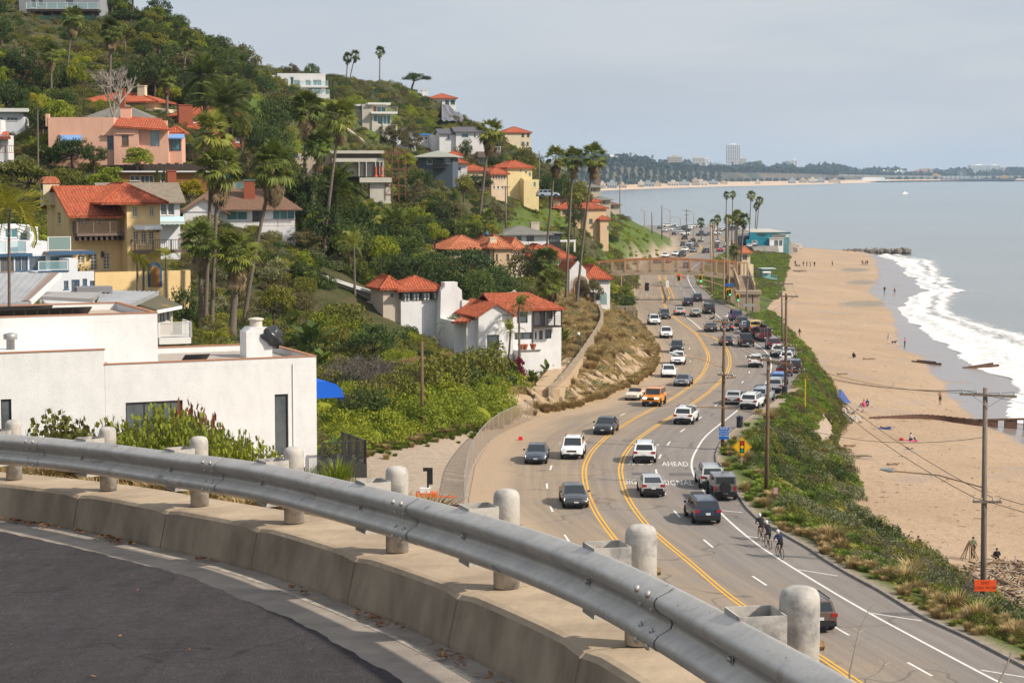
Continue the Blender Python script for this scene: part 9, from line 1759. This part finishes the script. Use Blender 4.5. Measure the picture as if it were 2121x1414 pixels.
def person_joints(pose):
 """hip, chest, neck, head, arms and legs; z up, facing +y"""
 J=dict(hip=(0,0,.95),waist=(0,0,1.12),chest=(0,0,1.35),neck=(0,0,1.5),head=(0,.02,1.60),crown=(0,.02,1.70))
 for s,q in((-1,'l'),(1,'r')):
  J['sh'+q]=(s*.19,0,1.42);J['el'+q]=(s*.25,-.03,1.14);J['wr'+q]=(s*.25,.05,.90);J['ha'+q]=(s*.25,.07,.80);J['hp'+q]=(s*.10,0,.90);J['kn'+q]=(s*.11,.02,.50);J['an'+q]=(s*.11,0,.09);J['to'+q]=(s*.12,.16,.04)
 if pose=='walk':
  J.update(knl=(-.11,.16,.52),anl=(-.11,.26,.12),tol=(-.11,.42,.06),knr=(.11,-.06,.50),anr=(.11,-.32,.16),tor=(.11,-.20,.05),ell=(-.24,-.14,1.16),wrl=(-.22,-.16,.92),hal=(-.22,-.14,.83),elr=(.24,.08,1.15),wrr=(.22,.26,.98),har=(.22,.31,.90))
 if pose=='sit':
  J={k:(v[0],v[1],v[2]-.80)for k,v in J.items()};J.update(knl=(-.16,.42,.46),anl=(-.13,.62,.10),tol=(-.13,.78,.05),knr=(.16,.42,.46),anr=(.13,.62,.10),tor=(.13,.78,.05),ell=(-.28,.12,.36),wrl=(-.14,.36,.44),hal=(-.08,.42,.46),elr=(.28,.12,.36),wrr=(.14,.36,.44),har=(.08,.42,.46))
  for k in('chest','neck','head','crown','shl','shr'):v=J[k];J[k]=(v[0],v[1]+.12*(v[2]-.2),v[2])
 if pose=='lie':
  J={k:(v[0],v[2]-.9,.14+v[1]*.3)for k,v in J.items()}
 if pose=='arm_up':
  J.update(elr=(.34,.05,1.55),wrr=(.20,.02,1.74),har=(.14,.02,1.76))
 if pose=='ride':
  J.update(hip=(0,-.18,1.0),waist=(0,-.06,1.15),chest=(0,.16,1.32),neck=(0,.32,1.43),head=(0,.42,1.50),crown=(0,.47,1.59),shl=(-.19,.22,1.36),shr=(.19,.22,1.36),ell=(-.24,.42,1.14),elr=(.24,.42,1.14),wrl=(-.20,.60,1.00),wrr=(.20,.60,1.00),hal=(-.19,.68,.99),har=(.19,.68,.99),hpl=(-.10,-.16,.96),hpr=(.10,-.16,.96),knl=(-.11,.22,.82),anl=(-.11,.06,.46),tol=(-.11,.20,.42),knr=(.11,.12,.58),anr=(.11,-.06,.20),tor=(.11,.09,.16))
 return J
_RAD=dict(hip=(.165,.13),waist=(.15,.105),chest=(.18,.125),neck=.06,head=(.085,.10),crown=(.06,.07),sh=.075,el=.048,wr=.034,ha=.042,hp=.10,kn=.062,an=.042,to=.04)
PM={}
def person_mesh(pose,top,bottom,sleeve,legs):
 key=(pose,top,bottom,sleeve,legs)
 if key in PM:return PM[key]
 J=person_joints(pose);ks=list(J);ix={k:i for i,k in enumerate(ks)};E=[('hip','waist'),('waist','chest'),('chest','neck'),('neck','head'),('head','crown')]
 for q in 'lr':E+=[('chest','sh'+q),('sh'+q,'el'+q),('el'+q,'wr'+q),('wr'+q,'ha'+q),('hip','hp'+q),('hp'+q,'kn'+q),('kn'+q,'an'+q),('an'+q,'to'+q)]
 me=skin_mesh([J[k]for k in ks],[(ix[a],ix[b])for a,b in E],[_RAD[k]if k in _RAD else _RAD[k[:2]]for k in ks],'body')
 me.materials.clear();
 for m in(M_SKIN,CLO.get(top,M_SKIN),CLO.get(bottom,M_SKIN),CLO['black']):me.materials.append(m)
 jp={k:Vector(v)for k,v in J.items()};segs=[('waist','chest',1),('chest','neck',1),('hip','waist',2),('neck','head',0),('head','crown',0)]
 for q in 'lr':segs+=[('chest','sh'+q,1),('sh'+q,'el'+q,1 if sleeve>0 else 0),('el'+q,'wr'+q,1 if sleeve>1 else 0),('wr'+q,'ha'+q,0),('hip','hp'+q,2),('hp'+q,'kn'+q,2),('kn'+q,'an'+q,2 if legs>0 else 0),('an'+q,'to'+q,3)]
 def dist(p,a,b):ab=b-a;t=max(0,min(1,(p-a).dot(ab)/ab.length_squared));return(p-a-ab*t).length
 for f in me.polygons:c=f.center;f.material_index=min(((dist(c,jp[a],jp[b]),m)for a,b,m in segs),key=lambda x:x[0])[1]
 PM[key]=(me,J);return PM[key]
def person(loc,rz,pose,top,bottom,label,sleeve=1,legs=1,hair=None,group='people on the beach',scale=1.0,extra=None):
 me,J=person_mesh(pose,top,bottom,sleeve,legs);o=thing('person',label,'person',loc,rz,group);o.scale=(scale,)*3;obj('body',me,o);h=Vector(J['head']);c=Vector(J['crown']);ax=(c-h).normalized();g=MB();mid=h+ax*.05-Vector((0,.022,0));g.tube([mid-ax*.03,mid+ax*.03,mid+ax*.075,mid+ax*.1],[.09,.102,.075,.02],10);obj('hair',g.mesh('hair',hair or M_HAIR,True),o)
 f=Vector((0,1,0))if pose!='lie' else Vector((0,0,1));g=MB();n0=h+ax*.0+f*.088;g.tube([n0,n0+f*.03-ax*.01],[.018,.01],5);obj('nose',g.mesh('nose',M_SKIN),o)
 if extra:extra(o,J)
 return o
def sandp(u,v):
 a,b,c=ray(u,v);z=1.5
 for _ in range(8):k=(z-CAMZ)/c;z=TZ(a*k,b*k)
 return Vector((a*k,b*k,z+.02))
for u,v,pose,top,bot,sl,lg,rz,lab in[
 (1947,839,'arm_up','skin','black',0,0,2.6,'shirtless person in dark shorts raising an arm near the waterline'),(1656,700,'walk','black','tan',2,1,-1.2,'person in black top and tan trousers walking below the verge'),(1840,712,'walk','white','white',1,1,-.8,'person in white walking beside a dog'),(1874,719,'stand','pink','black',1,1,1.0,'person in pink standing on the wet sand'),(1768,741,'sit','black','black',2,1,-.5,'hooded person in black sitting alone mid beach'),(1832,607,'stand','black','black',2,1,0,'left one of two people standing on shining wet sand'),(1853,609,'stand','skin','navy',0,0,0,'right one of two people standing on shining wet sand'),(1885,913,'sit','white','navy',2,1,-1.4,'person in white shirt sitting on a pink towel'),(1790,843,'sit','pink','pink',1,0,.6,'small child in pink playing by the tent'),(1797,841,'sit','blue','navy',1,0,2.5,'person in blue beside the small child'),(2015,1158,'stand','green','black',1,1,.2,'person in green shirt standing by the driftwood pile'),(2065,1160,'sit','black','black',2,1,0,'person in black sitting by the driftwood, right of the near pole'),(1903,1134,'sit','black','grey',2,1,.4,'person in black sitting on open sand left of the driftwood'),(1724,551,'stand','tan','black',1,1,.5,'single tall person left of the family group far up the beach'),(1792,513,'sit','black','black',2,1,0,'person sitting on the sand edge left of the rock jetty'),(1849,513,'stand','tan','grey',1,1,0,'person standing on the rock jetty, right one'),(1842,513,'stand','red','grey',1,1,0,'person standing on the rock jetty, left one')]:
 p=sandp(u,v);person(p,rz,pose,top,bot,lab,sl,lg)
for i,(u,v)in enumerate(((1647,551),(1651,552),(1657,552),(1664,552),(1671,553),(1678,553),(1687,553))):person(sandp(u,v),i,'stand' if i not in(1,2)else 'sit',('black','navy','white','grey','black','green','black')[i],'black','one of the row of people far up the beach below the hut',group='row of people far up the beach')
for i,(u,v)in enumerate(((1786,549),(1789.5,549),(1793,549.5),(1796.5,549.5))):person(sandp(u,v),i,'stand',('red','white','pink','navy')[i],'black','person in %s in the tight group of four up the beach'%('red','white','pink','navy')[i],group='group of four on the beach')
p=sandp(1838,887);person(p,1.4,'lie','skin','blue','sunbather in blue shorts lying face up on the sand',0,0);tag(obj('beach_towel',MB().box(p.x-1.6,p.x+.4,p.y-.5,p.y+.5,p.z-.02,p.z+.015).mesh('beach_towel',CLO['blue'])),'blue towel under the sunbather','towel')
p=sandp(1885,913);tag(obj('beach_towel',MB().box(p.x-1.2,p.x+.8,p.y-.5,p.y+.6,p.z-.02,p.z+.012).mesh('beach_towel',CLO['pink'])),'pink towel under the person in white','towel')
tag(obj('beach_bag',MB().lathe([(.2,0),(.26,.15),(.2,.32),(.05,.36)],10,(p.x-.95,p.y,p.z)).mesh('beach_bag',CLO['red'],True)),'red bag on the pink towel','bag');p=sandp(1837,1102);tag(obj('red_cloth',MB().lathe([(.45,0),(.35,.1),(.1,.16)],9,tuple(p)).mesh('red_cloth',CLO['red'])),'crumpled red cloth alone on the sand','cloth')
p=sandp(1851,713);o=thing('dog','small black dog walking beside the person in white','dog',p,R(10));J=[(0,0,.42),(.25,0,.44),(.42,0,.50),(.55,0,.62),(.68,0,.60),(-.28,0,.44),(-.45,0,.55)];Ed=[(0,1),(1,2),(2,3),(3,4),(0,5),(5,6)];Rr=[.12,.14,.09,.09,.045,.11,.025]
for x_ in(.27,-.27):
 for s_ in(-.08,.08):k=len(J);J+=[(x_,s_,.34),(x_+(-.05 if x_<0 else .0),s_,.2),(x_+(.0),s_,.03)];Ed+=[(1 if x_>0 else 5,k),(k,k+1),(k+1,k+2)];Rr+=[.055,.035,.03]
me=skin_mesh(J,Ed,Rr,'body');me.materials.clear();me.materials.append(CLO['black']);obj('body',me,o)
# ================================================================== cyclists
M_BIKE=M('bike_frame',(.05,.05,.055,1),.35);M_HELM=M('helmet_white',(.62,.64,.64,1),.4)
def bike_proto():
 P=Proto();r=.34
 for xw,nm in((.5,'wheel'),(-.5,'wheel')):
  g=MB();n=24;pts=[(0,xw+r*math.cos(2*math.pi*k/n),r+r*math.sin(2*math.pi*k/n))for k in range(n+1)];g.tube(pts,.018,6,cap=False);k=P.add(nm,g,M_TYRE);g=MB()
  for q in range(12):t=2*math.pi*q/12;g.bar((0,xw,r),(0,xw+r*math.cos(t),r+r*math.sin(t)),.005)
  P.add('spokes',g,M_GST,k)
 bb,st,hd,rw_,fw_=(0,-.05,.28),(0,-.2,.82),(0,.36,.86),(0,-.5,r),(0,.5,r);P.add('frame',MB().tube([bb,st],.018,6).tube([st,hd],.018,6).tube([bb,(0,.38,.74)],.02,6).tube([bb,rw_],.012,6).tube([st,rw_],.010,6).tube([hd,(0,.38,.74),fw_],.016,6),M_BIKE);P.add('saddle',MB().tube([(0,-.36,.93),(0,-.2,.94),(0,-.06,.93)],[.06,.05,.02],6),M_SBLK);P.add('handlebar',MB().tube([(-.2,.56,.96),(-.2,.46,.97),(.2,.46,.97),(.2,.56,.96)],.013,6),M_SBLK);P.add('crank',MB().tube([(.05,-.05,.28),(.07,-.05,.28)],.09,10).bar((.09,-.05,.28),(.09,-.03,.11),.02).bar((-.09,-.05,.28),(-.09,.06,.44),.02),M_GST);return P
BK=bike_proto()
for u,v,top,lab,hr_ in((1623,1160,'navy','in dark blue jersey, nearest of the three cyclists',M_HAIR),(1598,1139,'black','in black sleeveless kit, middle of the three cyclists',M_HAIRB),(1583,1123,'black','with fair hair and black jacket, leading cyclist',M_HAIRB)):
 p=G(u,v,HR);h=heading(p.x,p.y);p=p+h*.8;rz=math.atan2(h.y,h.x)-math.pi/2;place(BK,'bicycle','black racing bicycle under the cyclist '+lab.split(',')[0],'bicycle',(p.x,p.y,HR(p.y)+.01),rz,1.0,'bicycles of the three riders')
 def helm(o,J):h_=Vector(J['head']);c_=Vector(J['crown']);ax=(c_-h_).normalized();m_=h_+ax*.06;g=MB();g.tube([m_-ax*.02-Vector((0,.12,0)),m_+ax*.05,m_+ax*.03+Vector((0,.14,0))],[.07,.118,.06],10);obj('helmet',g.mesh('helmet',M_HELM,True),o)
 person((p.x,p.y,HR(p.y)+.01),rz,'ride',top,'black','cyclist '+lab,2 if 'jacket' in lab or top=='navy' else 0,0,hr_,'three cyclists',extra=helm)
# ================================================================== beach things
p=sandp(1742,834);o=thing('beach_tent','blue and white pop up tent at the foot of the bluff','tent',p,.5);part('canopy',MB().add([(-.9,-.9,0),(.9,-.9,0),(1.0,.9,0),(-1.0,.9,0),(-.15,.1,1.75),(.3,.3,1.6)],[(0,1,5,4),(1,2,5),(2,3,4,5),(3,0,4)]),M('tent_blue',(.03,.07,.25,1),.6),o);part('front_panel',MB().add([(-.92,-.93,.02),(-.2,.06,1.78),(-1.02,.9,.02)],[(0,1,2)]),CLO['white'],o)
M_DRIFT=M('driftwood',(.30,.20,.12,1),.95,(.20,.13,.08,1),3,bump=.02);M_DRIFT2=M('driftwood_grey',(.40,.32,.24,1),.95,(.26,.2,.15,1),3)
rd=random.Random(12)
def log_mb(L_,r):g=MB();k=5;g.tube([(-L_/2+L_*i/k,rd.uniform(-.06,.06)*L_,r*.8+rd.uniform(0,.05)*L_)for i in range(k+1)],[r*rd.uniform(.7,1.1)for _ in range(k+1)],7);return g
for u,v,L_,r,rz,lab in((1772,948,3.4,.2,-.1,'thick weathered log lying on open sand below the bluff'),(1850,963,1.4,.12,.2,'short pale log on open sand right of the thick one'),(1760,925,1.3,.12,.1,'small dark branch above the thick log'),(1745,900,2.2,.1,1.2,'thin branch leaning on the bluff foot'),(1838,973,1.6,.05,.2,'white plank lying on the sand'),(1657,563,4,.25,-.4,'lone log far up the beach below the hut'),(1800,745,2.0,.12,.1,'thin dark branch in the middle of the beach'),(1745,776,1.6,.1,.0,'bent stick on the sand above the tent'),(1885,930,.8,.15,.5,'dark stump right below the pink towel')):
 p=sandp(u,v);o=obj('driftwood_log',log_mb(L_,r).mesh('driftwood_log',M_DRIFT if r<.15 else M_DRIFT2,True));o.location=p;o.rotation_euler=(0,0,rz);tag(o,lab,'log','single logs on the beach')
V=[];g=MB()
for i in range(1500):
 u=rd.uniform(1985,2140);v=rd.uniform(1165,1345);
 if v<1165+max(0,(2035-u))*.5:continue
 p=sandp(u,v)
 if p.x<XT(p.y)-.3:continue
 L_=rd.expovariate(1.2)+.25;r=.018+.035*rd.random()+.02*L_;a=rd.uniform(0,3.14);e=Vector((math.cos(a),math.sin(a),rd.uniform(-.25,.35)))*min(L_,3.2)/2;c=p+Vector((0,0,.05+rd.random()*.25));g.tube([c-e,c+Vector((rd.uniform(-.05,.05),rd.uniform(-.05,.05),.02)),c+e],[r,r,r*.7],5)
me=g.mesh('driftwood_pile',M_DRIFT,True);me.materials.append(M_DRIFT2);me.polygons.foreach_set('material_index',[(i//40)%2 for i in range(len(me.polygons))]);tag(obj('driftwood_pile',me),'tangled mass of driftwood on the sand at the lower right','driftwood',kind='stuff')
g=MB()
for i in range(260):
 u,v=rd.uniform(1640,2110),rd.uniform(525,1180);p=sandp(u,v)
 if p.x<XT(p.y)+1 or p.x>XW(p.y)-2:continue
 a=rd.uniform(0,6.28);l=rd.expovariate(6)+.06;e=Vector((math.cos(a),math.sin(a),.05))*l;g.tube([p-e,p+Vector((0,0,.05)),p+e],[.02,.03,.015],4)
tag(obj('beach_debris',g.mesh('beach_debris',M_DRIFT)),'small sticks and kelp strewn over the sand','debris',kind='stuff')
o=thing('driftwood_shelter','leaning driftwood poles beside the person in green','shelter',sandp(2008,1160))
for k in range(7):a=k*.9;part('pole',MB().tube([(.7*math.cos(a),.7*math.sin(a),0),(.05*math.cos(a),.05,1.5)],.04,5),M_DRIFT,o)
P=[sandp(u,v)for u,v in((1800,866),(1850,866),(1900,866),(1945,870),(1985,876),(2030,882),(2080,886),(2140,891))];o=thing('groyne','rusted sheet pile groyne running down the beach into the surf','groyne',P[0]);M_RG=M('rusted_piling',(.075,.04,.028,1),.95,(.13,.07,.045,1),2,bump=.03);P=smooth_line([(p.x,p.y)for p in P],.7);b0=Vector(o.location);n=len(P)
for i in range(n-1):
 t=i/n;h=.12+.9*t;z=TZ(P[i][0],P[i][1]);top_=max(z,.3)+h if t<.65 else 1.5
 if t>.72 and i%3==1:continue
 a,b=Vector((P[i][0],P[i][1],0)),Vector((P[i+1][0],P[i+1][1],0));part('sheet_pile',MB().add([Vector((a.x,a.y-.12,z-.4))-b0,Vector((b.x,b.y-.12,z-.4))-b0,Vector((b.x,b.y+.12,z-.4))-b0,Vector((a.x,a.y+.12,z-.4))-b0,Vector((a.x,a.y-.12,top_))-b0,Vector((b.x,b.y-.12,top_+.03))-b0,Vector((b.x,b.y+.12,top_+.03))-b0,Vector((a.x,a.y+.12,top_))-b0],BF),M_RG,o)
g=MB()
for i in range(int(n*.7),n-1):g.bar(Vector((P[i][0],P[i][1]-.15,1.42))-b0,Vector((P[i+1][0],P[i+1][1]-.15,1.42))-b0,.15,.25)
part('wale',g,M_RG,o)
for(u0,v0,u1,v1,lab)in((1888,749,1950,757,'dark planks of an old groyne on the wet sand'),(1995,765,2068,769,'half buried timber line at the edge of the surf')):a,b=sandp(u0,v0),sandp(u1,v1);a.z=max(a.z,.2);b.z=max(b.z,.2)+.2;tag(obj('old_timber',MB().bar(a,b,.4,.35).bar(a+Vector((1,.6,.1)),b+Vector((-.8,.5,.25)),.25,.3).mesh('old_timber',M_RG)),lab,'timber')
M_ROCK=M('rock_dark',(.13,.115,.10,1),.95,(.22,.19,.16,1),1.2,bump=.1,bscale=3);M_ROCKP=M('rock_pale',(.42,.36,.30,1),.95,(.3,.25,.2,1),1.5,bump=.06,bscale=3)
def rock_mesh(seed,mat):
 bm=bmesh.new();bmesh.ops.create_icosphere(bm,subdivisions=1,radius=1);rs=random.Random(seed)
 for v in bm.verts:v.co*=rs.uniform(.65,1.15)
 me=bpy.data.meshes.new('rock');bm.to_mesh(me);bm.free();me.materials.append(mat);return me
RK=[rock_mesh(i,M_ROCK)for i in range(4)];RP=[rock_mesh(i+9,M_ROCKP)for i in range(3)]
o=thing('rock_jetty','line of dark boulders running into the sea at the end of the beach','jetty',sandp(1780,520));b0=Vector(o.location)
for i in range(90):
 t=rd.random();u=1745+140*t**.75;p=G(u,522-3*rd.random()+1.5*t,.6);q=obj('boulder',RK[i%4],o);q.location=p-b0+Vector((0,rd.uniform(-4,4),.2));s=rd.uniform(.7,1.7)*(.6+.6*t);q.scale=(s,s,s*.8);q.rotation_euler=(rd.random()*6,rd.random()*6,rd.random()*6)
o=thing('rubble_heap','heap of pale broken concrete at the foot of the bluff','rubble',sandp(1765,862));b0=Vector(o.location)
for i in range(34):p=sandp(1765+rd.gauss(0,13),862+rd.gauss(0,9));q=obj('chunk',RP[i%3],o);q.location=p-b0;s=rd.uniform(.2,.6);q.scale=(s*1.3,s,s*.6);q.rotation_euler=(rd.random(),rd.random(),rd.random()*6)
o=thing('rubble_heap','pale boulders below the beach restaurant','rubble',G(1640,513,3));b0=Vector(o.location)
for i in range(26):p=G(1640+rd.gauss(0,8),513+rd.gauss(0,3),3);q=obj('chunk',RP[i%3],o);q.location=p-b0;s=rd.uniform(.8,2.0);q.scale=(s,s,s*.8);q.rotation_euler=(rd.random(),rd.random(),rd.random()*6)
RSL=[rock_mesh(i+9,M('slab_tan',(.40,.30,.20,1),.95,(.28,.2,.13,1),1.5,bump=.06,bscale=3))for i in range(3)]
o=thing('slope_slabs','pale broken slabs and eroded ribs along the foot of the cut slope','rubble',(XL(230),230,HR(230)));b0=Vector(o.location)
for i in range(70):
 y_=200+92*((i*.618)%1);d=rd.uniform(1.8,4.6);x_=XL(y_)-d;q=obj('slab',RSL[i%3],o);q.location=Vector((x_,y_,TZ(x_,y_)+.1))-b0;s=rd.uniform(.5,1.0);q.scale=(s*1.5,s*.55,s*.4);q.rotation_euler=(rd.uniform(-.3,.3),rd.uniform(.5,.9),rd.uniform(-.4,.4))
# ================================================================== haze: one even body of air over the whole bay
hm=bpy.data.materials.new('haze_air');hm.use_nodes=True;t=hm.node_tree;t.nodes.clear()
pv=t.nodes.new('ShaderNodeVolumePrincipled');pv.inputs['Color'].default_value=(.58,.77,1.0,1);pv.inputs['Density'].default_value=0.000065;pv.inputs['Anisotropy'].default_value=.2
ho=t.nodes.new('ShaderNodeOutputMaterial');t.links.new(pv.outputs[0],ho.inputs['Volume'])
hz=obj('haze',MB().box(-900,7600,-300,9600,-6,128).mesh('haze',hm));tag(hz,'thin pale haze over the whole bay','haze',kind='stuff')
